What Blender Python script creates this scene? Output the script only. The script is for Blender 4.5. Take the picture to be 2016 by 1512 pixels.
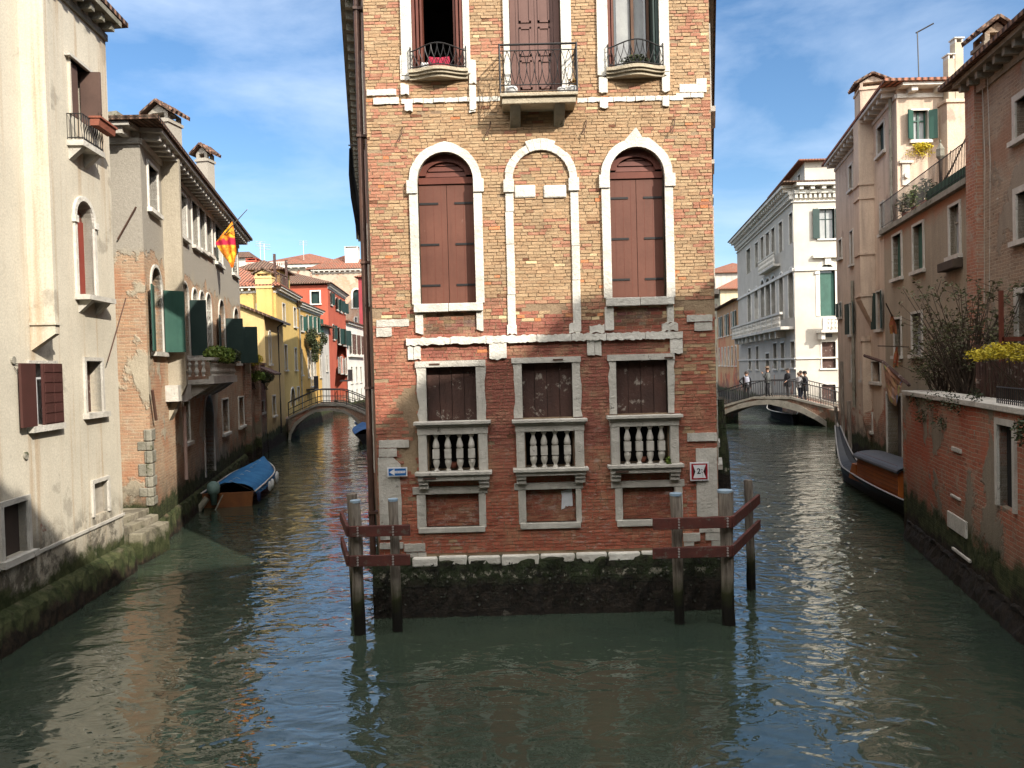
import bpy, math, random
from mathutils import Vector, Matrix, noise as mnoise
from mathutils.geometry import tessellate_polygon
random.seed(7)
R=math.radians; V=Vector
for o in list(bpy.data.objects): bpy.data.objects.remove(o)
sc=bpy.context.scene; COL=sc.collection
# ------------------------------------------------------------------ camera
F=1500.; CH=3.9
fwd=V((0,math.cos(R(1.3)),-math.sin(R(1.3)))); _r=V((1,0,0)); _u=_r.cross(fwd)
right=_r*math.cos(R(1.5))-_u*math.sin(R(1.5)); up=right.cross(fwd)
cam=bpy.data.cameras.new('camera'); camo=bpy.data.objects.new('camera',cam); COL.objects.link(camo)
M=Matrix((right,up,-fwd)).transposed().to_4x4(); M.translation=V((0,0,CH)); camo.matrix_world=M
cam.sensor_width=36; cam.lens=F/2016*36; cam.clip_end=3000; cam.clip_start=.05; sc.camera=camo
# ------------------------------------------------------------------ sky, sun, exposure
LD=V((-.85,1,-.85)).normalized()          # direction the sunlight travels
SUN_E=math.asin(-LD.z); SUN_AZ=math.atan2(-LD.x,-LD.y)
w=bpy.data.worlds.new("World"); sc.world=w; w.use_nodes=True
nt=w.node_tree; nt.nodes.clear()
def N(t,nt_,**k):
    n=nt_.nodes.new(t)
    for a,b in k.items(): setattr(n,a,b)
    return n
sky=N('ShaderNodeTexSky',nt,sky_type='NISHITA',sun_disc=False); sky.sun_elevation=SUN_E; sky.sun_rotation=SUN_AZ
sky.air_density=1.0; sky.dust_density=0.6; sky.ozone_density=2.2
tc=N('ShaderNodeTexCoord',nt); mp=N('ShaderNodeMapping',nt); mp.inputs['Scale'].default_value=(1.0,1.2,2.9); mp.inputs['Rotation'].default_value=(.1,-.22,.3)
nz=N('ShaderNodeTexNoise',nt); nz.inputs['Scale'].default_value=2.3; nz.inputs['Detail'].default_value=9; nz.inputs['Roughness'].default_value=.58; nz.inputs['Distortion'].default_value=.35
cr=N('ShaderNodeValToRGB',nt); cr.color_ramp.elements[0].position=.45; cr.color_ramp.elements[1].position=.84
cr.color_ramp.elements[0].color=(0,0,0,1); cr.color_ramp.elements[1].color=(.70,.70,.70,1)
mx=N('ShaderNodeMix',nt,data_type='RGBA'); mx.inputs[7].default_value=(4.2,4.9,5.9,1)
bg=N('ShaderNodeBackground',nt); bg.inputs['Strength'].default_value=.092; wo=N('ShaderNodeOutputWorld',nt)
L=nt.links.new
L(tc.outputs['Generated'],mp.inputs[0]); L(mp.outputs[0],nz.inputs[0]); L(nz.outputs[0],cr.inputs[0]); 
dp=N('ShaderNodeVectorMath',nt,operation='DOT_PRODUCT'); dp.inputs[1].default_value=(0,-.62,.785); mr=N('ShaderNodeMapRange',nt); mr.inputs[1].default_value=.38; mr.inputs[2].default_value=.8; mr.inputs[3].default_value=0; mr.inputs[4].default_value=.85  # unseen bright cloud overhead and behind the camera, added to fill the shade
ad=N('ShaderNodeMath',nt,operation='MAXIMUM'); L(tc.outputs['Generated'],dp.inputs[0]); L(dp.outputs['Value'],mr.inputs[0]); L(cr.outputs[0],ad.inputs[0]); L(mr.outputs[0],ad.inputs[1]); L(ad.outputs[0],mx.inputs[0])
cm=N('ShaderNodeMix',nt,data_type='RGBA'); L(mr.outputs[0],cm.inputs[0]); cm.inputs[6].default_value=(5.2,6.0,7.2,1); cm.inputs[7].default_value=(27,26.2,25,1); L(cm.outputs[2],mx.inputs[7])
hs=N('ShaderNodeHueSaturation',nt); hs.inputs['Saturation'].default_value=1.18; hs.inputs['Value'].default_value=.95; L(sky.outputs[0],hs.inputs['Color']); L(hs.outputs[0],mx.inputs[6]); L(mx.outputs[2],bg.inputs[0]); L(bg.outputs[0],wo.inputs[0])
sl=bpy.data.lights.new('sun','SUN'); sl.energy=3.5; sl.angle=R(.5); sl.color=(1,.93,.82)
so=bpy.data.objects.new('sun',sl); COL.objects.link(so); so.rotation_euler=LD.to_track_quat('-Z','Y').to_euler(); so.location=(30,-20,60)
sc.view_settings.view_transform='Standard'; sc.view_settings.look='None'; sc.view_settings.gamma=1; sc.view_settings.exposure=1.1
sc.render.engine='CYCLES'; sc.cycles.max_bounces=7; sc.cycles.diffuse_bounces=4; sc.cycles.glossy_bounces=4; sc.cycles.caustics_reflective=False

# ------------------------------------------------------------------ photo ray helpers (where things stand)
def ray(u,v): return fwd+right*((u-1008)/F)-up*((v-756)/F)
O=V((0,0,CH))
def ground(u,v,z=0):
    d=ray(u,v); return O+d*((z-CH)/d.z)
def atY(u,v,Y):
    d=ray(u,v); return O+d*(Y/d.y)
def U(lo,hi): return random.uniform(lo,hi)

# ------------------------------------------------------------------ materials
class NT:
    def __init__(s,name):
        m=bpy.data.materials.new(name); m.use_nodes=True; s.m=m; s.t=m.node_tree; s.t.nodes.clear()
        s.b=s.n('ShaderNodeBsdfPrincipled'); s.o=s.n('ShaderNodeOutputMaterial'); s.l(s.b.outputs[0],s.o.inputs[0])
    def n(s,t,**k): return N(t,s.t,**k)
    def l(s,a,b): s.t.links.new(a,b)
    def set(s,inp,v):
        if isinstance(v,bpy.types.NodeSocket): s.l(v,inp)
        else:
            if isinstance(v,tuple) and len(v)==3 and len(inp.default_value)==4: v=v+(1,)
            inp.default_value=v
    def pos(s,scale=(1,1,1),kind='pos'):
        if kind=='pos': o=s.n('ShaderNodeNewGeometry').outputs['Position']
        elif kind=='uv': o=s.n('ShaderNodeUVMap').outputs[0]
        else: o=s.n('ShaderNodeTexCoord').outputs['Object']
        if scale==(1,1,1): return o
        m=s.n('ShaderNodeVectorMath',operation='MULTIPLY'); s.l(o,m.inputs[0]); m.inputs[1].default_value=scale; return m.outputs[0]
    def noise(s,vec,scale,detail=4,rough=.55,dist=0):
        n=s.n('ShaderNodeTexNoise'); s.l(vec,n.inputs['Vector']); n.inputs['Scale'].default_value=scale; n.inputs['Detail'].default_value=detail
        n.inputs['Roughness'].default_value=rough; n.inputs['Distortion'].default_value=dist; return n.outputs[0]
    def ramp(s,f,a,b,lo=0.,hi=1.):
        n=s.n('ShaderNodeMapRange'); s.l(f,n.inputs[0]); n.inputs[1].default_value=a; n.inputs[2].default_value=b; n.inputs[3].default_value=lo; n.inputs[4].default_value=hi; return n.outputs[0]
    def math(s,op,a,b=0.):
        n=s.n('ShaderNodeMath',operation=op); s.set(n.inputs[0],a); s.set(n.inputs[1],b); return n.outputs[0]
    def mix(s,f,a,b,bt='MIX'):
        n=s.n('ShaderNodeMix',data_type='RGBA',blend_type=bt); s.set(n.inputs[0],f); s.set(n.inputs[6],a); s.set(n.inputs[7],b); return n.outputs[2]
    def z(s,p=None):
        x=s.n('ShaderNodeSeparateXYZ'); s.l(p or s.pos(),x.inputs[0]); return x.outputs[2]
    def bump(s,h,strength=.4,dist=.02):
        n=s.n('ShaderNodeBump'); s.l(h,n.inputs['Height']); n.inputs['Strength'].default_value=strength; n.inputs['Distance'].default_value=dist; s.l(n.outputs[0],s.b.inputs['Normal'])
    def fin(s,color,rough=.85,metal=0.,spec=.3):
        s.set(s.b.inputs['Base Color'],color); s.set(s.b.inputs['Roughness'],rough); s.b.inputs['Metallic'].default_value=metal; s.b.inputs['Specular IOR Level'].default_value=spec; return s.m
def weather(name,a,b,scale=3,rough=.8,spots=None,bump=.3,bd=.01,kind='pos',metal=0,streak=0,spec=.3,fine=30):
    """two-tone weathered surface; spots=(colour,amount) adds patches of dirt"""
    t=NT(name); p=t.pos(kind=kind); f=t.ramp(t.noise(p,scale,7,.6),.33,.67); c=t.mix(f,a,b)
    if streak: c=t.mix(t.ramp(t.noise(t.pos((5,5,.5),kind),1.3,6,.65),.5,.75,0,streak),c,tuple(x*.5 for x in a))
    if spots: c=t.mix(t.ramp(t.noise(p,scale*2.3,8,.7),spots[1],spots[1]+.07),c,spots[0])
    n2=t.noise(p,fine,5,.7); c=t.mix(.35,c,t.mix(n2,(.55,.55,.55),(1.15,1.15,1.15)),'MULTIPLY')
    t.bump(t.math('ADD',n2,t.noise(p,scale*3,4)),bump,bd); return t.fin(c,rough,metal,spec)
def facade(name,pl,br=((.33,.12,.07),(.22,.09,.06)),mortar=(.34,.29,.23),expose=0.,slope=0.,zref=3.,moss=.75,mscale=.5,stain=.35,
           bs=(.26,.072),streakc=None,patch=None,white=None,patch2=None,pbump=.35,btop=None,rust=0,mold=0):
    """plaster (two tones) peeling off brick below; stained with moss and algae at the tide line"""
    t=NT(name); p=t.pos(); uv=t.pos(kind='uv'); zz=t.z(p)
    dn=t.n('ShaderNodeTexNoise'); t.l(uv,dn.inputs[0]); dn.inputs['Scale'].default_value=2.2; dn.inputs['Detail'].default_value=5
    wv=t.n('ShaderNodeVectorMath',operation='MULTIPLY_ADD'); t.l(dn.outputs[1],wv.inputs[0]); wv.inputs[1].default_value=(.09,.07,0); t.l(uv,wv.inputs[2])
    bk=t.n('ShaderNodeTexBrick'); t.l(wv.outputs[0],bk.inputs[0]); bk.inputs['Scale'].default_value=1; bk.inputs['Brick Width'].default_value=bs[0]; bk.inputs['Row Height'].default_value=bs[1]
    bk.inputs['Mortar Size'].default_value=.008; bk.inputs['Mortar Smooth'].default_value=.5; bk.inputs['Color1'].default_value=br[0]+(1,); bk.inputs['Color2'].default_value=br[1]+(1,); bk.inputs['Mortar'].default_value=mortar+(1,)
    bc=t.mix(t.ramp(t.noise(p,1.1,6),.4,.66),bk.outputs[0],t.mix(.5,bk.outputs[0],mortar))
    bc=t.mix(t.ramp(t.noise(t.pos((1,1,4)),3.4,6,.7),.3,.7),bc,t.mix(1.,bc,(1.22,1.13,1.05),'MULTIPLY'))
    bc=t.mix(t.ramp(t.noise(t.pos((1,1,3)),5,5,.7),.60,.68,0,.75),bc,(.05,.03,.02))
    bc=t.mix(t.ramp(t.noise(p,2.6,9,.72,.5),.54,.62,0,.7),bc,tuple(x*1.05 for x in mortar))
    bc=t.mix(t.ramp(t.noise(p,.8,6,.6),.52,.62,0,.6),bc,(br[0][0]*1.05,br[0][1]*.72,br[0][2]*.62))
    pc=t.mix(t.ramp(t.noise(p,.7,8,.62),.35,.68),pl[0],pl[1])
    pc=t.mix(t.ramp(t.noise(t.pos((3.5,3.5,.28)),1.,7,.65),.48,.8,0,stain),pc,streakc or tuple(x*.45 for x in pl[1]))
    pc=t.mix(t.ramp(t.noise(p,6,8,.7),.58,.75,0,.3),pc,tuple(x*.6 for x in pl[1]))
    if patch: pc=t.mix(t.ramp(t.noise(p,patch[1],8,.6,.3),patch[2],patch[2]+.05),pc,patch[0])
    if patch2:   # upper band of another colour
        pc=t.mix(t.ramp(t.math('ADD',zz,t.math('MULTIPLY',t.noise(p,1.2,7,.65),1.6)),patch2[1],patch2[1]+.5),pc,patch2[0])
    mk=t.math('ADD',t.noise(p,mscale,9,.62,.2),t.math('MULTIPLY',t.math('SUBTRACT',zref,zz),slope))
    mk=t.ramp(mk,.62-expose,.64-expose)
    if btop: mk=t.math('MULTIPLY',mk,t.ramp(t.math('ADD',zz,t.math('MULTIPLY',t.noise(p,1.,6,.65),1.8)),btop+.9,btop+.96,1,0))
    if rust: pc=t.mix(t.ramp(t.noise(t.pos((4.5,4.5,.16)),1.,5,.6),.54,.66,0,rust),pc,(.36,.23,.12))
    c=t.mix(mk,pc,bc)
    if white: c=t.mix(t.ramp(t.noise(t.pos((1,1,2.2)),1.7,8,.65),white,white+.05),c,(.5,.47,.41))
    if mold: c=t.mix(t.math('MULTIPLY',t.ramp(t.noise(p,2.2,9,.75,.3),.46,.56,0,mold),t.ramp(t.math('ADD',zz,t.noise(p,.9,4)),2.2,1.55)),c,(.085,.075,.062))
    # tide line
    mz=t.math('ADD',zz,t.math('MULTIPLY',t.math('SUBTRACT',t.noise(p,1.6,7,.7),.5),1.1))
    c=t.mix(t.ramp(mz,moss+.75,moss+.1,0,.45),c,(.10,.085,.06))
    c=t.mix(t.ramp(mz,moss+.12,moss-.05),c,t.mix(t.ramp(t.noise(p,5,6,.7),.4,.6),(.022,.030,.010),(.06,.065,.028)))
    c=t.mix(t.ramp(mz,moss-.32,moss-.45),c,t.mix(t.ramp(t.noise(p,9,6,.75),.42,.62),(.010,.008,.005),(.040,.028,.018)))
    c=t.mix(t.ramp(t.noise(p,38,4,.7),.3,.72),t.mix(1.,c,(.78,.78,.78),'MULTIPLY'),t.mix(1.,c,(1.12,1.12,1.12),'MULTIPLY'))
    h=t.math('ADD',t.math('MULTIPLY',t.math('MULTIPLY',bk.outputs[1],mk),-.5),t.math('ADD',t.math('MULTIPLY',mk,-1.1),t.math('MULTIPLY',t.noise(p,14,7,.75),.8)))
    t.bump(h,pbump+.3,.03); return t.fin(c,.9,0,.2)
def plain(name,c,rough=.5,metal=0.,spec=.4): return weather(name,c,tuple(x*.72 for x in c),4,rough,None,.12,.004,'obj',metal,0,spec,22)

m_stone=weather('istrian_stone',(.72,.69,.62),(.52,.49,.43),2.2,.75,((.20,.185,.15),.66),.9,.02,streak=.35,fine=17)
m_stone2=weather('grey_stone',(.58,.55,.49),(.42,.395,.345),2.5,.8,((.13,.12,.10),.62),.8,.02,streak=.5,fine=22)
m_stoned=weather('dirty_stone',(.30,.28,.23),(.17,.16,.12),2.5,.85,((.06,.07,.03),.58),.8,.02,streak=.5,fine=22)
def mossmat():
    t=NT('wet_mossy_masonry'); p=t.pos(); uv=t.pos(kind='uv'); zz=t.z(p); bk=t.n('ShaderNodeTexBrick'); wv=t.n('ShaderNodeVectorMath',operation='MULTIPLY_ADD'); dn=t.n('ShaderNodeTexNoise'); dn.inputs['Scale'].default_value=3; t.l(uv,dn.inputs[0]); t.l(dn.outputs[1],wv.inputs[0]); wv.inputs[1].default_value=(.12,.09,0); t.l(uv,wv.inputs[2]); t.l(wv.outputs[0],bk.inputs[0])
    bk.inputs['Scale'].default_value=1; bk.inputs['Brick Width'].default_value=.34; bk.inputs['Row Height'].default_value=.13; bk.inputs['Mortar Size'].default_value=.012; bk.inputs['Color1'].default_value=(.035,.028,.018,1); bk.inputs['Color2'].default_value=(.018,.016,.010,1); bk.inputs['Mortar'].default_value=(.006,.005,.004,1)
    mz=t.math('ADD',zz,t.math('MULTIPLY',t.math('SUBTRACT',t.noise(p,2.5,8,.75),.5),.5)); c=t.mix(t.ramp(mz,.40,.50),t.mix(t.ramp(t.noise(p,11,6,.75),.4,.62),(.008,.006,.004),(.034,.024,.016)),bk.outputs[0])
    c=t.mix(t.math('MULTIPLY',t.ramp(mz,.46,.60),t.ramp(t.noise(p,4.5,8,.7),.40,.56,0,.9)),c,(.030,.045,.014)); c=t.mix(t.math('MULTIPLY',t.ramp(mz,.80,.9),t.ramp(t.noise(p,3,6,.7),.45,.6,0,.7)),c,(.075,.085,.035))
    band=t.math('MULTIPLY',t.ramp(mz,.58,.62),t.ramp(mz,.70,.66)); c=t.mix(t.math('MULTIPLY',band,t.ramp(t.noise(p,7,7,.8),.52,.58)),c,(.40,.37,.29)); c=t.mix(t.ramp(t.noise(p,1.3,9,.7,.8),.66,.69,0,.6),c,(.22,.20,.16))
    t.bump(t.math('ADD',bk.outputs[1],t.math('MULTIPLY',t.noise(p,16,6,.75),-1.5)),1.,.05); return t.fin(c,.65,0,.3)
m_mossy=mossmat()
m_green=weather('green_paint',(.018,.065,.048),(.030,.085,.062),2,.5,None,.15,.004,streak=.4)
m_greend=weather('dark_green_paint',(.010,.028,.024),(.018,.040,.034),2,.5,None,.15,.004)
m_brown=weather('brown_shutter_paint',(.150,.060,.040),(.115,.045,.030),1.6,.55,((.19,.10,.075),.68),.25,.005,streak=.45,fine=19)
m_redb=weather('red_brown_paint',(.15,.045,.028),(.10,.030,.020),3,.55,None,.2,.004,streak=.4)
m_dbrown=weather('old_dark_planks',(.085,.042,.032),(.055,.030,.024),3,.75,((.30,.26,.22),.57),.7,.015,streak=.7,fine=26)
m_iron=plain('black_iron',(.035,.033,.033),.5,.4)
m_rust=plain('rusty_iron',(.09,.045,.03),.75)
m_dark=plain('dark_interior',(.010,.009,.009),.9)
m_glass=NT('window_glass').fin((.02,.03,.032),.06,0,.9)
m_curt=weather('curtain_cloth',(.36,.37,.36),(.24,.25,.26),1.5,.7,None,.3,.02,streak=.5)
m_curtg=weather('green_curtain',(.05,.13,.10),(.03,.08,.06),1.5,.6,None,.3,.02,streak=.5)
m_tile=None
def tilemat(name,a,b,c):
    t=NT(name); uv=t.pos(kind='uv'); p=t.pos()
    wv=t.n('ShaderNodeTexWave',wave_type='BANDS',bands_direction='X'); t.l(uv,wv.inputs[0]); wv.inputs['Scale'].default_value=1.55; wv.inputs['Distortion'].default_value=.6; wv.inputs['Detail'].default_value=2
    bk=t.n('ShaderNodeTexBrick'); t.l(uv,bk.inputs[0]); bk.inputs['Scale'].default_value=1; bk.inputs['Brick Width'].default_value=.2; bk.inputs['Row Height'].default_value=.33; bk.offset=0
    bk.inputs['Mortar Size'].default_value=.02; bk.inputs['Color1'].default_value=a+(1,); bk.inputs['Color2'].default_value=b+(1,); bk.inputs['Mortar'].default_value=(.05,.03,.02,1)
    k=t.mix(t.ramp(t.noise(p,1.5,7,.7),.45,.7,0,.8),bk.outputs[0],c); k=t.mix(t.ramp(wv.outputs[1],.0,.45,.75,0.),k,(.04,.025,.02))
    t.bump(t.math('ADD',wv.outputs[1],t.math('MULTIPLY',t.noise(p,14,5),.5)),.9,.06); return t.fin(k,.9,0,.15)
m_tile=tilemat('roof_tiles',(.42,.15,.09),(.30,.13,.085),(.20,.14,.10))
m_tiled=tilemat('old_roof_tiles',(.22,.12,.08),(.15,.09,.065),(.12,.10,.075))
def leafmat(name,a,b,c):
    t=NT(name); p=t.pos(kind='obj'); k=t.mix(t.ramp(t.noise(p,3.2,3),.35,.65),a,b); k=t.mix(t.ramp(t.noise(p,23,2),.55,.7),k,c)
    t.b.inputs['Subsurface Weight'].default_value=0; return t.fin(k,.6,0,.3)
m_leaf=leafmat('dull_green_leaves',(.06,.07,.03),(.10,.095,.045),(.16,.14,.075))
m_leafg=leafmat('fresh_green_leaves',(.07,.13,.02),(.14,.19,.03),(.25,.26,.04))
m_leafy=leafmat('yellow_blossom',(.52,.40,.02),(.40,.33,.03),(.16,.17,.03))
m_leafd=leafmat('dark_ivy',(.016,.026,.010),(.04,.05,.018),(.08,.08,.03))
m_twig=plain('bare_twigs',(.07,.05,.035),.9)

# ------------------------------------------------------------------ mesh builder
WL={}          # world position of each parent
class MB:
    def __init__(s): s.v=[]; s.f=[]; s.c=[]; s.mi=[]
    def add(s,vs,fs,col=None,mi=0):
        n=len(s.v); s.v+=[tuple(v) for v in vs]
        for f in fs: s.f.append(tuple(i+n for i in f)); s.c.append(col); s.mi.append(mi)
    def hexa(s,p,col=None,mi=0): # 8 corners: 0-3 one ring, 4-7 the other
        s.add(p,[(0,3,2,1),(4,5,6,7),(0,1,5,4),(1,2,6,5),(2,3,7,6),(3,0,4,7)],col,mi)
    def box(s,x0,x1,y0,y1,z0,z1,mi=0,rz=0.):
        cx,cy=(x0+x1)/2,(y0+y1)/2; c,q=math.cos(rz),math.sin(rz)
        P=[(x0,y0),(x1,y0),(x1,y1),(x0,y1)]; P=[(cx+(x-cx)*c-(y-cy)*q,cy+(x-cx)*q+(y-cy)*c) for x,y in P]
        s.hexa([(x,y,z0) for x,y in P]+[(x,y,z1) for x,y in P],None,mi)
    def tube(s,pts,r,k=6,cap=True,mi=0):
        pts=[V(p) for p in pts]; rs=r if isinstance(r,(list,tuple)) else [r]*len(pts); vs=[]
        for i,p in enumerate(pts):
            d=(pts[min(i+1,len(pts)-1)]-pts[max(i-1,0)]).normalized(); a=d.orthogonal().normalized()
            if abs(d.z)<.999: a=d.cross(V((0,0,1))).normalized()
            b=d.cross(a)
            for j in range(k):
                t=2*math.pi*j/k; vs.append(p+(a*math.cos(t)+b*math.sin(t))*rs[i])
        fs=[]
        for i in range(len(pts)-1):
            for j in range(k): fs.append((i*k+j,i*k+(j+1)%k,(i+1)*k+(j+1)%k,(i+1)*k+j))
        if cap: fs+=[tuple(range(k))[::-1],tuple((len(pts)-1)*k+j for j in range(k))]
        s.add(vs,fs,None,mi)
    def lathe(s,c,prof,k=12,mi=0):
        s.tube_v([(V(c)+V((0,0,z)),r) for r,z in prof],k,mi)
    def tube_v(s,pr,k,mi=0):
        vs=[]; 
        for p,r in pr:
            for j in range(k):
                t=2*math.pi*j/k; vs.append((p.x+r*math.cos(t),p.y+r*math.sin(t),p.z))
        n=len(pr); fs=[(i*k+j,i*k+(j+1)%k,(i+1)*k+(j+1)%k,(i+1)*k+j) for i in range(n-1) for j in range(k)]
        fs+=[tuple(range(k))[::-1],tuple((n-1)*k+j for j in range(k))]; s.add(vs,fs,None,mi)
    def build(s,name,mat,parent=None,smooth=False,label=None,bevel=0):
        if not s.v: return None
        xs=[v[0] for v in s.v]; ys=[v[1] for v in s.v]; zs=[v[2] for v in s.v]
        c=V(((min(xs)+max(xs))/2,(min(ys)+max(ys))/2,min(zs)))
        me=bpy.data.meshes.new(name); me.from_pydata([tuple(V(v)-c) for v in s.v],[],s.f)
        mats=mat if isinstance(mat,(list,tuple)) else [mat]
        for m in mats: me.materials.append(m)
        uvl=me.uv_layers.new(name='UVMap'); dat=[0.]*(2*len(me.loops))
        for p in me.polygons:
            n=p.normal; p.use_smooth=smooth
            if len(mats)>1: p.material_index=s.mi[p.index]
            if abs(n.z)>.97: t,b=V((1,0,0)),V((0,1,0))
            else:
                t=V((-n.y,n.x,0)).normalized(); b=n.cross(t)
                if b.z<0: b=-b
            for li in p.loop_indices:
                q=V(s.v[me.loops[li].vertex_index]); dat[2*li]=q.dot(t); dat[2*li+1]=q.dot(b) if abs(n.z)>.1 else q.z
        uvl.data.foreach_set('uv',dat)
        if any(x is not None for x in s.c):
            ca=me.color_attributes.new('Col','FLOAT_COLOR','CORNER'); d=[]
            for p in me.polygons:
                q=s.c[p.index] or (.3,.3,.3); d+=list(q+(1,))*len(p.loop_indices)
            ca.data.foreach_set('color',d)
        me.update(); o=bpy.data.objects.new(name,me); COL.objects.link(o)
        if parent: o.parent=parent; o.location=c-WL[parent.name]
        else: o.location=c
        WL[o.name]=c
        if label: o['label']=label
        if bevel:
            bv=o.modifiers.new('b','BEVEL'); bv.width=bevel; bv.segments=2; bv.limit_method='ANGLE'
        return o
def thing(name,label,cat,loc,group=None,rz=0):
    o=bpy.data.objects.new(name,None); COL.objects.link(o); o.location=loc; o.rotation_euler.z=rz; o.empty_display_size=.2
    o['label']=label; o['category']=cat; WL[o.name]=V(loc)
    if group: o['group']=group
    return o
def tag(o,label=None,cat=None,group=None,kind=None):
    if label: o['label']=label
    if cat: o['category']=cat
    if group: o['group']=group
    if kind: o['kind']=kind
    return o
def dup(root,loc,label=None,group=None,rz=None):
    r=root.copy(); COL.objects.link(r); r.location=loc
    if rz is not None: r.rotation_euler.z=rz
    if label: r['label']=label
    if group: r['group']=group
    for ch in list(root.children):
        c=ch.copy(); COL.objects.link(c); c.parent=r
        for g in ch.children:
            d=g.copy(); COL.objects.link(d); d.parent=c
    return r
def leaves(mb,c,rad,n,size,flat=1.,mi=0,clump=None):
    """many small leaf faces spread through a volume"""
    c=V(c)
    for _ in range(n):
        d=V((random.gauss(0,1),random.gauss(0,1),random.gauss(0,1)*flat))
        if d.length>0: d=d.normalized()*random.random()**.45
        p=c+V((d.x*rad[0],d.y*rad[1],d.z*rad[2])); s=size*U(.6,1.4)
        a=V((U(-1,1),U(-1,1),U(-.6,.6))).normalized()*s; b=a.cross(V((U(-1,1),U(-1,1),U(-1,1)))).normalized()*s*.5
        mb.add([p-a,p-b*.9,p+a,p+b],[(0,1,2,3)],None,mi)

# ------------------------------------------------------------------ walls
def tess(outer,holes):
    pl=[[V((x,y,0)) for x,y in outer]]+[[V((x,y,0)) for x,y in h] for h in holes]
    flat=[p for r in pl for p in r]; return flat,tessellate_polygon(pl)
def archpoly(s0,s1,z0,z1,seg=12,rise=None):
    r=(s1-s0)/2; h=r if rise is None else rise; c=(s0+s1)/2
    return [(s0,z0),(s1,z0)]+[(c+r*math.cos(math.pi*i/seg),z1-h+h*math.sin(math.pi*i/seg)) for i in range(seg+1)]
def rectpoly(s0,s1,z0,z1): return [(s0,z0),(s1,z0),(s1,z1),(s0,z1)]
CHK=[]
class Wall:
    def __init__(s,p0,p1):
        s.p0=V((p0[0],p0[1],0)); d=V((p1[0],p1[1],0))-s.p0; s.L=d.length; s.t=d.normalized(); s.n=V((s.t.y,-s.t.x,0)); s.holes=[]
    def P(s,a,z,d=0): q=s.p0+s.t*a+s.n*d; return V((q.x,q.y,z))
    def pix(s,u,v,d=0):
        D=ray(u,v); o=s.p0+s.n*d; k=(o-O).dot(s.n)/D.dot(s.n); q=O+D*k; return (q-s.p0).dot(s.t),q.z
    def rect(s,u0,v0,u1,v1,d=0):
        um,vm=(u0+u1)/2,(v0+v1)/2; a=s.pix(u0,vm,d)[0]; b=s.pix(u1,vm,d)[0]; zt=s.pix(um,v0,d)[1]; zb=s.pix(um,v1,d)[1]
        return min(a,b),max(a,b),min(zt,zb),max(zt,zb)
    def box(s,mb,a0,a1,z0,z1,d0,d1,mi=0,col=None):
        P=s.P; mb.hexa([P(a0,z0,d0),P(a1,z0,d0),P(a1,z0,d1),P(a0,z0,d1),P(a0,z1,d0),P(a1,z1,d0),P(a1,z1,d1),P(a0,z1,d1)],col,mi)
    def prism(s,mb,outer,holes,d0,d1,mi=0):
        flat,tr=tess(outer,holes); ax=flat[tr[0][1]]-flat[tr[0][0]]; bx=flat[tr[0][2]]-flat[tr[0][0]]
        fl=ax.cross(bx).z<0
        mb.add([s.P(p.x,p.y,d1) for p in flat],[tuple(t[::-1]) if fl else tuple(t) for t in tr],None,mi)
        for ring in [outer]+holes:
            n=len(ring); vs=[s.P(x,y,d1) for x,y in ring]+[s.P(x,y,d0) for x,y in ring]
            mb.add(vs,[(i,(i+1)%n,n+(i+1)%n,n+i) for i in range(n)],None,mi)
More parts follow.
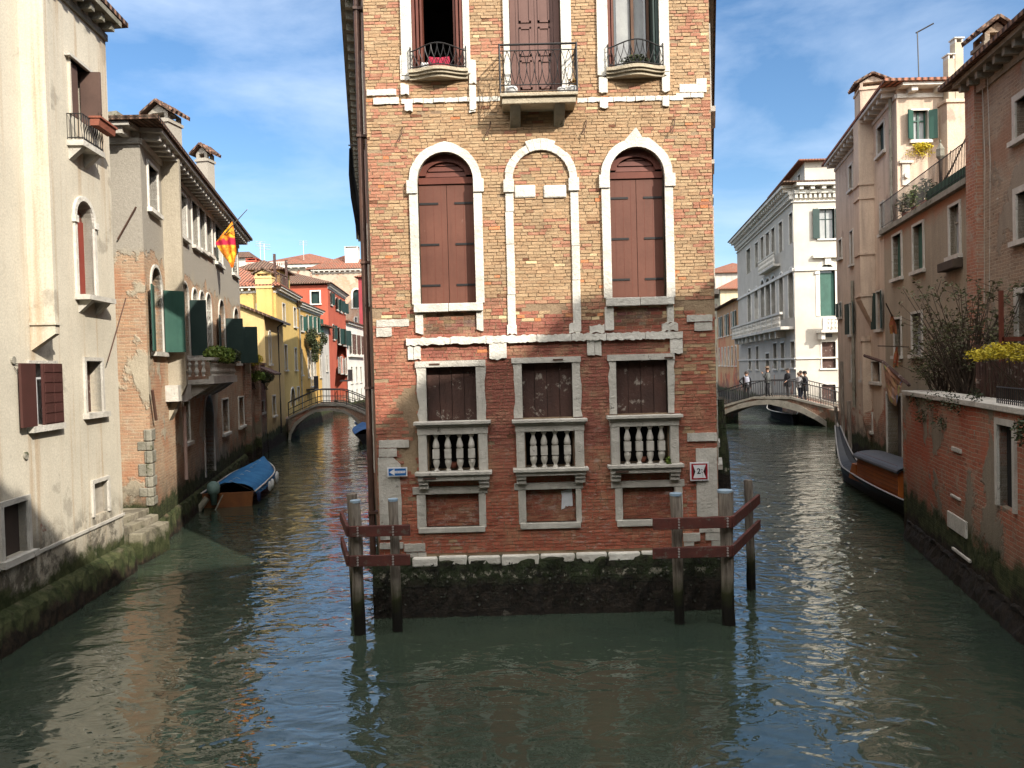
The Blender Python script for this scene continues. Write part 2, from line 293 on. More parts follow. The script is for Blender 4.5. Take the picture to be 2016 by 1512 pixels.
class House:
    def __init__(s,name,label,cat,foot,h,mat,z0=-1.,group=None,depth=.2):
        s.foot=foot; s.h=h; s.z0=z0; s.mat=mat; n=len(foot)
        cx=sum(p[0] for p in foot)/n; cy=sum(p[1] for p in foot)/n
        s.root=thing(name,label,cat,(cx,cy,0),group); s.W=[Wall(foot[i],foot[(i+1)%n]) for i in range(n)]; s.dep=depth; s.tops={}
    def part(s,mb,name,mat,parent=None,**k): return mb.build(name,mat,parent or s.root,**k)
    def win(s,i,u0,v0,u1,v1,**k):
        a0,a1,z0,z1=s.W[i].rect(u0,v0,u1,v1); return s.winm(i,a0,a1,z0,z1,**k)
    def winm(s,i,a0,a1,z0,z1,arch=False,fill=None,fw=.1,proud=.04,fmat=None,sill=True,shut=None,smat=None,dep=None,lower=None,lab=None,slw=.06,ajar=160,name='window'):
        """opening + stone surround (window) > pane / shutters / sill; shut: None, 'closed', 'open'"""
        W=s.W[i]; dep=dep or s.dep
        for hh,_ in W.holes:
            b0,b1=min(x for x,y in hh),max(x for x,y in hh); c0,c1=min(y for x,y in hh),max(y for x,y in hh)
            if a0<b1+.03 and a1>b0-.03 and z0<c1+.03 and z1>c0-.03: print('OVERLAP',s.root.name,i,round(a0,2),round(a1,2),round(z0,2),round(z1,2),'with',round(b0,2),round(b1,2),round(c0,2),round(c1,2))
        e=fw+.06
        if a1>W.L-e: a0-=a1-W.L+e; a1=W.L-e
        if a0<e: a1+=e-a0; a0=e
        a1=min(a1,W.L-.05); z1=min(z1,s.h-fw-.05)
        poly=archpoly(a0,a1,z0,z1) if arch else rectpoly(a0,a1,z0,z1); W.holes.append((poly,dep))
        fmat=fmat or m_stone2; mb=MB()
        if fw>0:
            out=archpoly(a0-fw,a1+fw,z0,z1+fw) if arch else rectpoly(a0-fw,a1+fw,z0,z1+fw)
            W.prism(mb,out,[[(x,y+ (.0005 if y<=z0 else 0)) for x,y in poly]] if 0 else [],0,proud) if 0 else None
            k=len(poly)
            # band between the two outlines, open at the foot
            o=out[1:]+[out[0]]; p=poly[1:]+[poly[0]]
            vs=[W.P(x,y,proud) for x,y in o]+[W.P(x,y,proud) for x,y in p]+[W.P(x,y,-.002) for x,y in o]+[W.P(x,y,-dep*.97) for x,y in p]
            fs=[]
            for j in range(k-1): fs+=[(j,j+1,k+j+1,k+j),(2*k+j,2*k+j+1,j+1,j),(k+j,k+j+1,3*k+j+1,3*k+j)]
            fs+=[(0,k,3*k,2*k),(k-1,2*k-1,4*k-1,3*k-1)]
            mb.add(vs,fs)
        if sill: W.box(mb,a0-fw-slw,a1+fw+slw,z0-.1,z0,-.01,proud+.07); 
        elif fw<=0: W.box(mb,a0,a1,z0-.001,z0+.03,-dep*.8,-dep*.5)
        o=mb.build(name,fmat,s.root); 
        if lab: o['label']=lab
        pm={'glass':m_glass,'dark':m_dark,'curtain':m_curt,'green':m_greend,None:m_dark}.get(fill,fill)
        q=MB(); W.prism(q,archpoly(a0-.01,a1+.01,z0-.01,z1+.01) if arch else rectpoly(a0-.01,a1+.01,z0-.01,z1+.01),[],-dep-.04,-dep+.004 if shut!='closed' else -dep)
        q.build('pane' if shut!='closed' else 'lining',pm,o)
        if fill in('glass','curtain') and a1-a0>.4 and shut!='closed':
            b=MB(); m=(a0+a1)/2; t=.03
            W.box(b,m-t,m+t,z0,z1-.01,-dep+.003,-dep+.045); W.box(b,a0,a0+.05,z0,z1-(.0 if not arch else (a1-a0)/2),-dep+.003,-dep+.04); W.box(b,a1-.05,a1,z0,z1-(.0 if not arch else (a1-a0)/2),-dep+.003,-dep+.04)
            W.box(b,a0+.05,m-t,z0+(z1-z0)*.66,z0+(z1-z0)*.66+.04,-dep+.003,-dep+.04); W.box(b,m+t,a1-.05,z0+(z1-z0)*.66,z0+(z1-z0)*.66+.04,-dep+.003,-dep+.04)
            b.build('sash',m_stoned if smat is None else smat,o)
        if shut=='closed':
            zt=z1-(a1-a0)/2 if arch else z1; m=(a0+a1)/2
            for x0,x1 in ((a0+.01,m-.006),(m+.006,a1-.01)):
                b=MB(); W.box(b,x0,x1,z0+.01,zt-.015,-dep+.01,-dep+.05)
                for zz in (.2,.8): W.box(b,x0+.03,x1-.03,z0+(zt-z0)*zz,z0+(zt-z0)*zz+.05,-dep+.05,-dep+.065)
                b.build('shutter',smat or m_green,o)
            if arch:
                b=MB(); W.prism(b,archpoly(a0+.01,a1-.01,zt,z1-.01),[],-dep+.005,-dep+.04); b.build('fanlight',smat or m_green,o)
        if shut=='open':
            zt=z1-(a1-a0)/2 if arch else z1; hw=(a1-a0)/2
            for sg,x,ang in ((-1,a0-.02,ajar),(1,a1+.02,ajar)):
                if isinstance(ang,tuple): ang=ang[0] if sg<0 else ang[1]
                b=MB(); th=R(180-ang); e=V((sg*math.cos(th),math.sin(th))); nn=V((-e.y*sg,e.x*sg))*.035
                c=[(x,proud+.01),(x+e.x*hw,proud+.01+e.y*hw)]
                P=[]
                for zz in (z0+.01,zt-.01):
                    P+=[W.P(c[0][0],zz,c[0][1]),W.P(c[1][0],zz,c[1][1]),W.P(c[1][0]+nn.x,zz,c[1][1]+nn.y),W.P(c[0][0]+nn.x,zz,c[0][1]+nn.y)]
                b.hexa(P); b.build('shutter',smat or m_green,o)
        return o
    def cornice(s,i,z,prof=.22,step=.35,br=.09,a0=None,a1=None,mat=None,slab=.09,name='cornice'):
        W=s.W[i]; a0=0 if a0 is None else a0; a1=W.L if a1 is None else a1; mb=MB()
        W.box(mb,a0,a1,z,z+slab,0.,prof+.06); W.box(mb,a0,a1,z-.28,z-.149,0.,.05)
        n=int((a1-a0)/step)
        for k in range(n):
            x=a0+(k+.5)*(a1-a0)/n; W.box(mb,x-br/2,x+br/2,z-.15,z-.002,.0,prof-.02)
        return mb.build(name,mat or m_stone2,s.root)
    def finish(s,skip=()):
        mb=MB()
        for i,W in enumerate(s.W):
            if i in skip: continue
            top=s.tops.get(i,[(W.L,s.h),(0,s.h)])
            outer=[(0,s.z0),(W.L,s.z0)]+top
            flat,tr=tess(outer,[h for h,d in W.holes]); ax=flat[tr[0][1]]-flat[tr[0][0]]; bx=flat[tr[0][2]]-flat[tr[0][0]]; fl=ax.cross(bx).z<0
            mb.add([W.P(p.x,p.y) for p in flat],[tuple(t[::-1]) if fl else tuple(t) for t in tr])
            for h,d in W.holes:
                n=len(h); mb.add([W.P(x,y) for x,y in h]+[W.P(x,y,-d-.02) for x,y in h],[(j,(j+1)%n,n+(j+1)%n,n+j) for j in range(n)])
        if len(s.foot)>=3 and not s.tops: mb.add([(x,y,s.h-.01) for x,y in s.foot],[tuple(range(len(s.foot)))])
        return mb.build('wall',s.mat,s.root)
    def roof(s,rise=1.6,over=.4,mat=None,z=None,inset=None,name='roof'):
        """hipped tile roof over a four cornered footprint"""
        z=s.h if z is None else z; P=[V((x,y)) for x,y in s.foot]; c=sum(P,V((0,0)))/len(P)
        E=[]
        n=len(P)
        for i in range(n):
            a,b,d=P[i-1],P[i],P[(i+1)%n]; t1=(b-a).normalized(); t2=(d-b).normalized(); n1=V((t1.y,-t1.x)); n2=V((t2.y,-t2.x)); k=n1+n2; E.append(b+k*(over/max(.3,k.dot(n1))))
        l01=(E[1]-E[0]).length; l12=(E[2]-E[1]).length; A=E if l01>=l12 else E[1:]+E[:1]
        m1=(A[1]+A[2])/2; m0=(A[3]+A[0])/2; ax=(m1-m0); sh=min(l01,l12)/2 if inset is None else inset
        r0=m0+ax.normalized()*sh; r1=m1-ax.normalized()*sh
        if (r1-r0).dot(ax)<=.1: r0=r1=(m0+m1)/2; r1=r0+ax.normalized()*.05
        mb=MB(); lo=[(p.x,p.y,z) for p in A]; hi=[(p.x,p.y,z+.09) for p in A]; mb.add(lo+hi+[(r0.x,r0.y,z+rise),(r1.x,r1.y,z+rise)],
          [(3,2,1,0),(0,1,5,4),(1,2,6,5),(2,3,7,6),(3,0,4,7),(4,5,9,8),(5,6,9),(6,7,8,9),(7,4,8)])
        return mb.build(name,mat or m_tile,s.root)
def chimney(h,x,y,z0,z1,wx,wy,mat,cap='gable',rz=0.,capm=None,parent=None,name='chimney'):
    mb=MB(); mb.box(x-wx/2,x+wx/2,y-wy/2,y+wy/2,z0,z1,0,rz); mb.box(x-wx/2-.04,x+wx/2+.04,y-wy/2-.04,y+wy/2+.04,z1-.12,z1-.04,0,rz)
    o=mb.build(name,mat,parent or h.root)
    ca,sa=math.cos(rz),math.sin(rz); T=lambda a,b,z:(x+a*ca-b*sa,y+a*sa+b*ca,z)
    for sx in (-1,1):
        for sy in (-1,1): 
            a,b=sx*(wx/2-.05),sy*(wy/2-.05); c=MB(); c.hexa([T(a-.05,b-.05,z1),T(a+.05,b-.05,z1),T(a+.05,b+.05,z1),T(a-.05,b+.05,z1),T(a-.05,b-.05,z1+.14),T(a+.05,b-.05,z1+.14),T(a+.05,b+.05,z1+.14),T(a-.05,b+.05,z1+.14)]); c.build('vent_post',mat,o)
    if cap=='flat': c=MB(); c.hexa([T(a*(wx/2+.05),b*(wy/2+.05),z) for z in (z1+.14,z1+.18) for a,b in ((-1,-1),(1,-1),(1,1),(-1,1))]); c.build('cap_slab',mat,o)
    if cap=='gable':
        g=MB(); a,b=wx/2,wy/2; z=z1+.14; g.add([T(-a,-b,z),T(a,-b,z),T(a,b,z),T(-a,b,z),T(0,-b,z+.22),T(0,b,z+.22)],[(0,1,4),(2,3,5),(0,3,2,1),(1,2,5,4),(3,0,4,5)]); g.build('gable',mat,o)
        r=MB(); a=wx/2+.17; b=wy/2+.14; zr=z+.22+.04; ze=z-.05
        for sg in (-1,1):
            r.hexa([T(0,-b,zr),T(sg*a,-b,ze),T(sg*a,b,ze),T(0,b,zr),T(0,-b,zr+.05),T(sg*a,-b,ze+.05),T(sg*a,b,ze+.05),T(0,b,zr+.05)])
            k=max(3,int(2*b/.16))
            for j in range(k):
                yy=-b+.08+j*(2*b-.16)/(k-1); r.tube([T(0,yy,zr+.05),T(sg*a*1.04,yy,ze+.045)],.055,6)
        r.build('tile_cap',capm or m_tiled,o)
    return o
# ================================================================== the corner house between the two canals
xl=atY(743,950,12).x; xr=atY(1413,900,12).x
CHF=[(xl,12.),(xr,12.),(12.6,48.),(-8.5,45.)]
m_chs=facade('corner_house_side_plaster',((.20,.15,.11),(.13,.09,.07)),expose=.12,moss=.8)
ch=House('corner_house','tall brick corner house with white stone windows where the canal forks','house',CHF,11.7,m_chs)
C=ch.W[0]; crx=C.rect
m_mortar=weather('lime_mortar',(.36,.27,.17),(.21,.14,.09),1.6,.95,None,.9,.02,fine=26)
def bricknt():
    t=NT('hand_laid_bricks'); a=t.n('ShaderNodeVertexColor'); a.layer_name='Col'; p=t.pos()
    n1=t.noise(t.pos((1,1,2.5)),9,6,.7); n2=t.noise(p,55,4,.7); c=t.mix(1.,a.outputs[0],t.mix(n1,(.68,.68,.68),(1.3,1.3,1.3)),'MULTIPLY'); c=t.mix(t.ramp(n2,.6,.72,0,.6),c,(.50,.41,.28)); c=t.mix(t.ramp(t.noise(p,3.2,7,.72),.50,.70,0,.55),c,(.44,.32,.19)) 
    c=t.mix(t.ramp(n2,.42,.28,0,.6),c,(.06,.035,.02)); c=t.mix(t.ramp(t.noise(p,1.1,7,.7),.56,.72,0,.4),c,(.13,.09,.06))
    zz=t.z(p); c=t.mix(t.math('MULTIPLY',t.ramp(t.noise(t.pos((1,1,2)),6,8,.75),.53,.60,0,.5),t.math('MULTIPLY',t.ramp(zz,3.2,2.6),t.ramp(t.noise(p,1.3,3),.46,.56))),c,(.46,.38,.33))
    t.bump(t.math('ADD',n1,n2),.8,.014); return t.fin(c,.9,0,.15)
m_brick=bricknt()
openings=[]      # (s0,s1,z0,z1,arch)
def co(u0,v0,u1,v1,arch=False):
    r=C.rect(u0,v0,u1,v1)+(arch,); openings.append(r); return r
slots=[]
def cwin(u0,v0,u1,v1,arch,dep,**k):
    r=co(u0,v0,u1,v1,arch); return ch.winm(0,*r[:4],arch=arch,dep=dep,**k)
def bolt_jambs(): pass
# --- two arched windows with closed red-brown shutters
def arched(u0,v0,u1,v1,lab,broken):
    a0,a1,z0,z1,_=co(u0,v0,u1,v1,True); dep=.17; poly=archpoly(a0,a1,z0,z1,18); C.holes.append((poly,dep)); fw=.13; r=(a1-a0)/2; zc=z1-r
    mb=MB(); o=archpoly(a0-fw,a1+fw,z0,z1+fw,18); k=len(poly)
    o=o[1:]+[o[0]]; p=poly[1:]+[poly[0]]; jit=[V((U(-.006,.006),U(-.006,.006))) for _ in o]; jit[0]=jit[-1]=V((0,0))
    if broken:
        for q,(dx,dz) in {8:(0,.04),9:(.0,.02),10:(0,.17),11:(-.02,.05),7:(.02,.0),12:(.01,.0)}.items(): jit[q]=V((dx,dz))
    else:
        for q,(dx,dz) in {9:(0,.02),10:(0,.03),11:(0,.01)}.items(): jit[q]=V((dx,dz))
    vs=[C.P(x+j.x,y+j.y,.05) for (x,y),j in zip(o,jit)]+[C.P(x,y,.05) for x,y in p]+[C.P(x+j.x,y+j.y,-.01) for (x,y),j in zip(o,jit)]+[C.P(x,y,-.1) for x,y in p]
    fs=[]
    for j in range(k-1): fs+=[(j,j+1,k+j+1,k+j),(2*k+j,2*k+j+1,j+1,j),(k+j,k+j+1,3*k+j+1,3*k+j)]
    mb.add(vs,fs)
    for x0,x1 in ((a0-fw-.035,a0-.002),(a1+.002,a1+fw+.035)): C.box(mb,x0,x1,zc-.2,zc,-.01,.075)     # imposts
    wn=mb.build('arched_window',m_stone,ch.root); wn['label']=lab
    s=MB(); zs=z0
    C.box(s,a0-fw*.8,(a0+a1)/2-.004,zs-.13,zs,-.01,.1); C.box(s,(a0+a1)/2+.004,a1+fw*.8,zs-.125,zs,-.01,.095); s.build('sill',m_stone,wn,bevel=.008)
    q=MB(); C.prism(q,archpoly(a0-.02,a1+.02,z0-.02,z1+.02,18),[],-dep-.05,-dep); q.build('lining',m_dark,wn)
    m=(a0+a1)/2+.005; zt=zc-.03
    for n,(x0,x1,off) in enumerate(((a0+.005,m-.004,.0),(m+.004,a1-.01,.0))):
        b=MB(); C.box(b,x0,x1,z0+.01,zt-.01,-dep+.01,-dep+.05); sh=b.build('shutter',m_brown,wn)
        for f_ in ((.30,.62,.86) if n else (.22,.52,.80)):
            xs_=x0+(x1-x0)*f_; b=MB(); C.box(b,xs_-.003,xs_+.003,z0+.02,zt-.02,-dep+.05,-dep+.0515); b.build('board_seam',m_redb,sh)
        for zz in (.16,.5,.84):
            b=MB(); zc2=z0+(zt-z0)*zz; 
            if x0<m-.1: C.box(b,x0+.005,x0+.30,zc2-.016,zc2+.016,-dep+.05,-dep+.06)
            else: C.box(b,x1-.30,x1-.005,zc2-.016,zc2+.016,-dep+.05,-dep+.06)
            b.build('strap_hinge',m_iron,wn)
    f=MB(); C.box(f,a0+.005,a1-.005,zt,zt+.1,-dep+.01,-dep+.075); rr=r-.012
    outer=[(m-.005+rr*math.cos(math.pi*i/18),zc+.1+(rr-.1)*math.sin(math.pi*i/18)*1.02) for i in range(19)]; inner=[(m-.005+(rr-.11)*math.cos(math.pi*i/18),zc+.1+(rr-.21)*math.sin(math.pi*i/18)) for i in range(19)]
    n=19; vs=[C.P(x,y,-dep+.085) for x,y in outer]+[C.P(x,y,-dep+.085) for x,y in inner]+[C.P(x,y,-dep) for x,y in outer]+[C.P(x,y,-dep) for x,y in inner]
    fs=[]
    for j in range(n-1): fs+=[(j,j+1,n+j+1,n+j),(n+j,n+j+1,3*n+j+1,3*n+j)]
    f.add(vs,fs)
    zb=zc+.085
    while zb<z1-.13:     # horizontal boards of the fanlight
        hw=math.sqrt(max(.01,1-((zb-zc-.1+.045)/(rr-.21+.03))**2))*(rr-.11) if zb>zc+.1 else rr-.1
        P=C.P; y0,y1=-dep+.02,-dep+.05; c=m-.005
        f.hexa([P(c-hw,zb,y0),P(c+hw,zb,y0),P(c+hw,zb,y1),P(c-hw,zb,y1),P(c-hw,zb+.082,y0),P(c+hw,zb+.082,y0),P(c+hw,zb+.082,y1-.02),P(c-hw,zb+.082,y1-.02)]); zb+=.088
    f.build('fanlight',m_redb,wn)
    return wn
arched(824.5,300,934,598,'arched window with closed shutters above the blue arrow sign',False)
arched(1201.5,290,1309,586,'arched window with closed shutters and a chipped pointed keystone',True)
# --- blind arch in the middle
a0,a1,z0,z1=C.rect(1012,294,1124,655); z1-=.02; fw=.125; r=(a1-a0)/2; zc=z1-r; mb=MB(); seg=16
for i in range(seg):
    t0,t1=math.pi*i/seg,math.pi*(i+1)/seg; c=(a0+a1)/2; j=U(-.008,.008); ro=r+fw+j; e=.05 if 6<=i<=9 else 0
    q=[(c+rr*math.cos(t),zc+rr*math.sin(t)*(1.)) for rr,t in ((r,t0),(ro+e,t0),(ro+e,t1),(r,t1))]
    mb.hexa([C.P(x,y,-.01) for x,y in q]+[C.P(x,y,.045+(.01 if e else 0)) for x,y in q])
for x0,x1 in ((a0-fw,a0),(a1,a1+fw)):
    z=z0
    while z<zc-.2:
        h=min(U(.5,1.1),zc-.2-z); 
        if h<.15: h=zc-.2-z
        j=U(-.008,.008); C.box(mb,x0+j,x1+j,z,z+h-.006,-.01,.04+U(-.006,.006)); z+=h
    C.box(mb,x0-.02,x1+.02,zc-.2,zc-.002,-.01,.07)
mb.build('blind_arch_surround',m_stone,ch.root,bevel=.006)
for u0,u1 in ((1013,1054),(1070,1115)):
    b=MB(); s0,s1,q0,q1=C.rect(u0,365,u1,390); C.box(b,s0,s1,q0,q1,-.01,.035); b.build('stone_block',m_stone,ch.root,bevel=.02)
# --- string courses, quoins, odd stones
def stones(name,u0,v0,u1,v1,n,mat=m_stone,pr=.05,lv=None,jag=.014,bevel=0):
    s0,s1,q0,q1=C.rect(u0,v0,u1,v1); mb=MB(); x=s0; ws=[U(.7,1.3) for _ in range(n)]; k=(s1-s0)/sum(ws)
    for wd in ws:
        
        A,B=x+.004,x+wd*k-.004; m=max(2,int((B-A)/.035)); tp=[(A+(B-A)*i/m,q1+U(-jag,jag)*.9) for i in range(m+1)]; bt=[(A+(B-A)*i/m,q0+U(-jag,jag)*.9) for i in range(m+1)]
        C.prism(mb,bt+tp[::-1],[],-.01,pr+U(-.012,.012)); x+=wd*k
    return mb.build(name,mat,ch.root,bevel=bevel)
stones('string_course',800,659,1343,673,7,pr=.07)
stones('string_course',790,193,990,202,9,pr=.03,bevel=.008,jag=.008); stones('string_course',1136,191,1345,200,9,pr=.03,bevel=.008,jag=.008)
for a in ((803,673,829,708,2),(963,673,998,707,1),(1155,668,1184,700,2),(1318,664,1343,695,1),(818,617,834,657,1),(938,612,952,650,1),(998,640,1018,658,1),(1120,637,1142,656,1),(1190,603,1208,652,1),(1312,602,1326,635,1),(1160,640,1190,655,1),(1302,636,1334,651,1),
          (788,110,811,160,1),(789,168,806,188,1),(923,120,938,165,1),(924,168,938,218,1),(1175,100,1193,150,1),(1178,155,1196,184,1),(1306,95,1318,150,1),(1302,152,1318,182,1),(797,204,813,221,1),(923,218,937,222,1),(1180,196,1197,213,1),(1303,190,1317,209,1)):
    stones('stone_block',*a,pr=.045,jag=.02)
for a in ((741,629,806,643,1),(741,645,772,663,1),(1351,620,1402,633,1),(1366,635,1402,651,1),(722,177,781,189,1),(735,193,786,206,1),(1337,166,1391,182,1),(1370,155,1391,166,1),(1330,184,1385,193,2),
          (746,866,806,881,1),(746,883,782,899,1),(1352,852,1411,868,1),(1370,882,1412,1016,1),(748,1068,795,1080,1),(796,1070,838,1085,1),(800,1087,840,1096,2),(1376,1040,1418,1047,1),(1344,1049,1378,1065,1),(1388,1047,1418,1063,1),(1346,1067,1366,1074,1),(1400,1064,1418,1075,1)):
    stones('corner_stone',*a,mat=m_stone2 if a[1]>600 else m_stone,pr=.03,jag=.004)
s0,s1,q0,q1=C.rect(747,900,791,1062); mb=MB(); C.prism(mb,[(s0,q0),(s1-.02,q0),(s1,q0+.6),(s1-.02,q1-.3),(s1,q1-.12),(s1-.12,q1),(s0,q1)],[],-.01,.028); mb.build('corner_slab',m_stone2,ch.root)
stones('plinth_course',758,1098,1416,1112,13,mat=m_stone2,pr=.08,jag=.01,bevel=.02) if False else None
s0,s1,q0,q1=C.rect(812,1090,1288,1108); mb=MB(); x=s0
while x<s1-.1:
    wd=min(U(.35,.62),s1-x); C.box(mb,x+.006,x+wd-.008,q0+U(-.02,.02),q1+U(-.012,.015),-.01,.10+U(-.01,.01)); x+=wd
mb.build('plinth_course',m_stone,ch.root,bevel=.025)
# --- lower windows, balustrades and blind panels
BAL={}
def balustrade(i,u0,u1,vt,vr,vb,vs,p0,p1,cx,lab):
    s0,s1,_,_=C.rect(u0,vt,u1,vs); zt=C.pix((u0+u1)/2,vt)[1]; zr=C.pix((u0+u1)/2,vr)[1]; zb=C.pix((u0+u1)/2,vb)[1]; zs=C.pix((u0+u1)/2,vs)[1]
    a0=C.pix(p0,vb)[0]; a1=C.pix(p1,vb)[0]; openings.append((a0+.02,a1-.02,zb,zr,False)); C.holes.append((rectpoly(a0+.02,a1-.02,zb,zr),.3))
    q=MB(); C.box(q,s0,s1,zt-.05,zt,-.05,.2); C.box(q,s0+.03,s1-.03,zt-.085,zt-.05,-.02,.16); C.box(q,s0+.05,s1-.05,zr,zt-.085,-.02,.13)
    b=q.build('balustrade',m_stone2,ch.root,bevel=.008); b['label']=lab
    for x0,x1 in ((s0+.06,a0),(a1,s1-.06)):
        q=MB(); C.box(q,x0,x1,zb,zr,-.05,.12); c=C.P((x0+x1)/2,(zb+zr)/2+.02,.12)
        for rr in (.055,.03):
            pts=[c+C.t*(rr*math.cos(2*math.pi*k/14))+V((0,0,rr*math.sin(2*math.pi*k/14))) for k in range(15)]; q.tube(pts,.006,4,False)
        q.build('pier',m_stone2,b,bevel=.006)
        q=MB(); xa,xb=x0-.01,x1+.01; C.box(q,xa,xb,zs-.06,zs,-.01,.13); C.box(q,xa,xb,zs-.13,zs-.065,-.01,.10); q.build('bracket',m_stone2,b,bevel=.01)
    q=MB(); C.box(q,s0,s1,zb-.055,zb,-.05,.2); C.box(q,s0+.04,s1-.04,zs+.001,zb-.055,-.05,.16); q.build('base_rail',m_stone2,b,bevel=.008)
    h=zr-zb
    for x in cx:
        sx=C.pix(x,(vr+vb)/2)[0]; q=MB(); c=C.P(sx,zb,.06)
        prof=[(.045,0),(.045,.03),(.03,.05),(.026,.09),(.044,.17),(.053,.24),(.05,.30),(.034,.345)]
        for a,bb in ((1,0),): 
            q.lathe(c,[(r,z/1.*h) for r,z in prof],12)
        q.box(c.x-.052,c.x+.052,c.y-.052,c.y+.052,zb+h*.35,zb+h*.60)
        q.lathe(c,[(r,z*h) for r,z in ((.034,.605),(.05,.65),(.052,.70),(.044,.77),(.028,.86),(.024,.91),(.04,.955),(.045,.999))],12)
        q.build('baluster',m_stone2,b,smooth=False)
    q=MB(); C.box(q,a0-.1,a1+.1,zb-.05,zr+.05,-.36,-.30); q.build('recess_back',m_dark,b)
    return b
def planked(u0,v0,u1,v1,fl,fr,ft,lab):
    a0,a1,z0,z1,_=co(u0,v0,u1,v1); dep=.13; C.holes.append((rectpoly(a0,a1,z0,z1),dep)); mb=MB()
    j0,j1=C.pix(fl,(v0+v1)/2)[0],C.pix(fr,(v0+v1)/2)[0]; zt=C.pix((u0+u1)/2,ft)[1]
    def jamb(xi,xo):
        n=7; L_=[(xo+U(-.018,.018)*1.2,z0+(z1-z0)*k/n) for k in range(n+1)]; poly=[(xi,z0),(xi,z1)]+L_[::-1]
        if xo>xi: poly=poly[::-1]
        C.prism(mb,poly,[],-.09,.035)
    jamb(a0,j0); jamb(a1,j1); C.box(mb,j0-.03,j1+.01,z1+.001,zt,-.09,.05)
    w_=mb.build('plank_window',m_stone2,ch.root); w_['label']=lab
    n=4; x=a0
    for k in range(n):
        wd=(a1-a0)/n; q=MB(); C.box(q,x+.004,x+wd-.004,z0+.002,z1-.004,-dep,-dep+.035+U(-.008,.008)); q.build('plank',m_dbrown,w_); x+=wd
    q=MB(); C.box(q,a0-.02,a1+.02,z0-.02,z1+.02,-dep-.05,-dep-.004); q.build('lining',m_dark,w_)
planked(840,722,938,829,823,956,710,'plank-shuttered window with the sunlit board')
planked(1028,714,1127,822,1012,1143,703,'middle plank-shuttered window under the blind arch')
planked(1213,709,1314,814,1200,1327,697,'plank-shuttered window with the rusty clamp on its lintel')
balustrade(0,818,968,828,854,926,944,843,944,(859.5,882.8,906,929),'balustrade beside the blue arrow sign')
balustrade(1,1009,1156,824,848,919,934,1034,1132,(1050,1071,1092.5,1116.5),'middle balustrade')
balustrade(2,1194,1341,816,838,912,929,1219,1318,(1234,1257,1278.5,1300.5),'balustrade with a small green weed')
blind=[]
def blindpan(u0,v0,u1,v1,fl,fr,ft,fb):
    a0,a1,z0,z1=C.rect(u0,v0,u1,v1); blind.append((a0,a1,z0,z1)); openings.append((a0,a1,z0,z1,False)); C.holes.append((rectpoly(a0,a1,z0,z1),.07))
    j0,j1=C.pix(fl,(v0+v1)/2)[0],C.pix(fr,(v0+v1)/2)[0]; zt=C.pix((u0+u1)/2,ft)[1]; zb=C.pix((u0+u1)/2,fb)[1]; mb=MB()
    C.box(mb,j0,a0,z0-.02,z1,-.07,.02); C.box(mb,a1,j1,z0-.02,z1,-.07,.022); C.box(mb,j0-.06,j1+.03,z1,zt,-.07,.03); C.box(mb,j0+.02,j1-.02,zb,z0,-.07,.045)
    mb.build('blind_window_frame',m_stone2,ch.root,bevel=.01)
    q=MB(); C.box(q,a0-.02,a1+.02,z0-.02,z1+.02,-.1,-.068); q.build('mortar_backing',m_mortar,ch.root)
blindpan(839,972,943,1037,821,957,957,1048); blindpan(1036,963,1134,1028,1021,1145,949,1040); blindpan(1226,959,1328,1022,1211,1344,945,1035)
# --- upper windows
m_slab=weather('warm_stone_slab',(.48,.41,.30),(.33,.28,.20),2.5,.8,((.10,.09,.07),.62),.8,.02,streak=.4)
def balconet(u0,u1,vs,vr,lab):
    s0=C.pix(u0,vs)[0]; s1=C.pix(u1,vs)[0]; zs=C.pix((u0+u1)/2,vs)[1]; zr=C.pix((u0+u1)/2,vr)[1]-.02; n=14; mid=(s0+s1)/2; hw=(s1-s0)/2
    def bow(x): return .13+.13*(.5+.5*math.cos(math.pi*min(1,abs(x-mid)/(hw*.93))))
    mb=MB()
    for l,(zz0,zz1,e) in enumerate(((-.05,0,0),(-.09,-.05,-.03),(-.14,-.09,-.07))):
        vs_=[]; 
        for k in range(n+1):
            x=s0+(s1-s0)*k/n; x2=mid+(x-mid)*(1+e*.25); vs_+=[C.P(x2,zs+zz0,0),C.P(x2,zs+zz0,bow(x)+e),C.P(x2,zs+zz1,bow(x)+e),C.P(x2,zs+zz1,0)]
        fs=[(0,1,2,3),(4*n,4*n+3,4*n+2,4*n+1)]
        for k in range(n):
            for j in range(4): fs.append((4*k+j,4*k+4+j,4*k+4+(j+1)%4,4*k+(j+1)%4))
        mb.add(vs_,fs)
    b=mb.build('balconet',m_slab,ch.root,label=lab)
    q=MB(); f=lambda x,z:C.P(x,z,bow(x)-.03); xs=[s0+.03+(s1-s0-.06)*k/20 for k in range(21)]
    top=lambda x: zr-.04+.09*math.cos(math.pi/2*min(1,abs(x-mid)/hw))
    for zz in (None,zs+.03):
        q.tube([f(x,top(x) if zz is None else zz) for x in xs],.011,5)
    m=9; stp=(s1-s0-.06)/m
    for k in range(-1,m+1):       # interlaced pointed loops
        for sg in (-1,1):
            xa=s0+.03+stp*(k+.5); P_=[]
            for t in range(9):
                tt=t/8; x=xa+sg*stp*math.sin(tt*math.pi/2)*1.0
                if s0+.02<=x<=s1-.02: P_.append(f(x,zs+.03+(top(x)-zs-.03)*tt))
            if len(P_)>2: q.tube(P_,.006,4,False)
    for x in (s0+.03,s1-.03):
        q.tube([C.P(x,zs,bow(x)-.03),C.P(x,zr+.03,bow(x)-.03),C.P(x,zr+.03,0)],.012,5); q.tube([C.P(x,zs+.35,0),C.P(x,zs+.35,bow(x)-.03)],.008,4)
    q.build('railing',m_iron,b)
    return zs
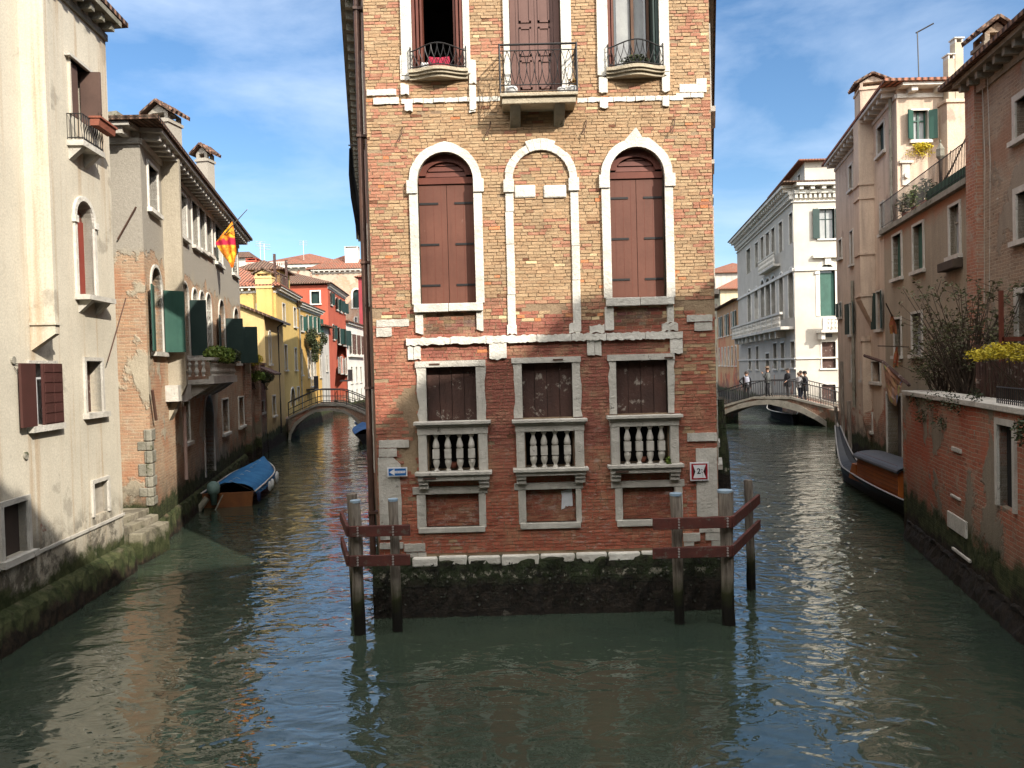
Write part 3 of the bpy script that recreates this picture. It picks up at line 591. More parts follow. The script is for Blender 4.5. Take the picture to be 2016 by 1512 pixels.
def topwin(u0,u1,vs,fl,fr,lab):
    a0,a1=C.pix(u0,70)[0],C.pix(u1,70)[0]; z0=C.pix((u0+u1)/2,vs)[1]; z1=z0+2.15; openings.append((a0,a1,z0,z1,False)); C.holes.append((rectpoly(a0,a1,z0,z1),.32))
    mb=MB(); j0,j1=C.pix(fl,70)[0],C.pix(fr,70)[0]; C.box(mb,j0,a0,z0-.05,z1,-.1,.05); C.box(mb,a1,j1,z0-.05,z1,-.1,.052); C.box(mb,j0,j1,z1,z1+.16,-.1,.055)
    return mb.build('tall_window',m_stone,ch.root,label=lab),a0,a1,z0,z1
wn,a0,a1,z0,z1=topwin(811,912,142,790,925,'open window with dark red shutters and a cushion')
q=MB(); C.box(q,a0-.3,a1+.3,z0-.02,z0,-2.6,-.1); C.box(q,a0-.3,a1+.3,z1,z1+.05,-2.6,-.3); C.box(q,a0-.3,a0-.25,z0,z1,-2.6,-.34); C.box(q,a1+.25,a1+.3,z0,z1,-2.6,-.34); C.box(q,a0-.3,a1+.3,z0,z1,-2.65,-2.6); q.build('dim_room',weather('room_wall',(.11,.10,.09),(.08,.07,.065),2),wn)
for x0,x1,d0,d1 in ((a0+.005,a0+.05,-.3,.03),(a0+.07,a0+.105,-.3,-.0),(a0+.125,a0+.155,-.32,-.05),(a1-.05,a1-.005,-.3,.03),(a1-.11,a1-.07,-.3,.0),(a1-.155,a1-.125,-.32,-.05)):
    q=MB(); C.box(q,x0,x1,z0+.02,z1-.02,d0,d1); q.build('shutter',m_redb,wn)
balconet(806,922,141,100,'bowed balconet under the open window')
wn,a0,a1,z0,z1=topwin(1196,1297,138,1175,1316,'window with white and green curtains behind glass')
q=MB(); C.box(q,a0,a1,z0,z1,-.34,-.31); q.build('pane',m_glass,wn)
q=MB(); C.box(q,a0+.18,a0+.40,z0,z1,-.309,-.30); C.box(q,a0+.46,a0+.62,z0,z1,-.309,-.30); q.build('curtain',m_curt,wn)
q=MB(); C.box(q,a0+.1,a1-.1,z1-.1,z1,-.3,-.26); C.box(q,a0+.1,a0+.14,z0,z1,-.3,-.26); C.box(q,a1-.14,a1-.1,z0,z1,-.3,-.26); C.box(q,a0+.41,a0+.455,z0,z1,-.3,-.25); q.build('sash',weather('varnished_wood',(.14,.08,.05),(.09,.05,.035)),wn)
for x0,x1 in ((a0+.0,a0+.05),(a0+.06,a0+.09),(a1-.05,a1-.0),(a1-.09,a1-.06)):
    q=MB(); C.box(q,x0+.003,x1-.003,z0+.02,z1-.02,-.27,.0); q.build('shutter',m_greend if x0>a0+.5 else m_redb,wn)
balconet(1192,1307,137,93,'bowed balconet under the curtained window')
wn,a0,a1,z0,z1=topwin(1003,1104,178,991,1124,'balcony door with brown panelled shutters'); m=(a0+a1)/2
q=MB(); C.box(q,a0,a1,z0,z1,-.34,-.26); q.build('lining',m_dark,wn)
m_maroon=weather('faded_maroon_paint',(.16,.085,.070),(.125,.066,.054),1.5,.6,None,.15,.004,streak=.3)
for x0,x1 in ((a0+.01,a0+.10),(a0+.105,m-.003),(m+.003,a1-.105),(a1-.10,a1-.01)):
    q=MB(); wd=x1-x0
    if wd<.15: C.box(q,x0,x1,z0+.02,z1-.02,-.2,-.16)
    else:
        C.box(q,x0,x1,z0+.02,z1-.02,-.2,-.165)
        for k in range(4):
            b0=z0+.08+k*.52; e=.05
            for (p,r_,s_,t_) in ((x0+e,x0+e+.03,b0,b0+.45),(x1-e-.03,x1-e,b0,b0+.45),(x0+e,x1-e,b0,b0+.03),(x0+e,x1-e,b0+.42,b0+.45)): C.box(q,p,r_,s_,t_,-.165,-.15)
    q.build('shutter',m_maroon,wn)
# --- balcony
s0,s1=C.pix(986,190)[0]-.01,C.pix(1137,190)[0]; BD=.42; zs=C.pix(1060,190,BD)[1]+.06; zr=C.pix(1060,87,BD)[1]
s0=C.pix(984,190,BD)[0]; s1=C.pix(1138,188,BD)[0]
mb=MB(); C.box(mb,s0,s1,zs-.05,zs,-.02,BD+.02); C.box(mb,s0+.03,s1-.03,zs-.15,zs-.05,-.02,BD-.02); bal=mb.build('balcony',m_slab,ch.root,bevel=.01,label='iron-railed balcony in front of the brown door')
for x in (s0+.15,s1-.35):
    q=MB(); P=C.P; q.hexa([P(x,zs-.15,0),P(x+.16,zs-.15,0),P(x+.16,zs-.15,BD-.05),P(x,zs-.15,BD-.05),P(x,zs-.40,0),P(x+.16,zs-.40,0),P(x+.16,zs-.27,BD-.2),P(x,zs-.27,BD-.2)]); q.build('bracket',m_stoned,bal,bevel=.01)
q=MB()
for zz in (zs+.02,zs+.12,zr-.09,zr): q.tube([C.P(s0+.01,zz,0),C.P(s0+.01,zz,BD),C.P(s1-.01,zz,BD),C.P(s1-.01,zz,0)],.009 if zz<zr else .017,5)
for x in (s0+.01,s1-.01): q.tube([C.P(x,zs,BD),C.P(x,zr+.02,BD)],.016,5)
m=9
def loops(A,B,m):
    stp=(B-A)/m
    for k in range(m+1):
        for sg in (-1,1):
            P_=[]
            for t in range(9):
                tt=t/8; x=A+stp*k+sg*stp*.5*math.sin(tt*math.pi)*.98
                if A<=x<=B: P_.append((x,zs+.12+(zr-.21-zs)*tt))
            if len(P_)>2: yield P_
for L_ in loops(s0+.01,s1-.01,10): q.tube([C.P(x,z,BD) for x,z in L_],.0055,4,False)
for xx in (s0+.01,s1-.01):
    for L_ in loops(0.,BD,3): q.tube([C.P(xx,z,x) for x,z in L_],.0055,4,False)
q.build('railing',m_iron,bal)
# --- front wall backing and the laid bricks
ch.W[0].holes=C.holes
def fronts():
    mb=MB(); flat,tr=tess([(0,.9),(C.L,.9),(C.L,11.7),(0,11.7)],[h for h,d in C.holes]); ax=flat[tr[0][1]]-flat[tr[0][0]]; bx=flat[tr[0][2]]-flat[tr[0][0]]; fl=ax.cross(bx).z<0
    mb.add([C.P(p.x,p.y) for p in flat],[tuple(t[::-1]) if fl else tuple(t) for t in tr])
    for h,d in C.holes:
        n=len(h); mb.add([C.P(x,y) for x,y in h]+[C.P(x,y,-d) for x,y in h],[(j,(j+1)%n,n+(j+1)%n,n+j) for j in range(n)])
    mb.build('mortar_wall',m_mortar,ch.root)
    tan=[(.50,.32,.17),(.47,.29,.15),(.53,.36,.20),(.45,.26,.13),(.49,.32,.18),(.50,.28,.14)]; red=[(.37,.13,.075),(.40,.15,.085),(.34,.115,.07),(.36,.135,.085),(.41,.17,.10),(.31,.11,.07)]; drk=[(.20,.085,.06),(.15,.075,.055),(.26,.10,.07),(.17,.10,.075)]; odd=[(.62,.48,.28),(.30,.22,.13),(.16,.07,.04),(.52,.20,.09)]
    def colour(s,z):
        n=mnoise.noise(V((s*.9,z*1.5,3.))) ; n2=mnoise.noise(V((s*2.3,z*4.,9.)))
        edge=max(0,1-min(s,C.L-s)/.75); e2=max(0,1-s/.8)
        base=.10+.34*edge+.55*n+.25*n2+(.35*e2 if z<6 else .15*e2)
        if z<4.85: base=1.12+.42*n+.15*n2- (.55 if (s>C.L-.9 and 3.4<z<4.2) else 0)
        elif z<5.0: base+=.45
        pal=red if random.random()<base else tan
        if 4.62<z<4.82: pal=random.choice((odd,tan,red))
        if random.random()<(.035 if z>4.7 else .01): pal=odd
        c=random.choice(pal); c=tuple(a*.4+b*.6 for a,b in zip(c,(.335,.125,.088) if pal is red else (.395,.275,.172) if pal is tan else c)); k=U(.88,1.12)
        if z>4.8 and pal is red: c=tuple(a*.72+b*.28 for a,b in zip(c,(.40,.27,.17)))
        if pal is tan: c=tuple(a*.9 for a in c)
        if z<2.1: k*=1.05; c=(c[0],c[1]*.85,c[2]*.8) if pal is red else c
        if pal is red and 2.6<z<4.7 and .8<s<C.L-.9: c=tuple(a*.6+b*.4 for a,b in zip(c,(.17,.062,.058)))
        return tuple(min(.9,x*k) for x in c)
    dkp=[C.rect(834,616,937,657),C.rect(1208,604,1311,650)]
    def blocked(z0,z1):
        iv=[]; zm=(z0+z1)/2
        for a0,a1,q0,q1,ar in openings:
            if ar and zm>q1-(a1-a0)/2:
                r=(a1-a0)/2; h=zm-(q1-r)
                if h<r: w_=math.sqrt(r*r-h*h)+.02; c=(a0+a1)/2; iv.append((c-w_,c+w_))
            elif q0-.02<zm<q1+.02: iv.append((a0-.012,a1+.012))
        return sorted(iv)
    mb=MB(); P=C.P
    def lay(x0,x1,z0,z1,d,col,back=-.02):
        j=lambda:U(-.0035,.0035); q=[(x0+j(),z0+j()),(x1+j(),z0+j()),(x1+j(),z1+j()),(x0+j(),z1+j())]; dd=[d+U(-.003,.003) for _ in q]
        vs=[P(x,z,back) for x,z in q]+[P(x,z,e) for (x,z),e in zip(q,dd)]
        mb.add(vs,[(4,5,6,7),(0,1,5,4),(1,2,6,5),(2,3,7,6),(3,0,4,7)],col)
    z=.98
    while z<10.4:
        smooth=2.0<z<4.6; h=U(.042,.050) if z<5 else U(.038,.047); mo=.006 if smooth else .0075; iv=blocked(z,z+h); x=-U(0,.2)
        while x<C.L:
            wd=random.choice((.19,.2,.18,.1,.13,.16,.11)) if z>4.9 or not smooth else random.choice((.2,.2,.1,.19)); x1=x+wd; a,b=max(x,0.),min(x1,C.L)
            segs=[(a,b)]
            for i0,i1 in iv:
                ns=[]
                for p,q in segs:
                    if i1<=p or i0>=q: ns.append((p,q)); continue
                    if i0>p: ns.append((p,i0))
                    if i1<q: ns.append((i1,q))
                segs=ns
            for p,q in segs:
                if q-p<.03: continue
                zz=z+h/2; s=(p+q)/2; rough=mnoise.noise(V((s*.8,zz*1.1,5.)))+(.25 if min(s,C.L-s)<.7 else 0)+(.35 if 4.55<zz<4.9 else 0)-(.5 if 1.9<zz<4.5 and .9<s<C.L-1 else 0)
                if random.random()<(.02 if rough>.2 else .004) or rough>.8: continue     # fallen brick
                dp=.010+U(-.004,.004)
                if rough>.15: dp=U(.002,.014)
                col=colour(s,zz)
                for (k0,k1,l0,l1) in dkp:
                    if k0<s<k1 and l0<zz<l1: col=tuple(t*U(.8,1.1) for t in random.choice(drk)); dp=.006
                zo=.006*mnoise.noise(V((s*1.5,zz*.8,1.)))+.0
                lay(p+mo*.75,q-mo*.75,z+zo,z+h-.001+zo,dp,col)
            x=x1
        z+=h+mo
    for a0,a1,q0,q1 in blind:
        z=q0+.004
        while z<q1-.03:
            x=a0-U(0,.2); h=min(.048,q1-z)
            while x<a1:
                p,q=max(x,a0),min(x+.2,a1)
                if q-p>.03: c=random.choice(((.25,.085,.055),(.29,.10,.065),(.22,.075,.05),(.31,.115,.07))); lay(p+.003,q-.003,z,z+h-.007,-.06+U(-.003,.003),c,-.08)
                x+=.2
            z+=h
    mb.build('brickwork',m_brick,ch.root)
fronts()
# --- battered mossy foundation
mb=MB(); n=34; rows=[(-1.2,.13),(.10,.13),(.35,.12),(.6,.11),(.86,.10),(.93,.06)]
vs=[]
for zi,(z,d) in enumerate(rows):
    for k in range(n+1):
        s=-.10+(C.L+.16)*k/n; j=U(-.035,.035) if 0<zi<5 else 0; vs.append(C.P(s,z+(U(-.02,.02) if 0<zi<5 else 0),d+j))
fs=[(r*(n+1)+k,r*(n+1)+k+1,(r+1)*(n+1)+k+1,(r+1)*(n+1)+k) for r in range(len(rows)-1) for k in range(n)]
mb.add(vs,fs); nb=len(vs); mb.add([C.P(-.10,z,0) for z,d in rows]+[C.P(C.L+.06,z,0) for z,d in rows]+[vs[r*(n+1)] for r in range(6)]+[vs[r*(n+1)+n] for r in range(6)],
  [(r,r+1,12+r+1,12+r) for r in range(5)]+[(6+r,18+r,18+r+1,6+r+1) for r in range(5)]+[])
P=[V(C.P(-.10,.93,.06)),V(C.P(C.L+.06,.93,.06)),V(C.P(C.L+.06,.93,-.05)),V(C.P(-.10,.93,-.05))]; mb.add(P,[(0,1,2,3)])
mb.build('mossy_foundation',m_mossy,ch.root)
w_=MB()
for _ in range(1500):
    s=U(-.12,C.L+.08); z=U(.12,.84)**1.; d=.115+ (.86-z)*.03; p=C.P(s,z,d-.01); a=V((U(-1,1)*.5,-U(.1,1),-U(.5,1.6))).normalized()*U(.015,.04); b=a.cross(V((U(-1,1),U(-1,1),0))).normalized()*U(.008,.02)
    w_.add([p-b,p+b,p+a+b*.5,p+a-b*.5],[(0,1,2,3)])
tag(w_.build('seaweed',leafmat('hanging_seaweed',(.008,.008,.005),(.014,.016,.007),(.022,.024,.010))),'dark seaweed and weed fringe hanging on the foot of the brick corner house','seaweed',None,'stuff')
# --- side walls: openings, pipes, eaves
for a,b in ((3.,3.8),(7,7.8),(11,11.8),(16,16.8),(21,21.8)):
    for z in (1.9,5.3,8.8): ch.winm(3,a+8,b+8,z,z+1.5,fill='dark',fmat=m_stone2)
    for z in (1.9,5.3,8.8): ch.winm(1,a,b,z,z+1.5,fill='dark',fmat=m_stone2)
ch.finish(skip=(0,))
W3=ch.W[3]; W1=ch.W[1]
for W,i in ((W3,3),(W1,1)):
    mb=MB(); ov=.42 if i==3 else .14; W.box(mb,-.3,W.L+.05,11.66,11.78,-.3,ov)
    nn=int(W.L/.55)
    for k in range(nn): x=.2+k*.55; W.box(mb,x,x+.13,11.45,11.66,0,ov-.1)
    mb.build('eaves',m_stoned,ch.root)
mb=MB(); C.box(mb,-.4,C.L+.4,11.7,11.82,-.3,.5); mb.build('eaves',m_stoned,ch.root); ch.z=0
ch.roof(1.8,.2,m_tiled,z=11.82)
mb=MB(); x=W3.L-.22
mb.tube([W3.P(x,.9,.10),W3.P(x,11.6,.10)],.05,8); 
for z in (1.6,3.6,5.6,7.6,9.6): W3.box(mb,x-.065,x+.065,z,z+.04,0,.16)
mb.build('rain_pipe',weather('brown_pipe',(.10,.05,.035),(.06,.035,.028),3,.6,None,.2,.005,streak=.5),ch.root)

# --- iron hooks
for u,v in ((793,268),(966,256),(1154,254),(1327,252)):
    s,z=C.pix(u,v); q=MB(); P=C.P; q.tube([P(s,z+.13,0),P(s,z+.12,.05),P(s-.01,z+.02,.06),P(s-.05,z-.04,.07),P(s-.08,z-.1,.07),P(s-.05,z-.11,.08),P(s-.03,z-.05,.08)],.008,5); q.build('hook',m_rust,ch.root)
for u,v,l in ((856,717,.16),(1098,708,.16),(1315,704,.14),(848,939,.2),(1222,926,.2)):
    s,z=C.pix(u,v); q=MB(); C.box(q,s-l/2,s+l/2,z-.012,z+.012,.0,.062 if v<800 else .18); q.build('clamp',m_rust,ch.root)
# --- things on the house: signs, poster, cushion, pots, weed
def plate(W,u0,v0,u1,v1,d,name,label,cat,mat):
    a0,a1,z0,z1=W.rect(u0,v0,u1,v1); mb=MB(); W.box(mb,a0,a1,z0,z1,d-.015,d); r=thing(name,label,cat,W.P((a0+a1)/2,z0,d)); mb.build('plate',mat,r,bevel=.004); return r,a0,a1,z0,z1
m_white=plain('white_enamel',(.74,.75,.77),.4); m_blue=plain('sign_blue',(.010,.13,.42),.4); m_red=plain('sign_red',(.34,.012,.022),.4); m_black=plain('sign_black',(.01,.01,.012),.5); m_grime=plain('worn_white',(.60,.60,.61),.6)
r,a0,a1,z0,z1=plate(C,764,919,803,937,.075,'direction_sign','small blue one-way sign with a white arrow pointing left on the stone corner','sign',m_white)
q=MB(); C.box(q,a0+.02,a1-.02,z0+.018,z1-.018,.074,.078); q.build('field',m_blue,r)
w_=a1-a0; h=z1-z0; zc=(z0+z1)/2; q=MB(); C.prism(q,[(a0+.03,zc),(a0+.115,zc-h*.36),(a0+.115,zc+h*.36)],[],.077,.081); C.box(q,a0+.115,a1-.03,zc+.004,zc+.019,.077,.081); C.box(q,a0+.115,a1-.035,zc-.019,zc-.006,.077,.081); q.build('arrow',m_white,r)
q=MB()
for x in (a0+.12,a0+.165,a0+.21,a0+.25,a0+.28): C.box(q,x,x+.03,zc-.005,zc+.003,.077,.0805)
q.build('arrow_core',m_grime,r)
r,a0,a1,z0,z1=plate(C,1356.5,909,1393,945,.075,'width_limit_sign','square red and white sign with black wedges and the digit 2 on the stone corner','sign',m_white)
w_=a1-a0; X=lambda f:a0+f*w_; Z=lambda f:z0+f*(z1-z0); q=MB(); C.box(q,X(.07),X(.93),Z(.07),Z(.93),.074,.078); q.build('red_border',m_red,r)
q=MB(); C.prism(q,[(X(.16),Z(.15)),(X(.84),Z(.15)),(X(.70),Z(.5)),(X(.84),Z(.86)),(X(.16),Z(.86)),(X(.28),Z(.5))],[],.077,.081); q.build('white_field',m_white,r)
for sg in (0,1):
    f=(lambda t:X(t)) if sg==0 else (lambda t:X(1-t)); pts=[(f(.165),Z(.70)),(f(.165),Z(.32)),(f(.265),Z(.5))]
    q=MB(); C.prism(q,[(f(.175),Z(.76)),(f(.165),Z(.26)),(f(.275),Z(.5))],[],.078,.0825); q.build('black_wedge',m_black,r)
cu=bpy.data.curves.new('t','FONT'); cu.body='2'; cu.size=.12; cu.extrude=.001; cu.offset=.0025; to=bpy.data.objects.new('t',cu); COL.objects.link(to); bpy.context.view_layer.update()
me=bpy.data.meshes.new_from_object(to.evaluated_get(bpy.context.evaluated_depsgraph_get())); bpy.data.objects.remove(to); vv=[v.co.copy() for v in me.vertices]; bx=min(v.x for v in vv); ff=[tuple(p.vertices) for p in me.polygons]
q=MB(); q.add([C.P(X(.36)+(v.x-bx),Z(.39)+v.y,.0835+v.z) for v in vv],ff)
q.build('digit',m_black,r)
q=MB(); P=C.P; q.tube([P(X(.58),Z(.60),.083),P(X(.66),Z(.60),.083)],.0045,4); q.tube([P(X(.59),Z(.475),.083),P(X(.645),Z(.465),.083),P(X(.665),Z(.43),.083)],.0045,4); q.tube([P(X(.665),Z(.42),.083),P(X(.67),Z(.2),.083)],.002,4); q.build('worn_digit',m_black,r)
a0,a1,z0,z1=C.rect(1105,964,1128,1004); mb=MB(); C.prism(mb,[(a0,z0),(a0+.05,z0+.02),(a0+.07,z0+.06),(a0+.1,z0+.045),(a0+.12,z0+.06),(a0+.15,z0+.05),(a1,z0+.055),(a1-.01,z1),(a0+.1,z1-.01),(a0,z1-.03),(a0+.015,z1-.1)],[],-.05,-.046)
tag(mb.build('torn_poster',plain('paper',(.70,.71,.74),.8)),'torn white paper notice pasted on the middle bricked-up panel','poster')
def cushion(cx,cy,cz,w_,h,d,mat,name,label):
    mb=MB(); n=10; vs=[]
    for sg in (1,-1):
        for i in range(n+1):
            for j in range(n+1):
                a,b=i/n*2-1,j/n*2-1; k=(1-a**4)*(1-b**4); sx=1-.12*(b*b)+.1*(b**6); vs.append((cx+a*w_/2*sx,cy-sg*d/2*k**.6,cz+(b+1)/2*h+.03*abs(a)**3*(1 if b>0 else 0)))
    fs=[(s*(n+1)**2+i*(n+1)+j,s*(n+1)**2+(i+1)*(n+1)+j,s*(n+1)**2+(i+1)*(n+1)+j+1,s*(n+1)**2+i*(n+1)+j+1) for s in (0,1) for i in range(n) for j in range(n)]
    mb.add(vs,fs); o=mb.build(name,mat,None,smooth=True); return o
p=C.P(C.pix(865,134)[0],C.pix(865,137)[1],.02); tag(cushion(p.x,p.y,p.z,.34,.18,.12,weather('crimson_cloth',(.36,.02,.05),(.26,.012,.035),4,.8),'cushion',''),'crimson cushion lying on the sill of the open top window','cushion')
p=C.P(C.pix(838,134)[0],C.pix(838,139)[1],-.03); tag(cushion(p.x,p.y,p.z,.16,.13,.12,weather('white_cloth',(.7,.69,.66),(.6,.58,.56),4,.8),'folded_cloth',''),'white folded cloth beside the crimson cushion on the sill','cloth')
pr=[(.0,.0),(.05,.0),(.075,.04),(.085,.085),(.075,.1),(.06,.095)]
def pot(x,y,z,label,mat,sc_=1.,plant=None):
    r=thing('flower_pot',label,'flower pot',(x,y,z)); mb=MB(); mb.lathe((x,y,z),[(a*sc_,b*sc_*1.15) for a,b in pr[1:]],14); mb.build('pot',mat,r,smooth=True)
    if plant:
        q=MB(); leaves(q,(x,y,z+.12*sc_+plant[1]/2),(plant[0],plant[0],plant[1]/2+.02),plant[2],.03); q.build('plant',plant[3],r)
    return r
m_wpot=plain('white_pot',(.70,.70,.68),.4); m_tpot=weather('terracotta',(.30,.10,.06),(.20,.07,.045),5,.8)
pot(C.pix(1007,170)[0]+xl,12-.3,zs+.0,'round white pot at the left end of the iron balcony',m_wpot,1.1)
pot(C.pix(1103,172)[0]+xl,12-.3,zs,'small white pot on the balcony beside the flowering one',m_wpot,.85)
pot(C.pix(1124,172)[0]+xl,12-.3,zs,'white pot with a small orange brown flower at the right end of the balcony',m_wpot,1.,(.08,.10,60,weather('dried_flower',(.40,.15,.04),(.15,.16,.05),20)))
for u,v,l in ((893,920,'terracotta pot behind the balusters beside the blue arrow sign'),(1266,905,'terracotta pot behind the right-hand balusters')):
    s,z=C.pix(u,v); pot(C.P(s,z).x,12+.06,C.pix(u,922 if u<1000 else 911)[1],l,m_tpot,.8)
q=MB(); p=C.P(C.pix(1313,905)[0],C.pix(1313,905)[1],.14); leaves(q,p,(.04,.04,.09),60,.03); tag(q.build('weed',m_leafg),'small green weed growing on the right-hand balustrade ledge','weed')
q=MB(); s0=C.pix(1248,134)[0]; p=C.P(s0,C.pix(1248,136)[1],.12)
leaves(q,(p.x,p.y,p.z+.08),(.22,.08,.09),260,.035); tag(q.build('window_plant',m_leafd),'low dark green plant behind the balconet rail of the curtained window','plant')
# --- timber fenders at both corners
m_pile=None
def pilemat():
    t=NT('weathered_pile_wood'); p=t.pos(kind='obj'); w2=t.z(t.pos()); n=t.noise(t.pos((9,9,.9),'obj'),2,7,.65)
    c=t.mix(t.ramp(n,.35,.65),(.085,.068,.055),(.30,.26,.215)); zz=t.math('ADD',w2,t.math('MULTIPLY',t.noise(p,4,5),.5))
    c=t.mix(t.ramp(zz,1.0,.7),c,(.03,.035,.012)); c=t.mix(t.ramp(zz,.72,.55),c,(.009,.008,.006)); t.bump(n,.9,.02); return t.fin(c,.85,0,.2)
m_pile=pilemat(); m_beam=weather('red_painted_beam',(.125,.036,.027),(.07,.027,.022),3.5,.8,((.11,.085,.07),.56),.5,.01,streak=.5,fine=24)
m_bolt=plain('galvanised_bolt',(.42,.38,.36),.5,.3); m_cap=weather('zinc_pile_cap',(.22,.32,.42),(.30,.36,.40),6,.5)
def pile(r,x,y,z1,rad,lean=(0,0),cap=None,knob=False):
    mb=MB(); n=9; pts=[]; rs=[]
    for k in range(n+1):
        t=k/n; pts.append((x+lean[0]*(1-t)+U(-.010,.010),y+lean[1]*(1-t)+U(-.008,.008),-1.2+(z1+1.2)*t)); rs.append(rad*(1.05-.12*t)*U(.94,1.05))
    if knob: rs[-1]=rad*1.16; rs[-2]=rad*1.1
    mb.tube(pts,rs,12); o=mb.build('pile',m_pile,r,smooth=False)
    if cap: q=MB(); q.tube([(x,y,z1-.01),(x,y,z1+.025)],rs[-1]*1.02,12); q.build('cap',m_cap,o)
    return o
def beam(r,A,B,z,h=.2,th=.06,bolts=(),slope=0.):
    A=V(A+(0,)); B=V(B+(0,)); t=(B-A).normalized(); n_=V((t.y,-t.x,0)); mb=MB(); q=lambda p,zz,d:(p.x+n_.x*d,p.y+n_.y*d,zz)
    mb.hexa([q(A,z,0),q(B,z+slope,0),q(B,z+slope,th),q(A,z,th),q(A,z+h,0),q(B,z+h+slope,0),q(B,z+h+slope,th),q(A,z+h,th)]); o=mb.build('beam',m_beam,r,bevel=.006)
    for f in bolts:
        p=A+(B-A)*f; b=MB()
        for k in (.15,.4,.65,.88): c=V(q(p,z+slope*f+h*k,th)); b.tube([c,c+n_*.012],.015,7)
        b.build('bolts',m_bolt,o)
# left
pa=ground(700,1245); pa=V((atY(703,1100,11.2).x,11.2)); pb=V((atY(777,1100,11.3).x,11.3)); pc=V((atY(694,1010,12.3).x,12.3))
fl=thing('timber_fender','left timber fender of three piles with dark red beams by the arrow sign','fender',(pa.x,pa.y,0),'timber fenders guarding the house corners')
zA=O.z-(990-742)*11.2/1500; pile(fl,pa.x,pa.y,atY(699,988,11.2).z,.088,(.0,0),True); pile(fl,pb.x,pb.y,atY(775,985,11.3).z,.078,(.02,0),True); pile(fl,pc.x,pc.y,atY(690,972,12.3).z,.085,(.02,0))
yb=11.08
for v0,v1 in ((1034,1055),(1092,1113)):
    zt,zb=atY(743,v0,yb).z,atY(743,v1,yb).z
    beam(fl,(atY(682,v0,yb).x+.05,yb),(atY(808,v0,yb).x,yb),zb,zt-zb,.055,(.14,.72),.0)
    beam(fl,(pc.x-.17,pc.y+.05),(atY(684,v0,yb).x+.03,yb+.0),zb,zt-zb,.05,())
# right
pa=V((atY(1430,1100,11.2).x,11.2)); pb=V((atY(1333,1100,11.3).x,11.3)); pc=V((atY(1474,1050,12.9).x,12.9))
fr_=thing('timber_fender','right timber fender of three piles with dark red beams under the width sign','fender',(pa.x,pa.y,0),'timber fenders guarding the house corners')
pile(fr_,pa.x,pa.y,atY(1424,968,11.2).z,.095,(.03,0),True,True); pile(fr_,pb.x,pb.y,atY(1332,974,11.3).z,.078,(.02,0),True,True); pile(fr_,pc.x,pc.y,atY(1464,945,12.9).z,.075,(.05,0))
for v0,v1 in ((1018,1040),(1076,1097)):
    zt,zb=atY(1360,v0,yb).z,atY(1360,v1,yb).z
    beam(fr_,(atY(1284,v0,yb).x,yb),(atY(1438,v0,yb).x,yb),zb,zt-zb,.055,(.33,.95))
    beam(fr_,(atY(1438,v0,yb).x,yb),(pc.x+.14,pc.y-.05),zb,zt-zb,.05,())
# --- cloth on an arm from the left side wall
s_,z_=W3.pix(722,285)
tp=W3.P(W3.L-7.5,0,0); 
p0=atY(686,286,16.); q=MB(); 
wl=W3.P(W3.L-(16.-12)/.985,p0.z,0); q.tube([wl,p0],.015,5)
fc=thing('hanging_banner','dark tattered cloth hanging from an iron arm on the left side wall','banner',(wl.x,wl.y,wl.z)); q.build('arm',m_iron,fc)
mb=MB(); pp=[(690,292),(693,345),(699,390),(705,425),(711,455),(720,492)]; vs=[]
for k,(u,v) in enumerate(pp):
    c=atY(u,v,16.+.1*k); wd=(.03,.06,.09,.08,.10,.03)[k]; vs+=[c-V((wd,.05*(k%2),0)),c+V((0,.1,.04)),c+V((wd,.02,-.03))]
mb.add(vs,[(3*k+a,3*k+a+1,3*k+a+4,3*k+a+3) for k in range(5) for a in (0,1)]); mb.build('cloth',plain('dark_cloth',(.02,.022,.026),.9),fc)
# ================================================================== water
def watermat():
    t=NT('canal_water'); p=t.pos()
    a=t.noise(t.pos((1,1.35,1)),.8,2,.45,1.2); b=t.noise(t.pos((1,1.7,1)),2.1,2,.45,1.2); c=t.noise(t.pos((1,1.9,1)),6.,2,.5,.6)
    x=t.n('ShaderNodeSeparateXYZ'); t.l(p,x.inputs[0]); chop=t.ramp(x.outputs[0],1.5,4.5,.75,1.25); calm=t.math('MULTIPLY',t.ramp(t.noise(p,.22,3),.36,.64,.5,1.2),chop)
    h=t.math('ADD',t.math('MULTIPLY',a,.072),t.math('ADD',t.math('MULTIPLY',t.math('MULTIPLY',b,.042),calm),t.math('MULTIPLY',t.math('MULTIPLY',c,.0048),calm)))
    n=t.n('ShaderNodeBump'); t.l(h,n.inputs['Height']); n.inputs['Strength'].default_value=1; n.inputs['Distance'].default_value=.62; t.l(n.outputs[0],t.b.inputs['Normal'])
    col=t.mix(t.ramp(t.noise(p,.35,5),.35,.7),(.024,.037,.027),(.038,.051,.034)); 
    t.set(t.b.inputs['Base Color'],col); t.b.inputs['Roughness'].default_value=.012; t.b.inputs['IOR'].default_value=1.9; t.b.inputs['Specular IOR Level'].default_value=.5; return t.m
mb=MB(); mb.add([(-500,-60,0),(500,-60,0),(500,1500,0),(-500,1500,0)],[(0,1,2,3)]); tag(mb.build('water',watermat()),kind='structure')
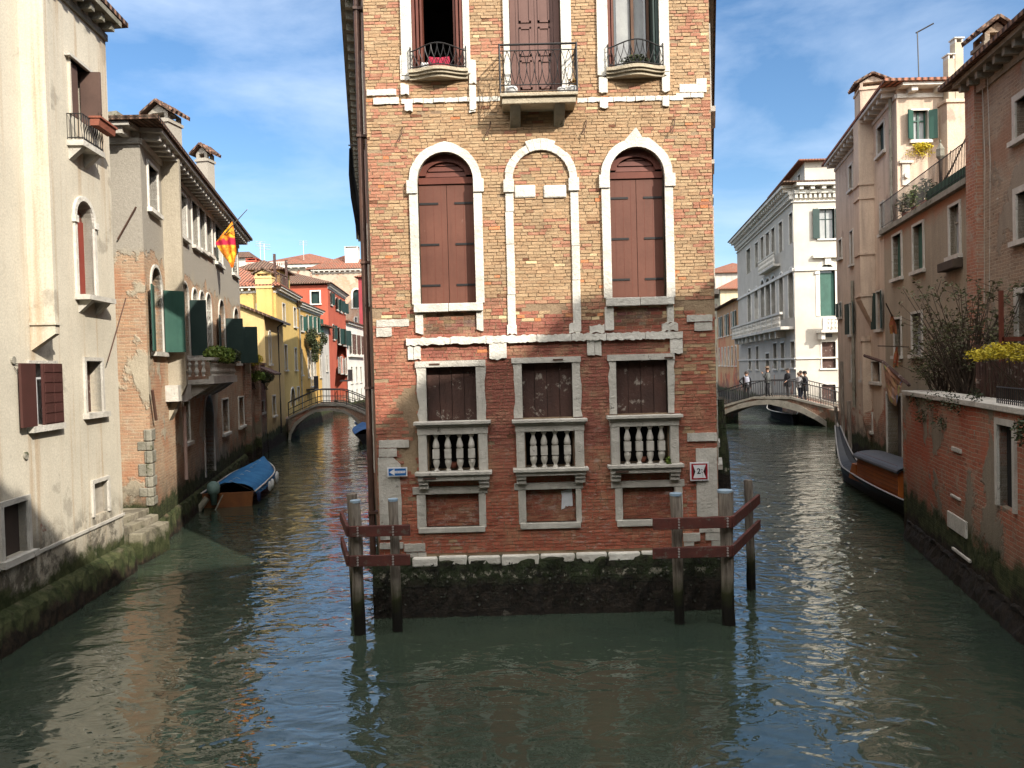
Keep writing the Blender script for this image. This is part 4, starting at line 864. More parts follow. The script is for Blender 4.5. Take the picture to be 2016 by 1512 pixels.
# ================================================================== left bank
# --- white stucco house
m_cream=facade('cream_stucco',((.58,.53,.43),(.49,.45,.365)),mortar=(.45,.40,.33),expose=-.06,slope=.012,zref=2.5,moss=.72,stain=.35,patch=((.38,.345,.28),.9,.60),mscale=.8,pbump=-.12,streakc=(.44,.37,.28),rust=.5,mold=.9)
h=House('stucco_house','cream stucco house with an arched red-shuttered window at the left edge','house',[(-6.85,3.),(-7.85,15.2),(-17,16.2),(-16,3.)],10.8,m_cream)
W=h.W[0]; R_=h.root
h.win(0,137,131,172,236,fill='dark',fmat=m_cream,fw=.05,sill=False,dep=.22,lab='upper window with brown folded shutters')
def leaf(house,W,u0,v0,u1,v1,d,mat,parent=None,name='shutter',th=.04,e=0):
    a0,a1,z0,z1=W.rect(u0,v0,u1,v1,d); q=MB(); W.box(q,a0,a1,z0,z1,d,d+th); return q.build(name,mat,parent or house.root)
a0,a1,z0,z1=W.holes[-1][0][0][0],W.holes[-1][0][1][0],W.holes[-1][0][0][1],W.holes[-1][0][2][1]
def folded(W,a,z0,z1,mat,par,sg,ext=.5,th=.04,d0=-.1):
    q=MB(); W.box(q,a-th/2,a+th/2,z0,z1,d0,d0+ext); return q.build('shutter',mat,par)
m_brs=weather('brown_shutter_wood',(.115,.070,.055),(.085,.052,.042),2,.6,None,.2,.005,streak=.4)
wn=R_.children[-1]; 
q=MB(); W.box(q,a0-.02,a0+.32,z0+.02,z1-.03,-.05,.0); q.build('shutter',m_brs,wn); folded(W,a1-.04,z0,z1,m_brs,wn,1,.36)
q=MB(); W.box(q,a0-.15,a1+.08,z1+.0,z1+.05,-.01,.10); q.build('lintel',m_stone2,wn)
# its balcony and flower box
s0=W.pix(131,272,0)[0]; s1=W.pix(207,305,.28)[0]; zs=W.pix(154,268,.28)[1]
mb=MB(); W.box(mb,s0,s1,zs-.10,zs,-.01,.28); 
for x in (s0+.05,s1-.25): P=W.P; mb.hexa([P(x,zs-.34,0),P(x+.14,zs-.34,0),P(x+.14,zs-.16,.2),P(x,zs-.16,.2),P(x,zs-.10,0),P(x+.14,zs-.10,0),P(x+.14,zs-.10,.25),P(x,zs-.10,.25)])
b=mb.build('balcony',m_stone2,R_)
q=MB()
for zz in (zs+.04,zs+.46): q.tube([W.P(s0+.03,zz,0),W.P(s0+.03,zz,.26),W.P(s1-.03,zz,.26),W.P(s1-.03,zz,0)],.010,5)
for k in range(19):
    x=s0+.03+(s1-s0-.06)*k/18; q.tube([W.P(x,zs,.26),W.P(x+(.05 if k%2 else -.05),zs+.23,.26),W.P(x,zs+.46,.26)],.008,4,False)
for k in range(4): q.tube([W.P(s0+.03,zs,.065*k),W.P(s0+.03,zs+.46,.065*k)],.008,4,False)
q.build('railing',m_iron,b)
fb=thing('flower_box','long terracotta flower box hung on the balcony rail of the cream house','flower box',W.P((s0+s1)/2,zs+.4,.36)); q=MB(); xa,xb=s0+(s1-s0)*.35,s1+.12
q.hexa([W.P(xa,zs+.34,.28),W.P(xb,zs+.34,.28),W.P(xb,zs+.34,.42),W.P(xa,zs+.34,.42),W.P(xa,zs+.48,.27),W.P(xb,zs+.48,.27),W.P(xb,zs+.48,.45),W.P(xa,zs+.48,.45)]); W.box(q,xa-.02,xb+.02,zs+.47,zs+.505,.26,.47); q.build('box',m_tpot,fb)
q=MB(); 
for k in range(26): p=W.P(U(xa+.1,xb-.1),zs+.48,.36); q.tube([p,p+V((U(-.06,.06),U(-.06,.06),U(.05,.16)))],.005,3,False)
q.build('dry_stems',m_twig,fb)
# arched red window
h.win(0,150,398,183,583,arch=True,fill='dark',fmat=m_stone,fw=.09,dep=.24,sill=False,lab='arched window with dark red shutters'); a=W.holes[-1][0]; a0,a1,z0=a[0][0],a[1][0],a[0][1]; z1=max(p[1] for p in a); wn=R_.children[-1]
m_redd=weather('deep_red_paint',(.24,.035,.022),(.17,.028,.018),2,.55,None,.2,.004,streak=.3)
zc=z1-(a1-a0)/2; q=MB(); W.box(q,a0,a1,z0+.02,zc,-.20,-.16); q.build('shutter',m_redd,wn); q=MB(); W.prism(q,archpoly(a0,a1,zc+.01,z1-.02),[],-.22,-.18); q.build('fanlight',m_redb,wn)
for xa,xb in ((a0-.12,a0),(a1,a1+.14)): q=MB(); W.box(q,xa,xb,zc-.12,zc,-.01,.07); q.build('impost',m_stone,wn)
q=MB(); W.box(q,a0-.12,a1+.3,z0-.09,z0,-.01,.26); P=W.P
for x in (a0,a1): q.hexa([P(x,z0-.32,0),P(x+.12,z0-.32,0),P(x+.12,z0-.14,.2),P(x,z0-.14,.2),P(x,z0-.09,0),P(x+.12,z0-.09,0),P(x+.12,z0-.09,.24),P(x,z0-.09,.24)])
q.build('sill',m_stone2,wn)
# low windows
h.win(0,58,716,108,836,fill=m_white,fmat=m_stone2,fw=.05,dep=.16,lab='window with two panelled dark brown shutters',sill=True); a=W.holes[-1][0]; a0,a1,z0,z1=a[0][0],a[1][0],a[0][1],a[2][1]; wn=R_.children[-1]
m_pan=weather('panelled_brown',(.075,.030,.026),(.055,.024,.02),2,.5,None,.2,.004)
for x0,x1,ang in ((a0,a0-.01,0),(a1-.42,a1+.12,1)):
    q=MB()
    if not ang: W.box(q,W.pix(42,776,.1)[0],a0-.005,z0,z1,.07,.11)
    else:
        x0=W.pix(83,776,.08)[0]; x1=W.pix(121,776,.08)[0]; W.box(q,x0,x1,z0,z1,.07,.11)
        for k in range(6): 
            zz=z0+(z1-z0)*k/6; W.box(q,x0+.03,(x0+x1)/2-.015,zz+.025,zz+(z1-z0)/6-.012,.11,.122); W.box(q,(x0+x1)/2+.015,x1-.03,zz+.025,zz+(z1-z0)/6-.012,.11,.122)
    q.build('shutter',m_pan,wn)
h.win(0,168,711,199,812,fill=m_dbrown,fmat=m_stone2,fw=.07,dep=.2,lab='narrow window with worn stone jambs'); 
h.win(0,183,948,211,1012,fill=weather('grey_wooden_hatch',(.42,.38,.32),(.30,.27,.22),8,.8,None,.5,.01,streak=.5),fmat=m_stone2,fw=.07,dep=.08,lab='grey meshed hatch near the steps',sill=False)
h.win(0,4,991,53,1095,fill=weather('brown_board',(.06,.042,.034),(.04,.03,.026),1.2,.6),fmat=m_stone2,fw=.08,dep=.12,lab='low dark boarded window',sill=True)
# ledge line, flue, roof, details
mb=MB(); zl=W.pix(120,1066)[1]; W.box(mb,0,W.L,zl-.03,zl+.02,-.01,.035); mb.build('plinth_moulding',m_stone2,R_)
am=W.pix(60,660)[0]; d=.2
mb=MB(); fa0=am; fd=.38; fa1=W.pix(118,655,fd)[0]; zb=W.pix(88,632,fd)[1]; zc=W.pix(75,697)[1]
W.box(mb,fa0,fa1,zb,10.78,-.02,fd); W.box(mb,fa0-.03,fa1+.03,zb-.04,zb,0,fd+.03); mb.hexa([P(fa0,zb-.45,-.01),P(fa1,zb-.45,-.01),P(fa1,zb-.18,fd),P(fa0,zb-.18,fd),P(fa0,zb-.04,-.01),P(fa1,zb-.04,-.01),P(fa1,zb-.04,fd),P(fa0,zb-.04,fd)]); mb.build('chimney_flue',m_cream,R_)
h.cornice(0,10.8,.26,.42,.14,mat=m_stoned,slab=.10,name='eaves'); h.finish(); h.roof(2.0,.34,m_tiled,z=10.92)
for u,v in ((24,709),(49,897)):
    s,z=W.pix(u,v); q=MB(); q.tube([P(s,z,0),P(s,z,.03)],.06,12); q.build('iron_plate',m_stoned,R_)
s,z=W.pix(25,716); q=MB(); q.tube([P(s,z,.02),P(s+.5,z-.02,.05)],.008,4); q.tube([P(s,z-.05,.02),P(s+.4,z-.45,.05)],.006,4); q.build('stay_wire',m_iron,R_)
q=MB(); s,z=W.pix(201,713); q.tube([P(s,z,.1),P(s+.9,z+1.3,.12)],.012,5); q.build('iron_bracket',m_rust,R_)
# mossy canal ledge at its foot
def ledge(name,A,B,z,out,n=26,jag=.05,mat=None,label=None,cat='kerb'):
    Wl=Wall(A,B); mb=MB(); rows=[(-1.2,out+.04),(.05,out+.03),(z*.5,out+.01),(z*.85,out-.03),(z,out*.6),(z+.06,-.02)]; vs=[]
    for ri,(zz,d) in enumerate(rows):
        for k in range(n+1): vs.append(Wl.P(Wl.L*k/n,zz+(U(-.03,.03) if 0<ri<5 else 0),d+(U(-jag,jag)*.5 if ri<5 else 0)))
    mb.add(vs,[(r*(n+1)+k,r*(n+1)+k+1,(r+1)*(n+1)+k+1,(r+1)*(n+1)+k) for r in range(5) for k in range(n)])
    for e in (0,n): mb.add([vs[r*(n+1)+e] for r in range(6)]+[Wl.P(Wl.L*e/n,-1.2,-.1)],[tuple(range(7))])
    return mb.build(name,mat or m_ledge,None,label=label)
m_ledge=facade('mossy_canal_ledge',((.20,.17,.11),(.13,.11,.07)),br=((.16,.11,.07),(.12,.09,.06)),expose=.1,moss=.62,stain=.6,white=.72)
tag(ledge('stone_ledge',(-6.85,3.),(-7.85,15.2),.50,.22,110,.045),'mossy stone ledge along the foot of the cream stucco house','ledge')
# steps between the first two houses
st=thing('water_steps','worn stone water steps beside the brick corner on the left bank','steps',(-8.3,16.3,0))
for k,(x0,x1,y0,y1,z) in enumerate(((-9.6,-8.25,15.4,17.2,.94),(-8.25,-8.02,15.5,17.15,.80),(-8.02,-7.74,15.7,17.05,.65))):
    q=MB(); q.hexa([(x0,y0,-1),(x1,y0,-1),(x1-.04,y1,-1),(x0,y1,-1),(x0,y0,z),(x1,y0,z),(x1-.04,y1,z-.02),(x0,y1,z)]); q.build('step',facade('worn_step_%d'%k,((.40,.36,.28),(.26,.24,.16)),expose=-.3,moss=.42+.12*(2-k),stain=.5,mold=.7),st,bevel=.02)
# --- brick and plaster house with chimneys
m_l2=facade('patched_plaster_brick',((.46,.40,.30),(.36,.31,.23)),br=((.40,.26,.165),(.31,.19,.125)),mortar=(.44,.36,.26),expose=.19,btop=6.6,mold=.6,slope=-.0,zref=6.,moss=.95,mscale=.34,stain=.3,white=.70,patch2=((.34,.31,.26),7.2))
h=House('brick_plaster_house','long crumbling brick and plaster house with two chimneys on the left canal','house',[(-8.25,17.3),(-11.3,32.),(-19,34.),(-16,17.3)],9.45,m_l2)
W=h.W[0]; P=W.P; R_=h.root
for (u0,v0,u1,v1) in ((291,330,309,415),(352,384,366,466)): h.win(0,u0,v0,u1,v1,fill='dark',fmat=m_stone,fw=.06,dep=.26)
for (u0,v0,u1,v1) in ((377,400,389,485),(391,410,403,492),(405,420,416,500)): h.win(0,u0,v0,u1,v1,fill=m_curt,fmat=m_stone,fw=.05,dep=.12,slw=.0)
for (u0,v0,u1,v1) in ((423,447,436,519),(456,474,466,540)): h.win(0,u0,v0,u1,v1,fill='green',fmat=m_stone,fw=.06,dep=.16,shut='closed',smat=m_greend)
h.win(0,298,528,318,693,arch=True,fill='green',fmat=m_stone2,fw=.07,dep=.2,shut='open',smat=m_green,ajar=(172,122),lab='arched window with green shutters by the sunlit corner')
h.win(0,358,558,371,700,arch=True,fill='dark',fmat=m_stone2,fw=.06,dep=.2,shut='open',smat=m_greend,ajar=(172,95))
for u in (384,398,411): h.win(0,u-5,570+(u-384)*.35,u+5,708,arch=True,fill=m_curt,fmat=m_stone,fw=.05,dep=.15,sill=False)
h.win(0,431,592,442,712,arch=True,fill='dark',fmat=m_stone2,fw=.05,dep=.2,shut='open',smat=m_greend,ajar=(174,110))
h.win(0,460,608,470,715,arch=True,fill='dark',fmat=m_stone2,fw=.05,dep=.2,shut='open',smat=m_greend,ajar=(174,110))
for r in ((360,790,372,870),(437,786,449,852),(470,782,480,838)): h.win(0,*r,fill='dark',fmat=m_stone,fw=.05,dep=.2)
h.win(0,402,778,420,935,arch=True,fill=m_stoned,fmat=m_stone2,fw=.09,dep=.35,sill=False,lab='arched water door')
# corbelled flue
a0=W.pix(326,500)[0]; a1=W.pix(352,500,.35)[0]; fd=.42; zb=W.pix(345,760,.4)[1]
mb=MB(); W.box(mb,a0,a1,zb,9.4,-.02,fd); 
for z in (4.,6.2): W.box(mb,a0-.04,a1+.04,z,z+.05,0,fd+.04)
mb.hexa([P(a0+.1,zb-.9,-.01),P(a1-.1,zb-.9,-.01),P(a1-.1,zb-.7,.1),P(a0+.1,zb-.7,.1),P(a0,zb,-.01),P(a1,zb,-.01),P(a1,zb,fd),P(a0,zb,fd)]); mb.build('chimney_flue',facade('flue_plaster',((.40,.35,.27),(.32,.28,.21)),expose=-.3,moss=-2,stain=.4),R_)
mb=MB(); s,z=W.pix(352,785,.2); W.box(mb,s-.5,s+1.0,z-.05,z+.35,0,.3); mb.build('stone_lintel',m_stone2,R_)
mb=MB(); s,zt=W.pix(362,800,.12); zb2=W.pix(370,942,.12)[1]; mb.tube([P(s,zt,.12),P(s,zb2,.12)],.05,8); mb.build('rain_pipe',weather('pink_pipe',(.52,.36,.31),(.42,.29,.25),3,.6),R_)
# balcony with plants
a0=W.pix(386,720,.3)[0]; a1=W.pix(457,720,.6)[0]; zt=W.pix(392,700,.4)[1]; zb=W.pix(392,748,.4)[1]; zt-=.05
mb=MB(); W.box(mb,a0,a1,zb-.12,zb,-.01,.75); W.box(mb,a0,a1,zt-.08,zt,.6,.76); W.box(mb,a0,a1,zb,zb+.1,.62,.74); W.box(mb,a0,a0+.1,zt-.08,zt,0,.6)
for k in range(4): x=a0+.2+(a1-a0-.6)*k/3; mb.hexa([P(x,zb-.55,0),P(x+.18,zb-.55,0),P(x+.18,zb-.4,.3),P(x,zb-.4,.3),P(x,zb-.12,0),P(x+.18,zb-.12,0),P(x+.18,zb-.12,.7),P(x,zb-.12,.7)])
b=mb.build('stone_balcony',m_stone2,R_,label='stone balcony with shaggy plants')
n=16
for k in range(n):
    q=MB(); x=a0+.1+(a1-a0-.2)*(k+.5)/n; c=P(x,zb+.1,.68); hh=zt-zb-.18; q.lathe(c,[(r,z*hh) for r,z in ((.05,0),(.03,.1),(.07,.3),(.03,.55),(.06,.75),(.03,.92),(.05,1))],8); q.build('baluster',m_stone2,b)
for k in range(3):
    q=MB(); c=P(a0+.05,zb+.1,.12+.18*k); q.lathe(c,[(r,z*hh) for r,z in ((.05,0),(.03,.1),(.07,.3),(.03,.55),(.06,.75),(.03,.92),(.05,1))],8); q.build('baluster',m_stone2,b)
for k,(x,l) in enumerate(((.25,'first'),(.5,''),(.78,''))):
    q=MB(); p=P(a0+(a1-a0)*x,zt+.1,.68); leaves(q,p,(.28,.75,.26),900,.05); 
    lab=['yellow green trough plant at the near end of the left stone balcony','shaggy green trough plant in the middle of the left stone balcony','drooping dark plant at the far end of the left stone balcony'][k]
    tag(q.build('balcony_plant',(m_leafg,m_leafg,m_leafd)[k]),lab,'plant','plants on the left stone balcony')
# eaves and roof
h.cornice(0,9.42,.42,.42,.13,mat=m_stone2,slab=.09,name='eaves'); h.cornice(3,9.42,.42,.5,.15,mat=m_stone2,slab=.09,name='eaves'); h.finish(); h.roof(1.2,.55,m_tiled,z=9.52)
ch1=chimney(h,-9.12,20.6,9.3,10.72,.58,.58,m_l2,rz=-.2,capm=m_tiled); chimney(h,-9.92,25.3,9.4,11.0,.40,.40,m_l2,rz=-.2,capm=m_tiled)
mb=MB(); mb.add([(-10.4,18.6,9.6),(-9.4,18.6,9.6),(-9.4,20,9.6),(-10.4,20,9.6),(-10.4,18.6,10.25),(-9.4,18.6,10.35),(-9.4,20,10.35),(-10.4,20,10.25)],[(0,1,5,4),(1,2,6,5),(4,5,6,7),(0,4,7,3)]); mb.build('dormer',m_stoned,R_)
# rusty rods, quoins
q=MB(); Wn=h.W[3]; s,z=Wn.pix(270,408); s2,z2=Wn.pix(234,472); q.tube([Wn.P(s,z,.05),Wn.P(s2,z2,.05)],.02,5); q.build('iron_rod',m_rust,R_)
q=MB(); s,z=W.pix(295,768,.05); q.tube([P(s,z,.1),P(s+.25,z-.7,.1)],.035,5); q.build('iron_rod',m_rust,R_)
mb=MB(); z=.95
while z<2.5:
    k=int(z*4)%2; hh=U(.2,.3); q0=.35 if k else .2
    mb.hexa([P(-.03,z,.03),P(q0,z,.03),P(q0,z,-.1),P(-.03,z,-.1),P(-.03,z+hh-.015,.03),P(q0,z+hh-.015,.03),P(q0,z+hh-.015,-.1),P(-.03,z+hh-.015,-.1)]); L3=Wn.L; Wn.box(mb,L3-.5+q0,L3-.0,z,z+hh-.015,-.05,.025); z+=hh
mb.build('quoins',m_stoned,R_,bevel=.02)
tag(ledge('stone_ledge',(-8.25,17.3),(-11.3,32.),.5,.12,80,.07),'mossy stone ledge along the foot of the crumbling brick house','ledge')
# flag of red and gold
fp0=atY(397,513,27.); fp1=atY(487,412,25.3); 
fl=thing('flag','gold and red flag hanging from a slanted pole on the left house','flag',fp0); q=MB(); q.tube([fp0,fp0.lerp(fp1,.5)+V((0,0,.02)),fp1],[.025,.022,.012],6); q.build('pole',m_stoned,fl)
top=[atY(u,v,26.1) for u,v in ((457,437),(424,478))]; n,m=14,12; vs=[]
edgeL=[(424,478),(432,492),(441,505),(452,519),(455,527)]; edgeR=[(457,436),(461,455),(464,478),(466,498),(459,527)]
def interp(L_,t): t*=len(L_)-1; i=min(int(t),len(L_)-2); f=t-i; return (L_[i][0]*(1-f)+L_[i+1][0]*f,L_[i][1]*(1-f)+L_[i+1][1]*f)
for i in range(n+1):
    for j in range(m+1):
        a,b=interp(edgeL,i/n),interp(edgeR,i/n); f=j/m; u=a[0]*(1-f)+b[0]*f; v=a[1]*(1-f)+b[1]*f; vs.append(atY(u,v,26.1+.05*math.sin(j*1.1+i*.35)))
mb=MB(); mb.add(vs,[(i*(m+1)+j,i*(m+1)+j+1,(i+1)*(m+1)+j+1,(i+1)*(m+1)+j) for i in range(n) for j in range(m)])
def flagmat():
    t=NT('flag_cloth'); p=t.pos(kind='obj'); n=t.noise(p,17,6,.75,.8); c=t.mix(t.ramp(n,.42,.56),(.55,.10,.01),(.72,.27,.02)); c=t.mix(t.ramp(t.noise(p,2.6,2),.50,.56),c,(.80,.45,.03)); 
    z_=t.z(p); k=t.math('MULTIPLY',t.ramp(z_,.75,.80),t.ramp(z_,1.08,1.0)); c=t.mix(t.math('MULTIPLY',k,t.ramp(t.noise(p,2.6,2),.44,.5)),c,(.42,.015,.05)); return t.fin(c,.8)
mb.build('cloth',flagmat(),fl,smooth=True)
# --- garden wall with plants
m_l3=facade('ruined_garden_wall',((.26,.21,.15),(.17,.14,.10)),br=((.27,.12,.08),(.18,.09,.06)),expose=.17,moss=.9,stain=.5)
h=House('garden_wall','low ruined brick garden wall overgrown with plants before the yellow houses','wall',[(-11.3,32.05),(-12.25,37.9),(-13.6,37.9),(-12.8,32.05)],4.3,m_l3)
h.win(0,511,790,519,812,fill='dark',fmat=m_stone2,fw=.05); h.finish()
mb=MB(); Wg=h.W[0]; Wg.box(mb,0,Wg.L,4.3,4.4,-.5,.08); Wg.box(mb,2.6,2.95,0,4.6,0,.25); Wg.box(mb,0.2,.5,0,5.0,0,.25); mb.build('pillars',m_l3,h.root)
mb=MB(); mb.hexa([Wg.P(3.3,4.1,0),Wg.P(5.6,4.1,0),Wg.P(5.6,3.8,.8),Wg.P(3.3,3.8,.8),Wg.P(3.3,4.25,0),Wg.P(5.6,4.25,0),Wg.P(5.6,3.88,.82),Wg.P(3.3,3.88,.82)]); mb.build('lean_to_roof',m_dbrown,h.root)
for u,v,Y,r,mt,l in ((497,708,33.5,(.45,.5,.30),m_leafy,'yellow flowering shrub on the ruined garden wall'),(500,740,34.,(.5,.5,.28),m_leafg,'bright green grassy plant below the yellow shrub'),(523,742,35.5,(.4,.4,.3),m_leafd,'dark climbing plant on the far end of the garden wall')):
    q=MB(); p=atY(u,v,Y); leaves(q,p,r,700,.06); o=thing('shrub',l,'shrub',(p.x,p.y,p.z-.3)); q.build('foliage',mt,o); q=MB()
    for k in range(8): q.tube([(p.x+U(-.1,.1),p.y,p.z-.6),(p.x+U(-r[0],r[0]),p.y+U(-.3,.3),p.z+U(0,r[2]))],.012,4,False)
    q.build('stems',m_twig,o)
# --- yellow annex, yellow houses, white, red
m_yel=facade('yellow_plaster',((.60,.42,.15),(.53,.36,.12)),mortar=(.4,.35,.3),expose=-.02,slope=.10,zref=1.2,moss=.9,stain=.3,patch=((.50,.40,.22),.8,.68))
m_yel2=facade('ochre_yellow_plaster',((.58,.36,.11),(.50,.30,.09)),expose=-.02,slope=.10,zref=1.2,moss=.9,stain=.3)
m_pyel=facade('pale_yellow_plaster',((.66,.50,.24),(.58,.42,.18)),expose=-.02,slope=.09,zref=1.6,moss=.9,stain=.3,patch=((.52,.42,.26),.8,.66))
h=House('yellow_annex','pale yellow annex with a sloping roof and a black downpipe before the left bridge','house',[(-12.25,38.),(-13.1,43.9),(-14.7,43.9),(-13.85,38.)],6.8,m_pyel)
h.tops={0:[(h.W[0].L,6.8),(0,6.8)],3:[(h.W[3].L,6.8),(0,7.45)],2:[(h.W[2].L,7.45),(0,7.45)],1:[(h.W[1].L,7.45),(0,6.8)]}
h.win(0,529,652,533,716,arch=True,fill=m_curt,fmat=m_stone,fw=.06,dep=.12); h.win(0,536,780,542,818,fill='dark',fmat=m_stone,fw=.08)
h.finish(); W=h.W[0]; mb=MB(); mb.hexa([(-11.85,37.8,6.62),(-12.75,44.,6.62),(-14.8,44.,7.5),(-13.9,37.8,7.5),(-11.85,37.8,6.74),(-12.75,44.,6.74),(-14.8,44.,7.62),(-13.9,37.8,7.62)]); mb.build('roof',m_tiled,h.root)
mb=MB(); W.box(mb,-.3,W.L,6.6,6.7,.35,.45); mb.tube([W.P(3.6,6.6,.4),W.P(3.6,6.4,.1),W.P(3.6,.6,.1)],.05,6); mb.build('gutter_and_pipe',m_iron,h.root)
h=House('yellow_house','sunlit yellow house with a pedimented chimney behind the annex','house',[(-13.6,44.4),(-14.4,51.6),(-22.,52.5),(-21.,44.4)],8.85,m_yel)
W=h.W[3]; h.win(3,507,600,512,622,fill='curtain',fmat=m_stone,fw=.08)
for r in ((556,599,561,636),(578,607,583,643),(560,680,565,728),(580,686,584,728)): h.win(0,*r,fill='green',fmat=m_stone2,fw=.07,dep=.12)
h.win(0,572,764,580,800,arch=True,fill='dark',fmat=m_stone,fw=.1,sill=False); h.win(0,585,762,589,790,fill='dark',fmat=m_stone2,fw=.06,sill=False)
s0,s1,_,_=W.rect(510,600,540,640); mb=MB(); W.box(mb,s0,s1,2,8.84,-.01,.35); mb.build('chimney_flue',m_yel,h.root)
c=W.P((s0+s1)/2,8.85,.1); chimney(h,c.x,c.y,8.8,9.5,.95,.6,m_pyel,capm=m_tiled)
h.cornice(0,8.85,.3,.4,.1,mat=m_stone); h.cornice(3,8.85,.3,.4,.1,mat=m_stone); h.finish(); h.roof(1.9,.4,m_tile,z=8.94)
h=House('yellow_house','ochre house with a long row of green shutters and hanging plants','house',[(-14.4,51.7),(-14.95,60.),(-22,60.5),(-21.5,52.6)],8.55,m_yel2)
for r in ((591,622,596,651),(603,621,607,651),(612,622,616,652),(620,624,624,654),(628,628,632,656)): h.win(0,*r,fill='dark',fmat=m_stone2,fw=.05,shut='open',smat=m_green,ajar=165)
for r in ((592,688,595,738),(606,690,608,742),(618,693,621,740),(631,700,634,742)): h.win(0,*r,fill='dark',fmat=m_stone2,fw=.05)
h.win(0,611,690,617,760,arch=True,fill='dark',fmat=m_stone,fw=.06); h.cornice(0,8.5,.3,.4,.1,mat=m_stone)
h.finish(); h.roof(1.3,.4,m_tiled,z=8.6); W=h.W[0]
mb=MB(); q=atY(598,735,53.); mb.tube([W.P(.3,8.5,.08),W.P(.3,1,.08)],.05,6); a=W.pix(620,740,.4)[0]; mb.build('rain_pipe',m_stoned,h.root)
mb=MB(); s,z=W.pix(618,765,.4); W.box(mb,s-.8,s+.8,z-.1,z,0,.6); W.box(mb,s-.8,s+.8,z+.85,z+.9,.55,.6)
for k in range(10): W.box(mb,s-.78+k*.17,s-.75+k*.17,z,z+.85,.56,.59)
mb.build('balcony',m_iron,h.root)
q=MB(); p=atY(614,664,55.5)
for k in range(16): leaves(q,(p.x+.35+U(-.1,.1),p.y+U(-2.4,2.2),p.z+U(-.1,.75)-abs(U(-.9,.9))),(.25,U(.3,.6),U(.25,.5)),130,.085)
for k in range(8): leaves(q,(p.x+.35,p.y+U(-1.2,1.2),p.z-U(.5,1.5)),(.15,.2,.4),70,.08)
tag(q.build('hanging_plant',m_leafd),'long dark plant trailing below the row of green shutters','plant')
# dormer loggia over it
h=House('roof_loggia','small yellow roof loggia with a green window above the ochre house','roof room',[(-15.6,52.),(-15.8,55.),(-18.6,55.),(-18.4,52.)],10.9,m_yel2,z0=8.5)
h.winm(0,.5,2.5,9.3,10.5,fill='green',fmat=m_green,fw=.03); h.winm(3,.4,2.4,9.3,10.5,fill='green',fmat=m_green,fw=.03); h.finish(); h.roof(.9,.35,m_tiled)
m_grey=facade('grey_white_plaster',((.50,.47,.42),(.38,.35,.31)),expose=0,slope=.08,zref=1.5,moss=.9,stain=.6)
h=House('narrow_grey_house','narrow grey white house between the ochre and red houses','house',[(-14.95,60.1),(-15.12,63.4),(-20,63.6),(-20,60.6)],7.5,m_grey)
h.win(0,642,700,645,730,fill='dark',fmat=m_stone2,fw=.05); h.finish(); h.roof(.6,.5,m_tiled)
m_redp=facade('red_plaster',((.43,.105,.06),(.36,.08,.05)),mortar=(.4,.3,.25),expose=0,slope=.07,zref=2.5,moss=.9,stain=.25)
h=House('red_house','bright red house with dark green shutters beyond the left bridge','house',[(-15.12,63.5),(-15.95,74.),(-24,75),(-23,63.5)],11.1,m_redp)
h.win(3,613,574,629,598,fill='green',fmat=m_stone,fw=.12)
for r in ((650,576,653,600),(661,588,665,610),(668,591,672,614),(679,598,682,618)): h.win(0,*r,fill='dark',fmat=m_stone2,fw=.06,shut='open',smat=m_greend,ajar=160)
for r in ((664,646,669,677),(674,650,680,680),(683,652,687,681),(671,703,674,735),(683,706,686,736),(655,640,658,668)): h.win(0,*r,fill='curtain' if r[1]>700 else 'dark',fmat=m_stone2,fw=.06,shut=None if r[1]>700 else 'open',smat=m_greend,ajar=160)
W=h.W[0]; mb=MB(); s,z=W.pix(682,748,.4); W.box(mb,s-1.5,s+1.5,z-.12,z,0,.8); 
for k in range(15): W.box(mb,s-1.48+k*.21,s-1.45+k*.21,z,z+.9,.75,.78)
W.box(mb,s-1.5,s+1.5,z+.9,z+.95,.72,.8); mb.build('balcony',m_iron,h.root)
h.cornice(0,11.1,.25,.5,.12,mat=m_stone); h.finish(); h.roof(1.6,.4,m_tiled,z=11.2)
h=House('white_house','small white house with three dark windows at the far end of the left canal','house',[(-15.95,74.1),(-16.1,84),(-24,85),(-24,75.2)],8.7,facade('white_plaster',((.68,.66,.61),(.58,.56,.50)),expose=-.05,slope=.05,zref=1,moss=.9,stain=.3))
for x in (1.5,4.0,6.5): h.winm(0,x,x+1.1,5.6,7.6,fill='dark',fmat=m_stone,fw=.08,shut='open',smat=m_dbrown); h.winm(0,x,x+1.,2.7,4.3,fill='dark',fmat=m_stone,fw=.08)
for x in (1.5,4.,6.5): h.winm(0,x,x+.8,.9,2.0,fill='dark',fmat=m_stone,fw=.08)
W=h.W[0]; mb=MB(); W.box(mb,.5,8.5,5.3,5.5,0,.3); W.box(mb,0,W.L,8.5,8.7,0,.25); mb.build('string_course',m_stone,h.root); h.finish(); h.roof(1.,.4,m_tiled)
h=House('maroon_house','tall dull crimson house closing the left canal beside the corner house','house',[(-17.,86.),(-8.6,86.),(-8.6,96.),(-17.,96)],14.4,facade('crimson_plaster',((.30,.05,.06),(.22,.04,.045)),expose=0,slope=.05,zref=2,moss=.9))
h.finish(); h.roof(1.5,.4,m_tile)
h=House('brick_palazzo','pale brick palazzo with one tall arched green window above the white house','palazzo',[(-24.,93.),(-16.4,93.),(-16.4,104.),(-24,104.)],16.2,facade('pale_brick_wall',((.50,.40,.30),(.42,.33,.25)),br=((.46,.28,.18),(.38,.22,.15)),mortar=(.5,.42,.34),expose=.15,moss=.9))
h.win(0,695,570,710,606,arch=True,fill='green',fmat=m_stone,fw=.22,dep=.3,lab='tall arched green window'); h.win(0,699,625,703,640,fill='curtain',fmat=m_stone,fw=.1)
